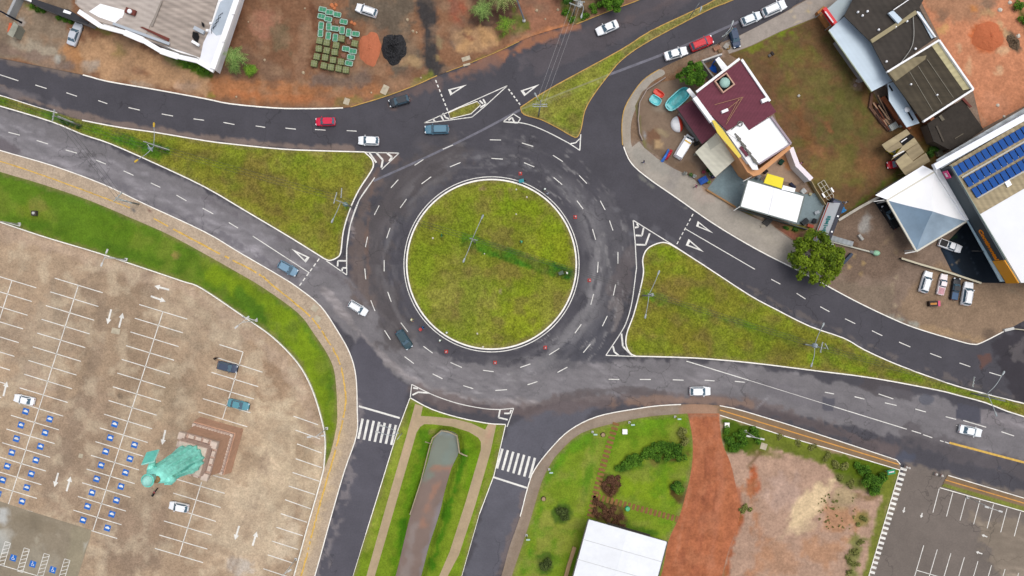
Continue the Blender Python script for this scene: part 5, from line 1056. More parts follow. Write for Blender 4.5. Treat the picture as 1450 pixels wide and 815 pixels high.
wires([(217,207),(478,280)],[7.8,9.3],3,.5,'wires crossing the brown patch of the west island'); wires([(480,281),(671,338)],[9.3,10.2],3,.45,'wires crossing the western half of the ring')
wires([(671,338),(922,416)],[10.2,8.7],3,.35,'wires crossing the eastern half of the ring'); wires([(922,416),(1162,491)],[8.7,9.3],3,.4,'wires crossing the brown patch of the east island'); wires([(1162,491),(1395,556)],[9.3,8],3,.4,'wires running to the far right pole')
wires([(1395,556),(1600,620)],[8,8],3,.4,'wires leaving the frame on the right'); wires([(815,6),(764,149)],[9.2,9.4],3,.75,'pale parallel wires crossing the top road', WIREL, .018); wires([(76,160),(168,278)],[8.4,7.8],3,.6,'wires crossing the south-west road')
wires([(483,280),(560,250)],[9.3,6.5],1,.4,'single stay wire running north-east from the west island pole') if False else None
# ================================================================ STATUE ON ITS STEPPED PEDESTAL
SQA = math.atan2(-16.5, 59)   # pedestal edge direction in the world
bp = P(306, 629); st = thing('statue', 'turquoise robed statue on a stepped brown brick pedestal in the car park', 'statue', (bp[0], bp[1], z1), SQA)
BR = M('pedestal_brown', (190,150,124), .85, n=(1.5,.12), n2=(.3,.1), k=.9); BR2 = M('pedestal_brick', (206,176,160), .85, n=(2.5,.2)); BR3 = M('pedestal_stone', (226,206,190), .85, n=(1.2,.16))
TEAL = M('verdigris', (140,222,205), .75, n=(.4,.2), n2=(1.6,.14), bump=.15, k=1.0); TEALD = M('verdigris_dark', (108,200,184), .6, n=(.8,.16), k=.95)
def frus(mb, a0, z0, a1, z1_, mi=0):
    mb.add([(s*a0/2, t*a0/2, z0) for s, t in ((-1,-1),(1,-1),(1,1),(-1,1))]+[(s*a1/2, t*a1/2, z1_) for s, t in ((-1,-1),(1,-1),(1,1),(-1,1))], [(3,2,1,0),(4,5,6,7),(0,1,5,4),(1,2,6,5),(2,3,7,6),(3,0,4,7)], mi)
b = MB(); frus(b, 8.6,0,8.1,3.2); b.build('pedestal_base', BR, st)
b = MB(); frus(b, 7.7,3.2,7.7,3.7); b.build('lower_cornice', BR2, st)
b = MB()
for i in range(13):
    for s in (1,-1):
        u = (i-6)*.58; b.box((u, s*3.55, 3.85), (.44,.4,.3)); b.box((s*3.55, u, 3.85), (.4,.44,.3))

for s in (1,-1):
    for u in (1,-1): b.box((s*3.6, u*3.6, 3.86), (.55,.55,.34))
b.build('brick_course', BR3, st)
b = MB(); frus(b, 7.1,3.7,6.2,8.6); b.build('pedestal_shaft', BR, st)
b = MB(); frus(b, 6.9,8.6,7.1,9.4); b.build('upper_cornice', BR2, st)
b = MB()
for s in (1,-1):
    for t_ in (1,-1): b.box((s*2.95, t_*2.95, 9.75), (1.2,1.2,.7))
for i in range(3):
    for s in (1,-1): b.box(((i-1)*1.35, s*3.2, 9.6), (.95,.6,.4)); b.box((s*3.2, (i-1)*1.35, 9.6), (.6,.95,.4))
b.build('parapet_block', BR3, st)
b = MB(); frus(b, 5.5,9.4,5.2,11.4); b.build('statue_plinth', BR2, st)
b = MB(); frus(b, 5.0,11.4,5.0,11.5); b.build('plinth_top', BR3, st)
# robe, lofted with folds
def loft(levels, n=110, folds=13, amp=.1, seed=0):
    rr = random.Random(seed); vs = []; ph = [rr.uniform(0, 6.28) for _ in range(4)]
    for (z, rx, ry, cx, cy, am) in levels:
        for k in range(n):
            a = 2*PI*k/n; f = 1+am*amp*(math.sin(folds*a+ph[0]+z*.25)+.6*math.sin((folds+6)*a+ph[1]-z*.4)+.5*math.sin(5*a+ph[2]+z*.6))
            vs.append((cx+rx*f*math.cos(a), cy+ry*f*math.sin(a), z))
    fs = [(i*n+k, i*n+(k+1) % n, (i+1)*n+(k+1) % n, (i+1)*n+k) for i in range(len(levels)-1) for k in range(n)]
    return MB().add(vs, fs+[tuple(range(n))[::-1], tuple(range((len(levels)-1)*n, len(levels)*n))])
loft([(11.5,2.45,2.4,.05,0,1.0),(12.2,2.4,2.35,.05,0,1.2),(14,2.2,2.15,.05,0,1.5),(16,2.05,2.0,0,0,1.5),(18,1.95,1.85,0,0,1.3),(19.6,1.85,1.7,0,0,1.1),(21,1.9,1.65,0,0,1.0),(22.3,1.85,1.35,0,0,.5),(23.2,1.75,1.15,0,0,.35),(23.9,1.3,.9,0,0,.2),(24.3,.6,.6,0,0,.1)], amp=.06, seed=2).build('robe', TEAL, st, smooth=True)
b = MB()
for k in range(6):  # shawl folds crossing the body
    a0 = -.4+k*.12; b.tube([(1.6*math.cos(a0+2.4), 1.4*math.sin(a0+2.4), 23.0-k*.12), (-.2+k*.1, -1.65-k*.03, 21.2-k*.5), (1.6, -1.0, 19.2-k*.7), (2.0, .5, 17.6-k*.7)], [.16,.22,.2,.12], 8)
b.build('shawl', TEALD, st, smooth=True)
b = MB(); b.lathe((0,0,24.2), [(.55,0),(.5,.5),(.62,.9),(.82,1.4),(.86,1.9),(.74,2.4),(.45,2.75),(.12,2.86)], 20, sx=.95, sy=1.08); b.add([(-.06,-.85,25.7),(.06,-.85,25.7),(.0,-1.12,25.35),(-.1,-.84,25.3),(.1,-.84,25.3)],[(0,2,1),(0,3,2),(1,2,4),(3,4,2)])
hd = b.build('head', M('verdigris_pale', (172,236,222), .6, n=(.8,.14)), st, smooth=True)
b = MB(); b.tube([(.93*math.cos(2*PI*k/20), .98*math.sin(2*PI*k/20), 26.2+.12*math.sin(2*PI*k/20)) for k in range(21)], .12, 6); b.build('headband', TEALD, hd, smooth=True)
b = MB(); b.lathe((.5,-.2,24.0), [(.5,0),(.62,.25),(.5,.5)], 12); b.build('bronze_collar', M('bronze', (168,132,84), .5), st, smooth=True)
b = MB(); b.tube([(-1.3,.5,23.1),(-1.9,1.2,21.6),(-2.2,2.0,21.2),(-2.1,2.5,21.9)], [.55,.5,.36,.26], 12)
b.tube([(1.4,-.1,23.1),(2.0,-.5,21.4),(1.4,-1.5,20.6),(.6,-1.7,21.0)], [.6,.52,.38,.26], 12); b.build('sleeved_arm', TEAL, st, smooth=True)
b = MB(); R_ = Matrix.Rotation(.5, 3, 'Z')@Matrix.Rotation(.55, 3, 'X'); b.box((-2.2,2.2,22.2), (1.9,.35,2.6), rot=R_); sl = b.build('stone_slab', TEALD, st)
b = MB(); e = [(-.98,0,-1.33),(.98,0,-1.33),(.98,0,1.33),(-.98,0,1.33),(-.98,0,-1.33)]; b.tube([Vector((-2.2,2.2,22.2))+R_@Vector(v) for v in e], .13, 6); b.build('slab_rim', M('verdigris_pale'), sl)

# ================================================================ BUILDINGS
def poly_h(pts, h): return [P(x, y, h)[:2] for x, y in pts]
def inset(poly, d):
    c = (sum(p[0] for p in poly)/len(poly), sum(p[1] for p in poly)/len(poly)); o = []
    for p in poly: v = Vector((p[0]-c[0], p[1]-c[1])); L = v.length; v *= max(0, (L-d)/L); o.append((c[0]+v.x, c[1]+v.y))
    return o
def bldg(name, label, cat, basepx, z=z1): p = P(*basepx); return thing(name, label, cat, (p[0], p[1], z))
def rel(t): return (t.location.x, t.location.y, t.location.z)
def slab(t, nm, pts, h, mat, th=.15, zs=None, parent=None, z0=None):
    b = MB(); pw = poly_h(pts, h); b.prism(pw, (h-th) if z0 is None else z0, h, zs=zs); return b.build(nm, mat, parent or t, rel=rel(t))
def walls(t, pts, h, mat, ins=.25, drop=.16, z0=z1, nm='wall'):
    b = MB(); b.prism(inset(poly_h(pts, h), ins), z0, h-drop); return b.build(nm, mat, t, rel=rel(t))
def strip3(t, nm, a, b_, h, w, hh, mat, parent=None):  # a beam between two seen points at height h
    A = Vector(P(*a, h)); B = Vector(P(*b_, h)); d = B-A; b = MB(); b.box((A+B)/2, (d.length, w, hh), rz=math.atan2(d.y, d.x)); return b.build(nm, mat, parent or t, rel=rel(t))
WWALL = M('white_render', (240,240,240), .8, n=(.5,.05)); WROOF = M('white_sheet_roof', (246,247,248), .5, n=(.3,.03), k=.92)
GREYR = M('grey_fibre_roof', (192,178,166), .85, n=(.4,.12), wave=(math.radians(-26), 1.05, .22)); GREYR2 = M('grey_fibre_roof_paler', (206,194,184), .85, n=(.4,.12), wave=(math.radians(-26), 1.05, .14))
# --- north-west hall
t = bldg('shop_hall', 'large hall with grey fibre roof and zigzag white fascia in the top left', 'building', (200,30))
hp = [(108,-5),(112,14),(143,35),(177,45),(203,55),(252,76),(280,83),(303,99),(336,0),(380,-150),(150,-150)]
walls(t, hp, 3.8, WWALL, .5)
slab(t, 'roof', [(106,4),(110,-20),(150,-150),(372,-150),(310,-5),(283,81),(258,72),(203,55),(165,38),(130,28)], 3.8, GREYR, .2)
slab(t, 'roof_sheet', [(108,4),(152,-145),(270,-145),(231,-2),(212,36),(205,52),(168,38),(130,27)], 3.92, GREYR2, .1)
slab(t, 'clean_roof_sheet', [(126,16),(142,5),(176,14),(175,21),(163,32),(140,24)], 4.02, WROOF, .08)
slab(t, 'clean_roof_sheet', [(162,14),(175,17),(173,25),(161,25)], 4.04, WROOF, .08)
slab(t, 'valley_flashing', [(228,0),(230,1),(216,37),(213,36)], 4.05, M('flashing',(160,150,140),.7), .06)
fs_ = [(112,16),(143,37),(177,46),(203,57),(228,72),(252,80),(281,86.5),(303.4,99.7)]
for i, (a, c_) in enumerate(zip(fs_[:-1], fs_[1:])):
    w_ = (.9,.8,1.1,.9,1.1,.8,.9)[i]; strip3(t, 'fascia_board', a, c_, 4.2-(i % 2)*.012, w_, .5, WWALL)
strip3(t, 'red_fascia_stripe', (180,48), (199,58), 2.9, .7, .3, M('faded_red',(196,116,100),.7)); strip3(t, 'red_fascia_stripe', (214,62), (226,70), 2.9, .6, .3, M('faded_red'))
strip3(t, 'side_parapet', (302,98), (337,-2), 4.5, 1.0, .9, WWALL); strip3(t, 'side_parapet', (337,-2), (386,-150), 4.5, 1.0, .9, WWALL)
slab(t, 'flat_roof', [(288,60),(300,36),(319,46),(303,97),(283,84)], 4.1, M('pale_membrane',(226,228,234),.6,n=(.4,.05)), .3)
slab(t, 'side_gutter_roof', [(298,42),(312,2),(325,-5),(334,-4),(320,47),(306,50)], 4.15, M('blue_grey_membrane',(190,202,214),.6,n=(.4,.12)), .2)
strip3(t, 'long_gutter', (160,33), (240,62), 4.25, .5, .2, M('gutter_metal',(190,198,206),.5))
slab(t, 'roof_light', [(198,38),(202,37.5),(240,54),(238,58)], 4.2, M('rust_red',(120,62,52),.8), .1)
b = MB(); A = P(185.5, 16.5, 4.2); b.box((A[0], A[1], 4.3), (1.9,1.0,.5), rz=-.35); vb = b.build('roof_vent', M('rust_red'), t, rel=rel(t))
b = MB(); b.lathe((P(184,16,4.6)[0], P(184,16,4.6)[1], 4.55), [(.42,0),(.42,.3),(.2,.42)], 14); b.build('vent_cap', WROOF, vb, rel=rel(t), smooth=True)
slab(t, 'roof_opening', [(273,44),(280,46),(282,51),(279,62),(272,52)], 4.1, M('dark_void',(22,22,24),.9), .1); slab(t, 'roof_opening', [(285,30),(289,33),(289,38),(286,36)], 4.2, M('dark_void'), .1)
strip3(t, 'duct', (272,58), (282,64), 4.4, .5, .4, WWALL); strip3(t, 'duct', (275,39), (289,46), 4.4, .7, .5, M('gutter_metal'))
for x, y in ((299,33),(294,43),(331,19),(317,58)): A = P(x, y, 5.); b = MB(); b.box((A[0], A[1], 5.1), (.5,.4,.3)); b.build('wall_lamp', WWALL, t, rel=rel(t))
b = MB()
for k in range(4): A = P(303+k*3.2, 41-k*6, 4.3); b.tube([(A[0]-.5,A[1]-.8,4.3),(A[0]-.3,A[1],4.6),(A[0]+.4,A[1]+.7,4.3)], .05, 5)
b.build('cable_hoops', TRIM, t, rel=rel(t))
# low white fence with planting beyond the top left cobbles
def wall_line(label, pts, h, w, mat, cat='wall', name='boundary_wall', cap=None):
    p0 = P(*pts[0]); t = thing(name, label, cat, (p0[0], p0[1], z1)); b = MB()
    for i, (a, c_) in enumerate(zip(pts[:-1], pts[1:])):
        A = Vector(P(*a)); B = Vector(P(*c_)); d = B-A; m = (A+B)/2; b.box((m.x, m.y, z1+h/2-(i % 2)*.003), (d.length+w*.6, w, h), rz=math.atan2(d.y, d.x))
    b.build('wall', mat, t, rel=rel(t))
    if cap:
        b = MB()
        for i, (a, c_) in enumerate(zip(pts[:-1], pts[1:])):
            A = Vector(P(*a)); B = Vector(P(*c_)); d = B-A; m = (A+B)/2; b.box((m.x, m.y, z1+h+.05-(i % 2)*.003), (d.length+w*.7, w+.12, .1), rz=math.atan2(d.y, d.x))
        b.build('coping', cap, t, rel=rel(t))
    return t
wall_line('white wall beside dark slabs above the top left cobbles', [(-10,-18),(38,0),(86,19)], 1.6, .35, WWALL, cap=WWALL)
slabm = M('dark_slate',(58,58,62),.8,n=(.6,.15))
t = bldg('dark_annexe', 'dark flat-roofed annexe behind the white wall, left of the big hall', 'building', (75,8)); ap = [(45,-3),(90,12),(97,13),(126,31),(124,34),(86,22),(44,4)]
walls(t, ap, 3, M('grey_render',(150,148,146),.85)); slab(t, 'roof', ap, 3, slabm, .15); slab(t, 'roof_hatch', [(91,13),(101,17),(99,20),(89,17)], 3.2, WROOF, .15)
wall_line('grey concrete wall running up from the dark pole in the top left', [(20,27),(32,2),(40,-20)], 1.8, .5, M('wall_grey',(176,178,178),.85,n=(.6,.1)))
t = bldg('drinks_kiosk', 'small grey kiosk with an orange awning at the far top left', 'kiosk', (16,40)); kp = [(10,48),(18,53),(26,36),(20,30)]
walls(t, kp, 2.4, M('kiosk_grey',(150,150,136),.8)); slab(t, 'roof', kp, 2.5, M('kiosk_roof',(164,164,148),.8,n=(1,.2)), .12); slab(t, 'awning', [(10,45),(13,32),(17,32),(15,44)], 2.3, M('orange_awning',(216,104,66),.7), .08)

# --- maroon building
MAR = M('maroon_tiles', (120,62,76), .85, n=(1.2,.12), wave=(math.radians(57), .5, .10)); MARD = M('maroon_tiles_dark', (104,54,68), .85, n=(1,.12), wave=(math.radians(57), .5, .10))
t = bldg('maroon_house', 'house with big maroon tiled roof, white flat part and orange terrace', 'building', (1045,160))
mp_ = [(1049,85),(1099.5,158),(1061,183.7),(1051.5,171),(1030,185),(984,140),(988,130)]
walls(t, [(1049,85),(1120,203),(1075,240),(1062,240),(990,140),(992,130)], 6.6, WWALL, 1.2, 1.0)
slab(t, 'roof', mp_, 6.8, MAR, .3)
slab(t, 'flat_roof', [(1092,165),(1120,203),(1075,232),(1049,200),(1031,188),(1051.5,171.5),(1061,184)], 6.6, WROOF, .4)
for a, c_ in (((1047,83),(986,130)),((1050,84),(1090,143))): strip3(t, 'white_parapet', a, c_, 7.0, .42, .3, WWALL)
strip3(t, 'grey_parapet', (1092,165), (1120,203), 6.9, .35, .35, M('parapet_grey',(176,160,168),.8)); strip3(t, 'grey_parapet', (1120,203), (1075,232), 6.85, .25, .3, M('parapet_grey'))
strip3(t, 'end_wall', (983,138), (1008,172), 6.9, .8, .7, WWALL); strip3(t, 'end_wall', (1008,172), (1030,203), 6.85, .35, .65, WWALL)
slab(t, 'orange_terrace', [(1018,180),(1024,178),(1066,238),(1074,240),(1118,205),(1120,210),(1076,247),(1067,249),(1058,243)], 5.4, M('terracotta_terrace',(226,166,116),.85,n=(.6,.1)), .25, z0=z1)
slab(t, 'yellow_awning', [(1008,170),(1012,170),(1024,184),(1050,221),(1046,223.5),(1016,188)], 7.4, M('yellow_awning',(240,214,84),.6), .12)
slab(t, 'maroon_panel', [(1047,209),(1050,206),(1060,219),(1057,222)], 6.75, MAR, .1)
slab(t, 'white_ledge', [(1028,186),(1034,182),(1072,233),(1074,240),(1066,240)], 6.45, WWALL, .3)
b = MB()
for i in range(13): A = P(1042+i*2.45, 190+i*3.4, 6.8); b.box((A[0], A[1], 6.75), (.5,.22+.18*(i % 3),.25), rz=-.9)
b.build('roof_brackets', M('bracket_grey',(120,118,110),.7), t, rel=rel(t))
A = P(1025,118,6.8); wt = MB()
for s, (dx, dy, lx, ly) in enumerate(((0,1.25,2.7,.22),(0,-1.25,2.7,.22),(1.25,0,.22,2.28),(-1.25,0,.22,2.28))):
    v = Matrix.Rotation(math.radians(36), 3, 'Z')@Vector((dx, dy, 0)); wt.box((A[0]+v.x, A[1]+v.y, 7.0-.002*s), (lx, ly, .8), rz=math.radians(36))
wb_ = wt.build('tank_surround', M('surround_pink',(214,172,150),.8), t, rel=rel(t))
b = MB(); b.box((A[0], A[1], 6.86), (2.2,2.2,.06), rz=math.radians(36)); b.build('tank_pit_floor', M('dark_void'), t, rel=rel(t))
b = MB(); b.lathe((A[0], A[1], 6.9), [(.88,0),(.95,.5),(.86,.75),(.5,.92),(.15,1.0)], 20); b.build('water_tank', M('tank_mint',(168,206,194),.5,n=(2,.08)), t, rel=rel(t), smooth=True)
b = MB()
for a, c_ in (((1012,148),(1052,137)),((1052,137),(1023,160)),((1052,137),(1028,176)),((1030,170),(1046,140))): b.tube([P(*a,6.92), P(*c_,6.98)], .06, 5)
b.build('roof_guy_rails', M('rust_beige',(176,134,104),.8), t, rel=rel(t))
for c_ in ((1026,157,1.2,.5),(1082,142,1.1,.7)): A = P(c_[0], c_[1], 7.1); b = MB(); b.box((A[0], A[1], 7.1), (c_[2], c_[3], .6), rz=.4); b.build('chimney', WWALL, t, rel=rel(t))
b = MB(); A = P(1048,175,6.9); b.tube([(A[0]+.42*math.cos(k*PI/8), A[1]+.42*math.sin(k*PI/8), 6.9) for k in range(17)], .1, 6); b.build('satellite_ring', M('bracket_grey'), t, rel=rel(t))
t = bldg('maroon_lean_to', 'dark maroon lean-to roof against the left of the maroon house', 'building', (990,170)); lp = [(981,141),(958,153),(993.5,204),(1015,187)]
walls(t, lp, 3.4, M('grey_render'), 1.0); slab(t, 'roof', lp, 3.5, MARD, .15); strip3(t, 'gutter', (958,153), (993.5,204), 3.45, .15, .15, TRIM)
strip3(t, 'white_end_beam', (974,126), (984,138), 3.8, .7, .3, WWALL)
t = bldg('sheet_awning', 'pale ribbed sheet awning below the maroon lean-to', 'awning', (1015,220)); ap = [(1014.7,187.5),(984.5,215),(1013,250.5),(1046,221.5)]
slab(t, 'roof', ap, 3.2, M('cream_sheets',(216,214,196),.6,n=(.5,.06),wave=(math.radians(-43), .9, .08)), .12)
slab(t, 'grey_sheet', [(1013,189),(1001,200),(1006,212),(1020,202)], 3.26, M('grey_sheet',(186,186,172),.7), .05)
for x, y in ap: A = inset(poly_h(ap, 3.2), .4)[ap.index((x, y))]; b = MB(); b.tube([(A[0], A[1], z1), (A[0], A[1], 3.1)], .06, 8); b.build('post', STEEL, t, rel=rel(t))
# --- white canopies
def canopy(name, label, pts, h, mat, ridge=None, posts=True, base=None, rim=None):
    t = bldg(name, label, 'canopy', base or pts[0])
    if ridge is None: slab(t, 'roof', pts, h, mat, .2)
    else: slab(t, 'roof', pts, h, mat, .2)
    if rim:
        for i in range(len(pts)): strip3(t, 'gutter', pts[i], pts[(i+1) % len(pts)], h-.05-.004*i, .22, .3, rim)
    if posts:
        for A in inset(poly_h(pts, h), .5): b = MB(); b.tube([(A[0], A[1], z1), (A[0], A[1], h-.2)], .08, 8); b.build('post', LITE, t, rel=rel(t))
    return t
t = canopy('white_canopy', 'big white rectangular canopy over the blue-grey painted yard', [(1058.7,254),(1139,277),(1128.7,316),(1047.7,292.5)], 4.2, WROOF, base=(1092,288), rim=M('gutter_dark',(120,130,126),.7))
strip3(t, 'centre_seam', (1097,265.5), (1088,304), 4.32, .06, .05, M('seam_grey',(236,237,238),.6)); strip3(t, 'sign_arm', (1052,256.5), (1066,249), 4.5, .12, .12, LITE)
strip3(t, 'sign_arm', (1039,298), (1048,292), 4.4, .12, .12, LITE)
canopy('yellow_canopy', 'bright yellow small canopy touching the big white one', [(1086.7,245.3),(1110,252),(1107,266.7),(1081.5,258.6)], 4.6, M('bright_yellow_sheet',(252,232,20),.5,n=(.5,.04)), base=(1096,257))
for k_ in range(1, 6): f_ = k_/6; strip3(t, 'sheet_seam', (1058.7+80.3*f_, 254+23*f_), (1047.7+81*f_, 292.5+23.5*f_), 4.22, .035, .03, M('seam_grey'))
t = canopy('white_side_roof', 'short white roof piece right of the yellow canopy', [(1109,262),(1126.5,266.5),(1125,272),(1107,268)], 4.5, WROOF, posts=False, base=(1116,268))
wall_line('crooked white wall between the shop terrace and the grass field', [(1113,214.5),(1121.5,237),(1139.5,255.5)], 2.6, .75, WWALL, cap=M('wall_pinkwhite',(232,222,226),.8))
wall_line('thin beige fence from the white wall towards the white truck', [(1140,247),(1152,270),(1165,290)], 1.2, .14, M('beige_fence',(166,150,112),.8), cat='fence', name='fence')
wall_line('low wall of the pool yard along the curved verge', [(941,111),(926,121),(915,128),(905,146),(903,170),(905,190),(909,199)], .7, .18, M('low_wall_grey',(168,152,142),.85,n=(.8,.1)))
wall_line('dark low fence in front of the big white canopy', [(1041,296),(1070,304),(1100,313),(1140,325)], 1.0, .14, M('dark_fence',(84,90,86),.7), cat='fence', name='fence')
wall_line('ochre kerb wall in front of the painted yard', [(1000,269),(1020,281),(1040,293)], .5, .3, M('ochre_wall',(168,128,84),.8))
# --- north-east block
DRK = M('blackened_fibre_roof', (72,66,60), .9, n=(.5,.16), wave=(math.radians(-57), 1.1, .14)); DRK2 = M('brown_fibre_roof', (80,72,58), .9, n=(.5,.16), wave=(math.radians(-57), 1.1, .2))
LB = M('pale_blue_sheets', (212,230,243), .5, n=(.3,.04), wave=(math.radians(-55), .8, .03)); CRM = M('cream_fibre', (206,196,152), .85, n=(.5,.12), wave=(math.radians(30), 1.0, .12)); TAN = M('tan_fibre', (148,136,106), .85, n=(.5,.14), wave=(math.radians(-57), 1.1, .14))
t = bldg('long_blue_roof', 'long pale blue sheet roof at the edge of the grass field', 'building', (1215,75)); bp_ = [(1195.4,23),(1234,60),(1264,114),(1234,129.5),(1173,43)]
walls(t, bp_, 3.2, M('grey_render'), 2.6); slab(t, 'roof', bp_, 3.4, LB, .2); strip3(t, 'eave_gutter', (1173,43), (1234,129.5), 3.35, .16, .2, M('gutter_beige',(170,178,150),.7))
t = bldg('dark_roofed_shop', 'shop with blackened double roof split by a cream beam', 'building', (1265,40)); dp = [(1195.4,22),(1250,-80),(1340,-60),(1302,10),(1325.5,53),(1255.6,102),(1234,60)]
walls(t, dp, 5.2, M('grey_render'), 2.8); slab(t, 'roof', dp, 5.4, DRK, .2); strip3(t, 'cream_beam', (1233.5,58.5), (1297,17), 5.7, .75, .35, M('cream_beam',(168,156,122),.85,n=(.8,.1)))
slab(t, 'raised_dark_roof', [(1265,14),(1289,-2),(1302,9),(1278,27)], 6.2, DRK, .5); slab(t, 'pale_blue_strip', [(1258,18),(1265,14),(1278,27),(1272,33)], 6.15, LB, .4)
strip3(t, 'white_flashing', (1298,16.5), (1324,52.5), 5.8, .22, .3, WWALL); slab(t, 'pale_blue_wedge', [(1298,15),(1303,17),(1326,52),(1319,54)], 5.65, LB, .12)
strip3(t, 'white_flashing', (1265,14), (1290,-3), 6.4, .15, .2, WWALL)
b = MB(); A = [P(1293,22,5.75), P(1294,50,5.75), P(1290,68,5.75), P(1276,88,5.75), P(1264,103,5.75)]; b.tube(crv3(A), .07, 6); b.build('loose_hose', M('hose_grey',(176,174,166),.7), t, rel=rel(t), smooth=True)
for x, y in ((1214.5,17),(1228,16),(1221,22),(1255,87),(1244,42),(1268,38),(1296,69),(1284,30)): A = P(x, y, 5.6); b = MB(); b.lathe((A[0], A[1], 5.5), [(.22,0),(.2,.3),(.08,.4)], 10); b.build('roof_vent', WROOF, t, rel=rel(t), smooth=True)
t = bldg('brown_roofed_workshop', 'workshop with a brown ribbed roof in a white rim beside the orange dirt', 'building', (1315,110)); wp = [(1255.6,102),(1329,57),(1377,126.5),(1307,172)]
walls(t, wp, 5.6, M('grey_render'), 2.2); slab(t, 'roof', wp, 5.8, DRK2, .2)
slab(t, 'cream_roof_band', [(1318,62.5),(1328,58),(1375,125),(1364,127.5)], 5.86, CRM, .08); slab(t, 'tan_roof_band', [(1258,102),(1294,81),(1312,78),(1310,84),(1268,115)], 5.87, TAN, .08)
for i, (a, c_) in enumerate((((1255.6,102),(1329,57)),((1329,57),(1377.5,126.5)),((1377.5,126.5),(1307,172)))): strip3(t, 'white_parapet', a, c_, 6.1-.004*i, .34, .5, WWALL)
for k in range(3):
    a, c_ = ((1288,101),(1321,157)) if k == 0 else ((1300,93),(1334,147)) if k == 1 else ((1313,84),(1350,138)); strip3(t, 'sheet_overlap', a, c_, 5.9, .07, .05, M('overlap_grey',(150,144,128),.8))
for x, y in ((1327,134),(1290,119)): A = P(x, y, 6); b = MB(); b.lathe((A[0], A[1], 5.85), [(.16,0),(.14,.3)], 10); b.build('roof_vent', WROOF, t, rel=rel(t))
t = bldg('blue_lean_to', 'narrow pale blue lean-to between wooden plank and brown workshop', 'building', (1278,145)); lp = [(1257,118),(1267,115),(1287,148),(1302,174),(1284,180),(1259,142)]
walls(t, lp, 3.4, M('grey_render'), 2.0); slab(t, 'roof', lp, 3.6, LB, .15); slab(t, 'roof_slot', [(1284.5,158),(1286.5,157),(1294,169),(1292,171)], 3.66, M('dark_void'), .04); slab(t, 'roof_slot', [(1258,121),(1260,120),(1265,128),(1263,129)], 3.66, M('dark_void'), .04)
b = MB(); A = P(1284,155,3.7); b.lathe((A[0], A[1], 3.62), [(.5,0),(.5,.4),(.3,.55)], 14); b.build('water_tank', WROOF, t, rel=rel(t), smooth=True)
wall_line('narrow terracotta wall along the foot of the brown workshop', [(1288,150),(1314,182)], 3.0, .75, M('terracotta_wall',(150,96,66),.85,n=(.8,.15)))
t = bldg('blackened_shed', 'low blackened shed roof between workshop and solar building', 'shed', (1360,170)); sp = [(1313,175),(1363,140),(1393,183),(1373,197),(1345,212),(1322,200)]
walls(t, sp, 3.0, M('shed_wall',(120,106,92),.9), .3); slab(t, 'roof', sp, 3.2, M('shed_roof',(62,56,50),.9,n=(.5,.2),n2=(2,.1)), .15)
slab(t, 'roof_slab', [(1329,164),(1333,162),(1338,169),(1334,171)], 3.4, M('cement_piece',(120,112,96),.8), .15); strip3(t, 'loose_plank', (1352,196), (1364,189), 3.35, .12, .08, M('cement_piece')); strip3(t, 'loose_plank', (1326,178), (1336,200), 3.35, .3, .1, M('dark_plank',(92,84,74),.9))
slab(t, 'rusty_beams', [(1361,139),(1365,138),(1377,151),(1374,152)], 3.5, M('rust_red'), .2)
t = bldg('grey_side_awning', 'pale blue-grey awning behind the red signboard', 'awning', (1195,15)); ap = [(1169,14),(1200,-12),(1226,-12),(1183,34)]
slab(t, 'roof', ap, 3.6, M('awning_grey',(178,192,196),.7,n=(.5,.08)), .15); walls(t, ap, 3.5, M('grey_render'), .5)
t = bldg('red_signboard', 'tilted red signboard with a white band above the orange terrace', 'sign', (1175,23)); 
strip3(t, 'board', (1166,12), (1182,34), 4.2, .72, .9, M('sign_red',(222,22,38),.4)); strip3(t, 'white_band', (1168.5,16), (1180,31.5), 4.68, .26, .04, M('sign_white',(236,220,226),.5))
for x, y in ((1167,14),(1181,32)): A = P(x, y, 4); b = MB(); b.tube([(A[0], A[1], z1), (A[0], A[1], 4)], .08, 8); b.build('post', STEEL, t, rel=rel(t))
wall_line('orange-brown terrace wall left of the red signboard', [(1157,19),(1172,40)], 1.0, .8, M('ochre_terrace',(192,130,76),.85,n=(.8,.12))); wall_line('ochre wall end below the red signboard', [(1155,21),(1163,13)], 1.1, .4, M('ochre_terrace'))
t = bldg('sheet_shed', 'open shed of beige fibre sheets with two dark gaps, cars beneath', 'shed', (1283,215)); sp = [(1248.6,204.5),(1283.7,182.4),(1317.4,228),(1282.3,248)]
BGE = M('beige_fibre', (168,152,120), .85, n=(.6,.14), wave=(math.radians(30), 1.0, .14)); BGE2 = M('beige_fibre_light', (186,170,134), .85, n=(.6,.14), wave=(math.radians(30), 1.0, .10))
for i, q4 in enumerate(([(1248.6,204.5),(1283.7,182.4),(1289,189),(1254,212)],[(1254,212),(1273,199.5),(1279,207),(1260,216)],[(1279,206),(1294.5,194.5),(1300,202),(1262,226)],[(1283,214),(1300,202),(1309,215),(1292,228)],[(1268,228),(1283,216),(1294,230),(1276,240)],[(1276,240),(1311,216),(1317.4,228),(1282.3,248)])): slab(t, 'roof_sheet', q4, 3.0+.05*(i % 3), BGE if i % 2 else BGE2, .08)
slab(t, 'dark_sheet', [(1273,199),(1289,189),(1295,194),(1279,206)], 2.85, M('dark_void'), .05); slab(t, 'dark_sheet', [(1264,222),(1281,212),(1284,217),(1268,227)], 2.85, M('dark_void'), .05)
strip3(t, 'white_batten', (1276,201), (1284,195.5), 3.2, .16, .1, WWALL); strip3(t, 'white_batten', (1265,221), (1280,213.5), 3.2, .16, .1, WWALL)
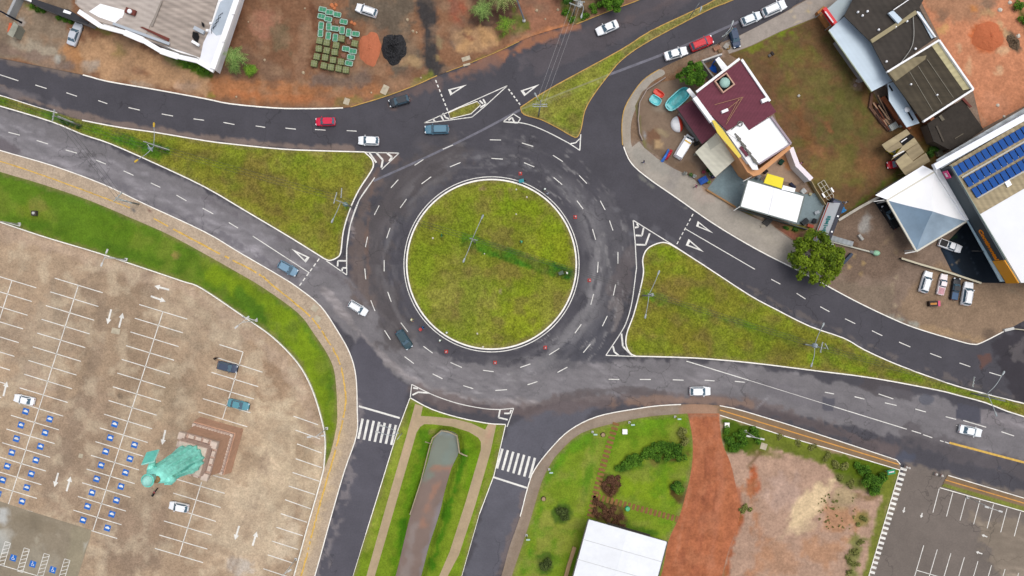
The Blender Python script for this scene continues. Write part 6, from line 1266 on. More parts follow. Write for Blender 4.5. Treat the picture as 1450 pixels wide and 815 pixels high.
for A in inset(poly_h(sp, 3), .5): b = MB(); b.tube([(A[0], A[1], z1), (A[0], A[1], 2.9)], .08, 8); b.build('post', M('wood_post',(120,96,70),.9), t, rel=rel(t))
# --- hipped canopy
t = bldg('hipped_canopy', 'large square tent canopy, white above and blue-grey below', 'canopy', (1310,298))
cn = [P(1255.6,283,4.2), P(1323,242.8,4.2), P(1368.5,312.8,4.2), P(1297.3,355.7,4.2)]; apx = P(1321,299,6.2)
CWH = M('tent_white', (238,239,240), .6, n=(.3,.03)); CGR = M('tent_blue_grey', (122,146,166), .6, n=(.25,.16)); CGR2 = M('tent_blue_grey_pale', (150,170,186), .6, n=(.25,.2))
for i, mt in enumerate((CWH, CWH, CGR2, CGR)):
    a, c_ = cn[i], cn[(i+1) % 4]; b = MB(); n_ = 8; vv = []
    for u in range(n_+1):
        for v in range(n_+1):
            s_ = u/n_; e0 = Vector(a).lerp(Vector(c_), v/n_); q_ = e0.lerp(Vector(apx), s_); q_.z -= .35*math.sin(PI*s_)*1.0; vv.append(tuple(q_))
    b.add(vv, [(u*(n_+1)+v, u*(n_+1)+v+1, (u+1)*(n_+1)+v+1, (u+1)*(n_+1)+v) for u in range(n_) for v in range(n_)]); fixn(b.build('roof_panel', mt, t, rel=rel(t), smooth=True))
for i in range(4): strip3(t, 'rim_beam', [(1255.6,283),(1323,242.8),(1368.5,312.8),(1297.3,355.7)][i], [(1255.6,283),(1323,242.8),(1368.5,312.8),(1297.3,355.7)][(i+1) % 4], 4.1-.004*i, .3, .3, M('rim_cream',(226,222,206),.6))
for A in inset([c_[:2] for c_ in cn], .3): b = MB(); b.tube([(A[0], A[1], z1), (A[0], A[1], 4.0)], .12, 8); b.build('post', LITE, t, rel=rel(t))
strip3(t, 'guy_arm', (1281,358.5), (1297,355.5), 4.1, .2, .15, LITE); strip3(t, 'guy_arm', (1237,285), (1252,283), 4.1, .15, .15, LITE)
t = bldg('white_sheet_roof', 'white flat roof strip joining the hipped canopy to the beige shed', 'building', (1280,255)); wp = [(1239.6,276),(1307,234),(1322.5,242),(1255.8,282.2)]
slab(t, 'roof', wp, 4.3, WROOF, .12); walls(t, wp, 4.2, M('grey_render'), 2.2)
# --- solar building
t = bldg('solar_roof_building', 'shop with rows of solar panels, dark fascia and orange sign end', 'building', (1400,290)); HB = 7.0
rp = [(1344,234),(1450,171),(1600,85),(1600,180),(1388,303),(1350,243)]; wr_ = [(1388,303),(1600,180),(1600,405),(1446,400)]
walls(t, [(1362,240),(1600,100),(1600,396),(1456,392)], HB, M('grey_render'), .3, .5)
RBE = M('stained_beige_roof', (186,170,136), .85, n=(.5,.14), wave=(math.radians(-60), 1.0, .22))
slab(t, 'ribbed_roof', rp, HB, RBE, .2); slab(t, 'white_roof', wr_, HB+.1, M('white_membrane',(228,230,232),.6,n=(.3,.03)), .3)
for i, (a, c_) in enumerate((((1322.5,236.5),(1455,163)),((1455,163),(1600,80)))): strip3(t, 'white_parapet', a, c_, HB+.5-.01*i, 1.1, .8, M('parapet_white',(236,240,248),.6))
# dark fascia: an upright board facing the forecourt
def board(nm, a, c_, ht, hb, mat, th=.2, parent=None):
    A = Vector(P(*a, ht)); B = Vector(P(*c_, ht)); d = (B-A); d.z = 0; n = Vector((d.y, -d.x, 0)).normalized()*th; b = MB()
    b.add([(A.x,A.y,hb),(B.x,B.y,hb),(B.x,B.y,ht),(A.x,A.y,ht),(A.x+n.x,A.y+n.y,hb),(B.x+n.x,B.y+n.y,hb),(B.x+n.x,B.y+n.y,ht),(A.x+n.x,A.y+n.y,ht)], [(0,1,2,3),(7,6,5,4),(0,3,7,4),(1,5,6,2),(3,2,6,7),(0,4,5,1)]); return fixn(b.build(nm, mat, parent or t, rel=rel(t)))
HT = 7.9; FB = 4.6
board('dark_fascia', (1346.5,234), (1423,367), HT, FB, M('charcoal_panel',(62,74,80),.5))
board('orange_fascia', (1423.3,367.6), (1443.5,400), HT, FB, M('orange_panel',(246,166,22),.4))
board('white_frame_edge', (1347.5,233.5), (1444.5,400), HT+.06, HT-.12, M('edge_green',(150,170,160),.5), th=.1)
slab(t, 'white_eave', [(1323,239),(1333,234.5),(1377,309),(1369.5,312)], 4.7, WWALL, .5); slab(t, 'pale_blue_eave', [(1369.6,312.5),(1377,309.5),(1426,398),(1417,398.5)], 4.5, M('eave_blue',(184,212,224),.5), .3)
strip3(t, 'navy_gutter', (1371,310), (1423,397), 4.62, .2, .15, M('navy_trim',(38,52,72),.5)); strip3(t, 'bracket_arm', (1376,355), (1399,355.5), 4.4, .12, .12, TRIM)
for (x0, y0) in ((1348.8,236.8),(1364.5,252.5),(1375.5,267.5)):
    for k in range(16):
        x, y = x0+k*8.05, y0-k*4.65
        if x > 1480: break
        q4 = [(x,y),(x+6.7,y-3.8),(x+14.5,y+8.5),(x+7.8,y+12.3)]
        A = poly_h(q4, HB+.35); b = MB(); b.prism(A, HB+.22, HB+.35); b_ = b.build('solar_panel', M('solar_blue',(26,84,160),.6,spec=.15), t, rel=rel(t))
        b = MB(); b.box(((A[0][0]+A[2][0])/2, (A[0][1]+A[2][1])/2, HB+.37), (.03, 1.55, .02), rz=math.atan2(-8.3,15.2)+PI/2-.9+.33); 
for (a, c_) in (((1362,251),(1470,189)),((1372,263),(1475,203)),((1384,280),(1480,225))): strip3(t, 'cable_tray', a, c_, HB+.15, .3, .12, M('tray_cream',(200,196,184),.6))
slab(t, 'roof_hatch', [(1423,258),(1429,254),(1433,261),(1427,265)], HB+.3, WROOF, .2)
strip3(t, 'gutter_sheet', (1329,232.5), (1455,158.5), 5.8, 1.9, .12, M('zinc_sheets',(196,204,208),.5,n=(.5,.12),wave=(math.radians(62), 1.6, .25)))
# lettering on the dark fascia and the pink emblem
def wall_text(txt, a, c_, ht, size, mat, nm='lettering', parent=None, drop=.0):
    cu = bpy.data.curves.new('t', 'FONT'); cu.body = txt; cu.size = size; cu.extrude = .05; cu.align_x = 'CENTER'; cu.align_y = 'CENTER'; cu.offset = .05
    o = bpy.data.objects.new('t', cu); C.objects.link(o); bpy.context.view_layer.update()
    me = bpy.data.meshes.new_from_object(o.evaluated_get(bpy.context.evaluated_depsgraph_get())); bpy.data.objects.remove(o)
    A = Vector(P(*a, ht)); B = Vector(P(*c_, ht)); d = (B-A); d.z = 0; d.normalize(); n = Vector((d.y, -d.x, 0)); up = Vector((0,0,1)); m = (A+B)/2
    if n.dot(-m) < 0: n = -n
    R = Matrix((d, up, n)).transposed() if d.cross(up).dot(n) > 0 else Matrix((-d, up, n)).transposed()
    pos = Vector((m.x, m.y, ht-drop))+n*.28
    for v in me.vertices: v.co = R@v.co+pos-Vector(rel(t))
    me.materials.clear(); me.materials.append(mat); q = bpy.data.objects.new(nm, me); C.objects.link(q); q.parent = parent or t; return q
wall_text('Continental', (1399.5,326), (1421,363.5), HT, 1.35, M('letter_orange',(255,150,20),.4), drop=1.75)
b = MB(); A = Vector(P(1352,244.5,HT)); b.box((A.x-.55, A.y-.1, 6.4), (.1, 1.5, 1.5), rz=math.radians(30)); b.build('pink_emblem', M('emblem_pink',(226,50,130),.5), t, rel=rel(t))
b = MB(); b.box((A.x-.63, A.y-.15, 6.4), (.1, .8, .5), rz=math.radians(30)); b.build('emblem_mark', M('sign_white'), t, rel=rel(t))
wall_line('low dark fence with white rail in front of the dark forecourt', [(1273,366),(1300,374.5),(1340,386),(1384,400.5)], .9, .22, M('fence_dark',(60,62,58),.7), cat='fence', name='fence', cap=M('fence_white',(214,206,180),.7))
wall_line('pipe and plank fence between the field and the cobbled yard', [(1184,312),(1210,296),(1243,278)], 1.2, .35, M('plank_brown',(126,96,74),.9,n=(1,.2)), cat='fence', name='fence', cap=M('plank_pale',(196,190,176),.8,n=(.6,.25)))
wall_line('low white wall foot at the corner of the right side street', [(1421,467),(1432,464.5)], .5, .5, LITE); wall_line('thin pale wall leading right from the street corner', [(1432,465),(1452,467)], .4, .15, M('fence_white'))
# --- white event tent in the garden
t = bldg('event_tent', 'white gable-roofed tent hall at the bottom of the garden', 'tent', (875,790)); tp = [(833,735),(945,767),(915,880),(802,848)]
hh = 4.6; a_, b2, c2, d2 = [Vector(P(x, y, hh)) for x, y in tp]; m1 = Vector(P(889,751,5.6)); m2 = Vector(P(858,864,5.6)); 
walls(t, tp, 4.4, M('tent_side',(226,228,226),.7), 1.5); b = MB(); b.add([tuple(a_), tuple(m1), tuple(m2), tuple(d2)], [(3,2,1,0)]); fixn(b.build('roof_panel', M('tent_roof',(238,241,244),.7,n=(.25,.05),n2=(1.2,.03),k=.82), t, rel=rel(t))); b = MB(); b.add([tuple(m1), tuple(b2), tuple(c2), tuple(m2)], [(0,1,2,3)]); fixn(b.build('roof_panel', M('tent_roof',(238,241,244),.7,n=(.25,.05),n2=(1.2,.03),k=.82), t, rel=rel(t)))
b = MB(); b.add([tuple(a_), tuple(b2), tuple(m1)], [(0,1,2)]); fixn(b.build('gable_end', M('tent_side'), t, rel=rel(t)))
for x0, y0, x1, y1 in ((833,735,945,767),(945,767,915,880),(833,735,802,848)): strip3(t, 'eave_rail', (x0,y0), (x1,y1), 4.5, .2, .25, M('eave_dark',(96,92,86),.7))
strip3(t, 'truss_bar', (860,741.5), (920,758.5), 4.3, .5, .3, M('truss_dark',(60,56,50),.8)); 
for f_ in (.25, .5, .75):
    L0, M0, R0_ = a_.lerp(d2, f_), m1.lerp(m2, f_), b2.lerp(c2, f_); b = MB(); b.tube([L0+Vector((0,0,.03)), M0+Vector((0,0,.03)), R0_+Vector((0,0,.03))], .045, 5); b.build('roof_seam', M('seam_pale',(214,216,216),.6,k=.7), t, rel=rel(t))
wall_line('brown plank edging left of the white tent', [(813,775),(805,800),(797,830)], .4, .7, M('edging_brown',(196,160,120),.85,n=(.8,.12)))
# ================================================================ FOLIAGE
def leafmat(nm, a=None, b=None):
    if nm in MATS: return MATS[nm]
    m = M(nm, a, .8, spec=.2)
    if 'vr' in m: return m
    m['vr'] = 1; T = m.node_tree; N = T.nodes; L = T.links; bs = N['Principled BSDF']
    ob = N.new('ShaderNodeVertexColor'); ob.layer_name = 'Leaf'; mx = N.new('ShaderNodeMix'); mx.data_type = 'RGBA'; mx.inputs[6].default_value = (*lin(a), 1); mx.inputs[7].default_value = (*lin(b), 1)
    sp = N.new('ShaderNodeSeparateColor'); L.new(ob.outputs[0], sp.inputs[0]); L.new(sp.outputs[0], mx.inputs[0]); L.new(mx.outputs[2], bs.inputs['Base Color']); return m
LEAF = leafmat('leaves_olive', (62,88,14), (140,164,36)); LEAFG = leafmat('leaves_green', (34,76,16), (112,160,44)); LEAFD = leafmat('leaves_dark', (30,66,18), (80,124,40)); PALM = leafmat('palm_leaf', (78,122,48), (160,190,104)); DRY = leafmat('dry_plants', (84,56,40), (134,96,70))
BARK = M('bark', (110,88,68), .9, n=(2,.2))
def foliage(nm, lumps, n, ls, mat, parent=None, seed=1, loc=None, flat_=.5):
    rr = np.random.RandomState(seed); lumps = np.array(lumps, float); w = lumps[:, 3]**2; w /= w.sum(); ids = rr.choice(len(lumps), n, p=w)
    d = rr.randn(n, 3); d /= np.linalg.norm(d, axis=1)[:, None]; rad = lumps[ids, 3]*(.45+.58*rr.rand(n)**.6); c = lumps[ids, :3]+d*rad[:, None]*np.array([1, 1, .8])
    nr = d*.8+rr.randn(n, 3)*.6+np.array([0, 0, flat_]); nr /= np.linalg.norm(nr, axis=1)[:, None]
    u = np.cross(nr, rr.randn(n, 3)); u /= np.linalg.norm(u, axis=1)[:, None]; v = np.cross(nr, u); s = ls*(.6+.8*rr.rand(n))[:, None]
    vs = np.stack([c-u*s, c+v*s*.5, c+u*s, c-v*s*.5], 1).reshape(-1, 3); fs = np.arange(4*n).reshape(n, 4)
    me = bpy.data.meshes.new(nm); me.from_pydata(vs.tolist(), [], fs.tolist()); me.materials.append(mat)
    lump = rr.rand(len(lumps))[ids]; val = np.clip(.55*rr.rand(n)+.45*lump, 0, 1); ca = me.color_attributes.new('Leaf', 'FLOAT_COLOR', 'POINT'); cc = np.ones((4*n, 4), np.float32); cc[:, :3] = np.repeat(val, 4)[:, None]; ca.data.foreach_set('color', cc.ravel())
    o = bpy.data.objects.new(nm, me); C.objects.link(o)
    if loc: o.location = loc
    if parent: o.parent = parent
    return o
def tree(c, r, h, label, mat, n, ls, seed, cat='tree', trunk=.25, nl=26, lr=(.16,.32)):
    p = P(*c); t = thing('broadleaf_tree', label, cat, (p[0], p[1], z1)); rr = random.Random(seed); L = []
    for k in range(nl):
        a = rr.uniform(0, 6.28); q = r*math.sqrt(rr.random())*.86; zz = h-.35*h*(q/r)**2*rr.uniform(.6, 1.2)-rr.uniform(0, .25)*h; L.append((q*math.cos(a), q*math.sin(a), zz, r*rr.uniform(*lr)))
    tops = [L[i] for i in range(0, nl, 4)]; b = MB(); b.tube([(0,0,0),(0.1,0,h*.25),(0,.1,h*.45)], [trunk, trunk*.75, trunk*.6], 10)
    for q in tops: b.tube([(0,.05,h*.4), (q[0]*.5, q[1]*.5, h*.6), (q[0], q[1], q[2])], [trunk*.45, trunk*.3, trunk*.12], 6)
    b.build('trunk', BARK, t, smooth=True); foliage('crown', L, n, ls, mat, t, seed); return t
tree((1145,366), 5.5, 6.3, 'olive green broadleaf tree overhanging the kerb by the white truck', LEAF, 7600, .27, 11, nl=74, lr=(.07,.21))
tree((974,115), 2.9, 4.5, 'round dark green tree above the turquoise pool shell', LEAFG, 5000, .2, 12)
tree((866,6), 2.4, 4, 'dense green tree at the top edge beside the power pole', LEAFG, 4500, .2, 13)
tree((803,-2), 2.2, 3.5, 'dark tree at the top edge left of the power pole', LEAFD, 2500, .2, 14)
def shrub(nm, label, lumps, n, ls, mat, seed, cat='shrub', z=z1):
    """lumps: (px, py, radius m, height m)"""
    c = P(sum(l[0] for l in lumps)/len(lumps), sum(l[1] for l in lumps)/len(lumps)); t = thing(nm, label, cat, (c[0], c[1], z)); LL = []; rr = random.Random(seed); b = MB()
    for (x, y, r, h) in lumps:
        p = P(x, y); dx, dy = p[0]-c[0], p[1]-c[1]; b.tube([(dx, dy, 0), (dx+.05, dy, h*.7)], [.05, .02], 5)
        for k in range(6): a = rr.uniform(0, 6.28); q = rr.uniform(0, r*.7); LL.append((dx+q*math.cos(a), dy+q*math.sin(a), h*rr.uniform(.45, .8), r*rr.uniform(.3, .55)))
    b.build('stem', BARK, t); foliage('foliage', LL, n, ls, mat, t, seed); return t
shrub('hedge', 'upper bright green hedge curving across the garden lawn', [(912,642,1.5,1.4),(922,636,1.6,1.5),(933,633,1.7,1.5),(944,632,1.8,1.6),(955,634,1.8,1.6),(963,641,1.5,1.4),(930,646,1.3,1.2),(946,645,1.3,1.2)], 5200, .17, LEAFG, 21, 'hedge')
shrub('hedge', 'lower left bright green hedge clump beside the dark planting bed', [(898,645,1.3,1.3),(892,652,1.4,1.3),(885,658,1.3,1.2),(877,661,1.1,1.1),(903,650,1.1,1.2)], 3000, .17, LEAFG, 22, 'hedge')
shrub('palm_shrub', 'compact spiky green shrub on the brown round bed', [(957,687,1.5,1.4)], 1200, .24, LEAFG, 23)
shrub('dry_shrub', 'pale olive twiggy shrub at the right end of the long hedge', [(966,612,1.0,1.1),(970,622,1.0,1.2),(965,630,.8,1)], 1200, .16, leafmat('leaves_pale',(104,106,48),(160,164,92)), 24)
shrub('round_bush', 'round dark ornamental bush in the left lawn, upper one', [(796,726,1.6,.9),(799,723,1.0,1.0)], 1600, .15, leafmat('leaves_bronze',(58,70,34),(104,122,60)), 25)
shrub('round_bush', 'round dark ornamental bush in the left lawn, lower one', [(772,797,1.5,.9),(770,801,1.0,1.0)], 1600, .15, leafmat('leaves_bronze',(58,70,34),(104,122,60)), 26)
shrub('bedding_plants', 'upper red-brown planting bed beside the stepping stones', [(862,676,1,.5),(868,686,1,.5),(860,692,1,.5),(872,676,.9,.5),(868,696,.9,.4),(856,684,.9,.4),(866,680,1,.5),(874,684,.8,.4)], 3600, .13, DRY, 27, 'planting')
shrub('bedding_plants', 'lower red-brown planting bed above the white tent', [(845,712,1,.5),(855,720,1.1,.5),(868,722,1,.5),(876,732,1,.5),(858,732,1,.5),(846,728,.9,.5),(880,744,.8,.4),(850,714,1,.4),(863,728,1,.4),(870,738,1,.4),(842,724,.9,.4)], 5200, .13, DRY, 28, 'planting')
shrub('bush', 'green bush in the corner right of the red dirt drive', [(1032,622,1.3,1.1),(1040,630,1.4,1.2),(1045,615,1.3,1.2),(1052,625,1.2,1.0),(1030,608,1.1,.9),(1064,612,1.3,1),(1072,622,1,.9)], 4200, .17, LEAFG, 29)
shrub('bush', 'big dark bush at the right corner of the vacant lot', [(1228,676,1.8,1.8),(1238,684,1.7,1.7),(1245,673,1.4,1.4),(1234,692,1.5,1.3),(1222,664,1.3,1.2),(1212,656,1.1,.9)], 4600, .18, LEAFG, 30)
shrub('weeds', 'patch of weeds across the upper vacant lot', [(1195,660,1.2,.5),(1180,655,1.2,.5),(1170,645,1,.5),(1150,634,1,.4),(1188,675,1,.4),(1204,684,1,.5),(1130,626,.9,.4),(1105,618,.9,.4)], 2400, .14, leafmat('leaves_pale'), 31, 'weeds')
shrub('weeds', 'clump of weeds at the bottom right of the vacant lot', [(1208,780,1.1,.5),(1202,792,1.1,.5),(1210,798,.9,.5),(1218,766,.9,.5),(1200,808,.9,.5),(1222,733,.8,.4),(1214,742,.7,.4)], 2000, .14, leafmat('leaves_pale'), 32, 'weeds')
shrub('weeds', 'clump of weeds between the red drive and the vacant lot', [(1056,715,.9,.5),(1048,722,.9,.5),(1062,720,.8,.4)], 900, .14, leafmat('leaves_pale'), 33, 'weeds')
shrub('weeds', 'sparse low weeds dotted over the pale sand of the vacant lot', [(1180+random.uniform(-22,30), 715+random.uniform(-18,34), random.uniform(.14,.34), .2) for _ in range(46)], 1300, .09, leafmat('leaves_pale'), 34, 'weeds')
shrub('yard_plants', 'green plants around the foot of the fence by the broadleaf tree', [(1138,350,1,.8),(1150,330,.9,.8),(1128,340,.7,.6),(1112,322,.7,.5),(1125,325,.7,.5)], 1400, .15, LEAFD, 35, 'planting')
shrub('hedge_strip', 'ragged green hedge at the foot of the big grey-roofed hall', [(246,78,1,.9),(255,84,1.1,.9),(265,90,1.1,.9),(276,93,1.1,.9),(286,98,1,.9),(236,74,.7,.6),(296,103,.8,.8)], 2800, .16, LEAFG, 36, 'hedge')
shrub('hedge_strip', 'small hedge under the white wall at the top left', [(48,10,.7,.7),(56,13,.8,.7),(64,16,.7,.7)], 900, .15, LEAFG, 37, 'hedge')
shrub('hedge_strip', 'small hedge right of the white wall near the silver sedan', [(86,26,.7,.6),(94,29,.8,.6),(101,31,.7,.6)], 900, .15, LEAFG, 38, 'hedge')
shrub('bush', 'dark green bush between the sheet shed and the solar building', [(1316,216,1.1,1.1),(1322,210,.8,.9)], 1000, .16, LEAFD, 39)
shrub('bush', 'bush in the top right corner of the frame', [(1448,30,1.5,1.3),(1456,45,1.4,1.2),(1440,12,1.3,1.2)], 1500, .17, LEAFG, 40)
shrub('planting', 'weedy planting around the lamp pole at the top edge', [(800,18,.9,.6),(810,28,.8,.5),(828,24,.9,.6),(840,14,1,.8),(850,8,1,.9)], 1800, .15, LEAFG, 41, 'planting')
shrub('ivy', 'green creeper on the stay wires of the thin grass strip', [(88,170,.7,.5),(96,173,.8,.5),(104,176,.7,.5),(112,180,.6,.4)], 900, .13, LEAFD, 42, 'creeper')
shrub('ivy', 'green creeper around the foot of the yellow-lamp pole', [(205,203,.6,.5),(215,206,.7,.5),(226,209,.7,.5),(237,213,.6,.5)], 900, .13, LEAFG, 43, 'creeper')
def palm(c, h, n, L, label, seed, mat=None, tilt=(0, 0), droop=.9, fan=False):
    p = P(*c); t = thing('palm_tree', label, 'palm', (p[0], p[1], z1)); rr = random.Random(seed); tx, ty = tilt; b = MB(); b.tube([(0,0,0),(tx*.4,ty*.4,h*.5),(tx,ty,h)], [.2,.15,.12], 8); b.build('trunk', BARK, t, smooth=True)
    for k in range(n):
        a = 2*PI*k/n+rr.uniform(-.2, .2); l = L*rr.uniform(.75, 1.1); up = rr.uniform(.1, .7); vs = []; fs = []; val = []; m = 12
        rib = [Vector((tx+math.cos(a)*l*u, ty+math.sin(a)*l*u, h+up*l*u-droop*l*u*u)) for u in [i/m for i in range(m+1)]]; sd_ = Vector((-math.sin(a), math.cos(a), 0))
        for i in range(1, m+1):
            w_ = .72*math.sin(PI*min(1, .12+i/m*.88))+.06; u = rib[i]-rib[i-1]
            for s in (1, -1):
                q0 = rib[i-1]; q1 = rib[i-1]+sd_*s*w_+u*.9+Vector((0,0,-.15-.2*rr.random())); nn = len(vs); vs += [q0, q1, q0+u*.55]; fs.append((nn, nn+1, nn+2)); val += [rr.random()]*3
        for i in range(m): nn = len(vs); vs += [rib[i]-sd_*.03, rib[i]+sd_*.03, rib[i+1]]; fs.append((nn, nn+1, nn+2)); val += [.8]*3
        o = mesh_obj('frond', vs, fs, mat or PALM, t); ca = o.data.color_attributes.new('Leaf', 'FLOAT_COLOR', 'POINT'); cc = np.ones((len(vs), 4), np.float32); cc[:, :3] = np.array(val)[:, None]; ca.data.foreach_set('color', cc.ravel())
    return t
palm((349,92), 4.5, 16, 2.7, 'grey-green palm leaning left in the brown yard beside the hall', 51, tilt=(-.7,.3))
palm((338,100), 2.0, 9, 1.8, 'low palm left of the round bright green one', 52, tilt=(-.3,.1))
palm((358,101), 1.2, 22, 1.5, 'small round bright green palm beside the leaning one', 53, mat=leafmat('palm_bright',(64,112,20),(140,180,56)), droop=.5)
palm((686,26), 4.2, 14, 2.6, 'left palm of the three at the top edge', 54, tilt=(-.3,.2))
palm((711,8), 5.0, 18, 3.2, 'largest palm at the top edge with pale drooping fronds', 55, mat=leafmat('palm_pale',(112,136,64),(180,190,118)))
palm((716,40), 3.2, 11, 2.2, 'lowest palm of the three, nearest the road', 56, mat=leafmat('palm_bright'), tilt=(0,-.3), droop=.6)
b = MB(); A, B = Vector(P(742,27,1)), Vector(P(730,-6,7)); t = thing('leaning_post', 'grey post with a white tip leaning beside the top palms', 'post', (A.x, A.y, z1))
b.tube([A, B], .15, 8); b.build('post', M('grey_post',(130,138,150),.6), t, rel=rel(t)); b = MB(); b.lathe((A.x, A.y, z1), [(.35,0),(.3,.4),(.12,.5)], 12); b.build('cap', LITE, t, rel=rel(t), smooth=True)

# ================================================================ TRAYS AND SOD PALLETS
TG = M('tray_green', (88,156,126), .7, n=(2,.15)); TW = M('tray_rim', (178,208,192), .6); OL = M('sod_olive', (136,144,98), .9, n=(1.6,.22)); PW = M('pallet_wood', (132,102,72), .85, n=(2,.2)); STRP = M('strap_pale', (172,178,140), .7)
def tray():
    t = thing('garden_tray', 'x', 'tray'); b = MB(); b.prism([(-.66,-.40),(.66,-.40),(.66,.40),(-.66,.40)], 0, .32); b.build('body', TG, t)
    b = MB(); o_ = [(-.72,-.38),(-.62,-.48),(.62,-.48),(.72,-.38),(.72,.38),(.62,.48),(-.62,.48),(-.72,.38)]
    pts = [(x*.95, y*.92, .36) for x, y in o_]; b.tube(pts+[pts[0]], .085, 6); b.tube([(-.0,-.42,.36),(0,.42,.36)], .02, 5); b.build('rim', TW, t)
    b = MB(); b.box((-.3,0,.34), (.42,.5,.06)); b.box((.3,0,.34), (.42,.5,.06)); b.build('insert', M('tray_insert',(70,156,116),.7), t); return t
def sod(empty=False):
    t = thing('sod_pallet', 'x', 'pallet'); b = MB()
    for i in range(5): b.box((-.48+i*.24, 0, .13), (.16,1.2,.03))
    for i in range(3): b.box((0, -.5+i*.5, .06), (1.2,.1,.1))
    b.build('pallet', PW, t)
    if not empty:
        b = MB(); rr = random.Random(3)
        for i in range(2):
            for j in range(2): b.box((-.29+i*.58, -.29+j*.58, .5+rr.uniform(-.03,.03)), (.54,.54,.7))
        b.build('sod_stack', OL, t); b = MB(); b.box((0,0,.90), (.06,1.18,.02)); b.box((0,0,.905), (1.18,.06,.02)); b.build('strap', STRP, t)
    else: b = MB(); b.box((.1,0,.28), (.7,.8,.25)); b.box((-.3,.2,.24), (.3,.5,.18)); b.build('rubble', M('brick_rubble',(140,100,82),.9,n=(2,.3)), t)
    return t
def dup(root):
    r = root.copy(); C.objects.link(r)
    for ch in list(root.children): c = ch.copy(); C.objects.link(c); c.parent = r
    return r
def zz(x, y): return (430+x/6.79, y/6.79)
T0, S0, E0 = tray(), sod(), sod(True); used = set()
def put(src, xy, rz, label, group):
    o = src if id(src) not in used else dup(src); used.add(id(src)); p = P(*zz(*xy)); o.location = (p[0], p[1], z1); o.rotation_euler = (0, 0, rz); o['label'] = label; o['group'] = group; return o
for xy in ((188,98),(254,125),(328,147),(178,163),(242,190),(390,215),(308,282),(505,332),(412,475),(478,498),(460,555),(440,613)): put(T0, xy, -.17+random.uniform(-.05,.05), 'green white-rimmed tray lying lengthwise in the stacked yard goods', 'green trays lying lengthwise')
for xy in ((174,253),(247,262),(375,298),(437,320),(168,325),(243,350),(310,368)): put(T0, xy, PI/2-.08+random.uniform(-.05,.05), 'green white-rimmed tray turned upright among the yard goods', 'green trays turned upright')
for xy in ((373,383),(500,430),(165,405),(232,422),(322,447),(157,480),(232,497),(308,513),(138,555),(217,565),(293,588),(368,605),(112,622),(205,642),(273,657),(347,670),(415,683)): put(S0, xy, -.15+random.uniform(-.08,.08), 'olive strapped square pallet load in the rows of yard goods', 'olive square pallet loads')
for xy in ((320,215),(437,410),(385,540)): put(E0, xy, -.2+random.uniform(-.3,.3), 'brown pallet with rubble on it among the yard goods', 'brown rubble pallets')
# heaps
def heap(c, rx, ry, h, mat, label, seed, rot=0, cat='heap', name='gravel_heap', flat_=.5):
    p = P(*c); rr = np.random.RandomState(seed); nr, na = 12, 40; vs = [(0, 0, h)]; ph = rr.rand(6)*6.28
    for i in range(1, nr+1):
        for k in range(na):
            a = 2*PI*k/na; u = i/nr; w_ = 1+.06*math.sin(3*a+ph[0])+.05*math.sin(5*a+ph[1])+.03*math.sin(9*a+ph[2]); x, y = rx*S*u*w_*math.cos(a), ry*S*u*w_*math.sin(a)
            z = h*(1-u**1.6)*(1+.08*math.sin(3*a+ph[3]+u*3))+((.10 if 'gravel' in name else .02)*h*rr.randn() if i < nr else 0); vs.append((x*math.cos(rot)-y*math.sin(rot), x*math.sin(rot)+y*math.cos(rot), max(z, .0) if i < nr else -.02))
    fs = [(0, 1+k, 1+(k+1) % na) for k in range(na)]+[(1+(i-1)*na+k, 1+i*na+k, 1+i*na+(k+1) % na, 1+(i-1)*na+(k+1) % na) for i in range(1, nr) for k in range(na)]
    o = mesh_obj(name, vs, fs, mat, None, (p[0], p[1], z1)); return tag(o, label, cat)
heap((524,69), 16, 24, .7, M('orange_sand',(196,116,82),.95,n=(2,.1),bump=.4), 'flat orange sand heap right of the green trays', 61, -.06, 'sand heap', 'sand_heap')
heap((558,69), 18, 22, 1.4, M('black_gravel',(52,52,54),.95,n=(3,.35),bump=.6), 'black gravel heap beside the orange sand heap', 62)
heap((1398,52), 22, 21, 1.0, M('orange_sand2',(204,116,76),.95,n=(2,.08),bump=.4), 'round orange sand heap in the orange dirt yard', 63, 0, 'sand heap', 'sand_heap')
heap((1434,60), 8, 13, .5, M('grey_gravel',(110,92,72),.95,n=(3,.3),bump=.4), 'long grey gravel heap right of the round orange sand heap', 64, .6)

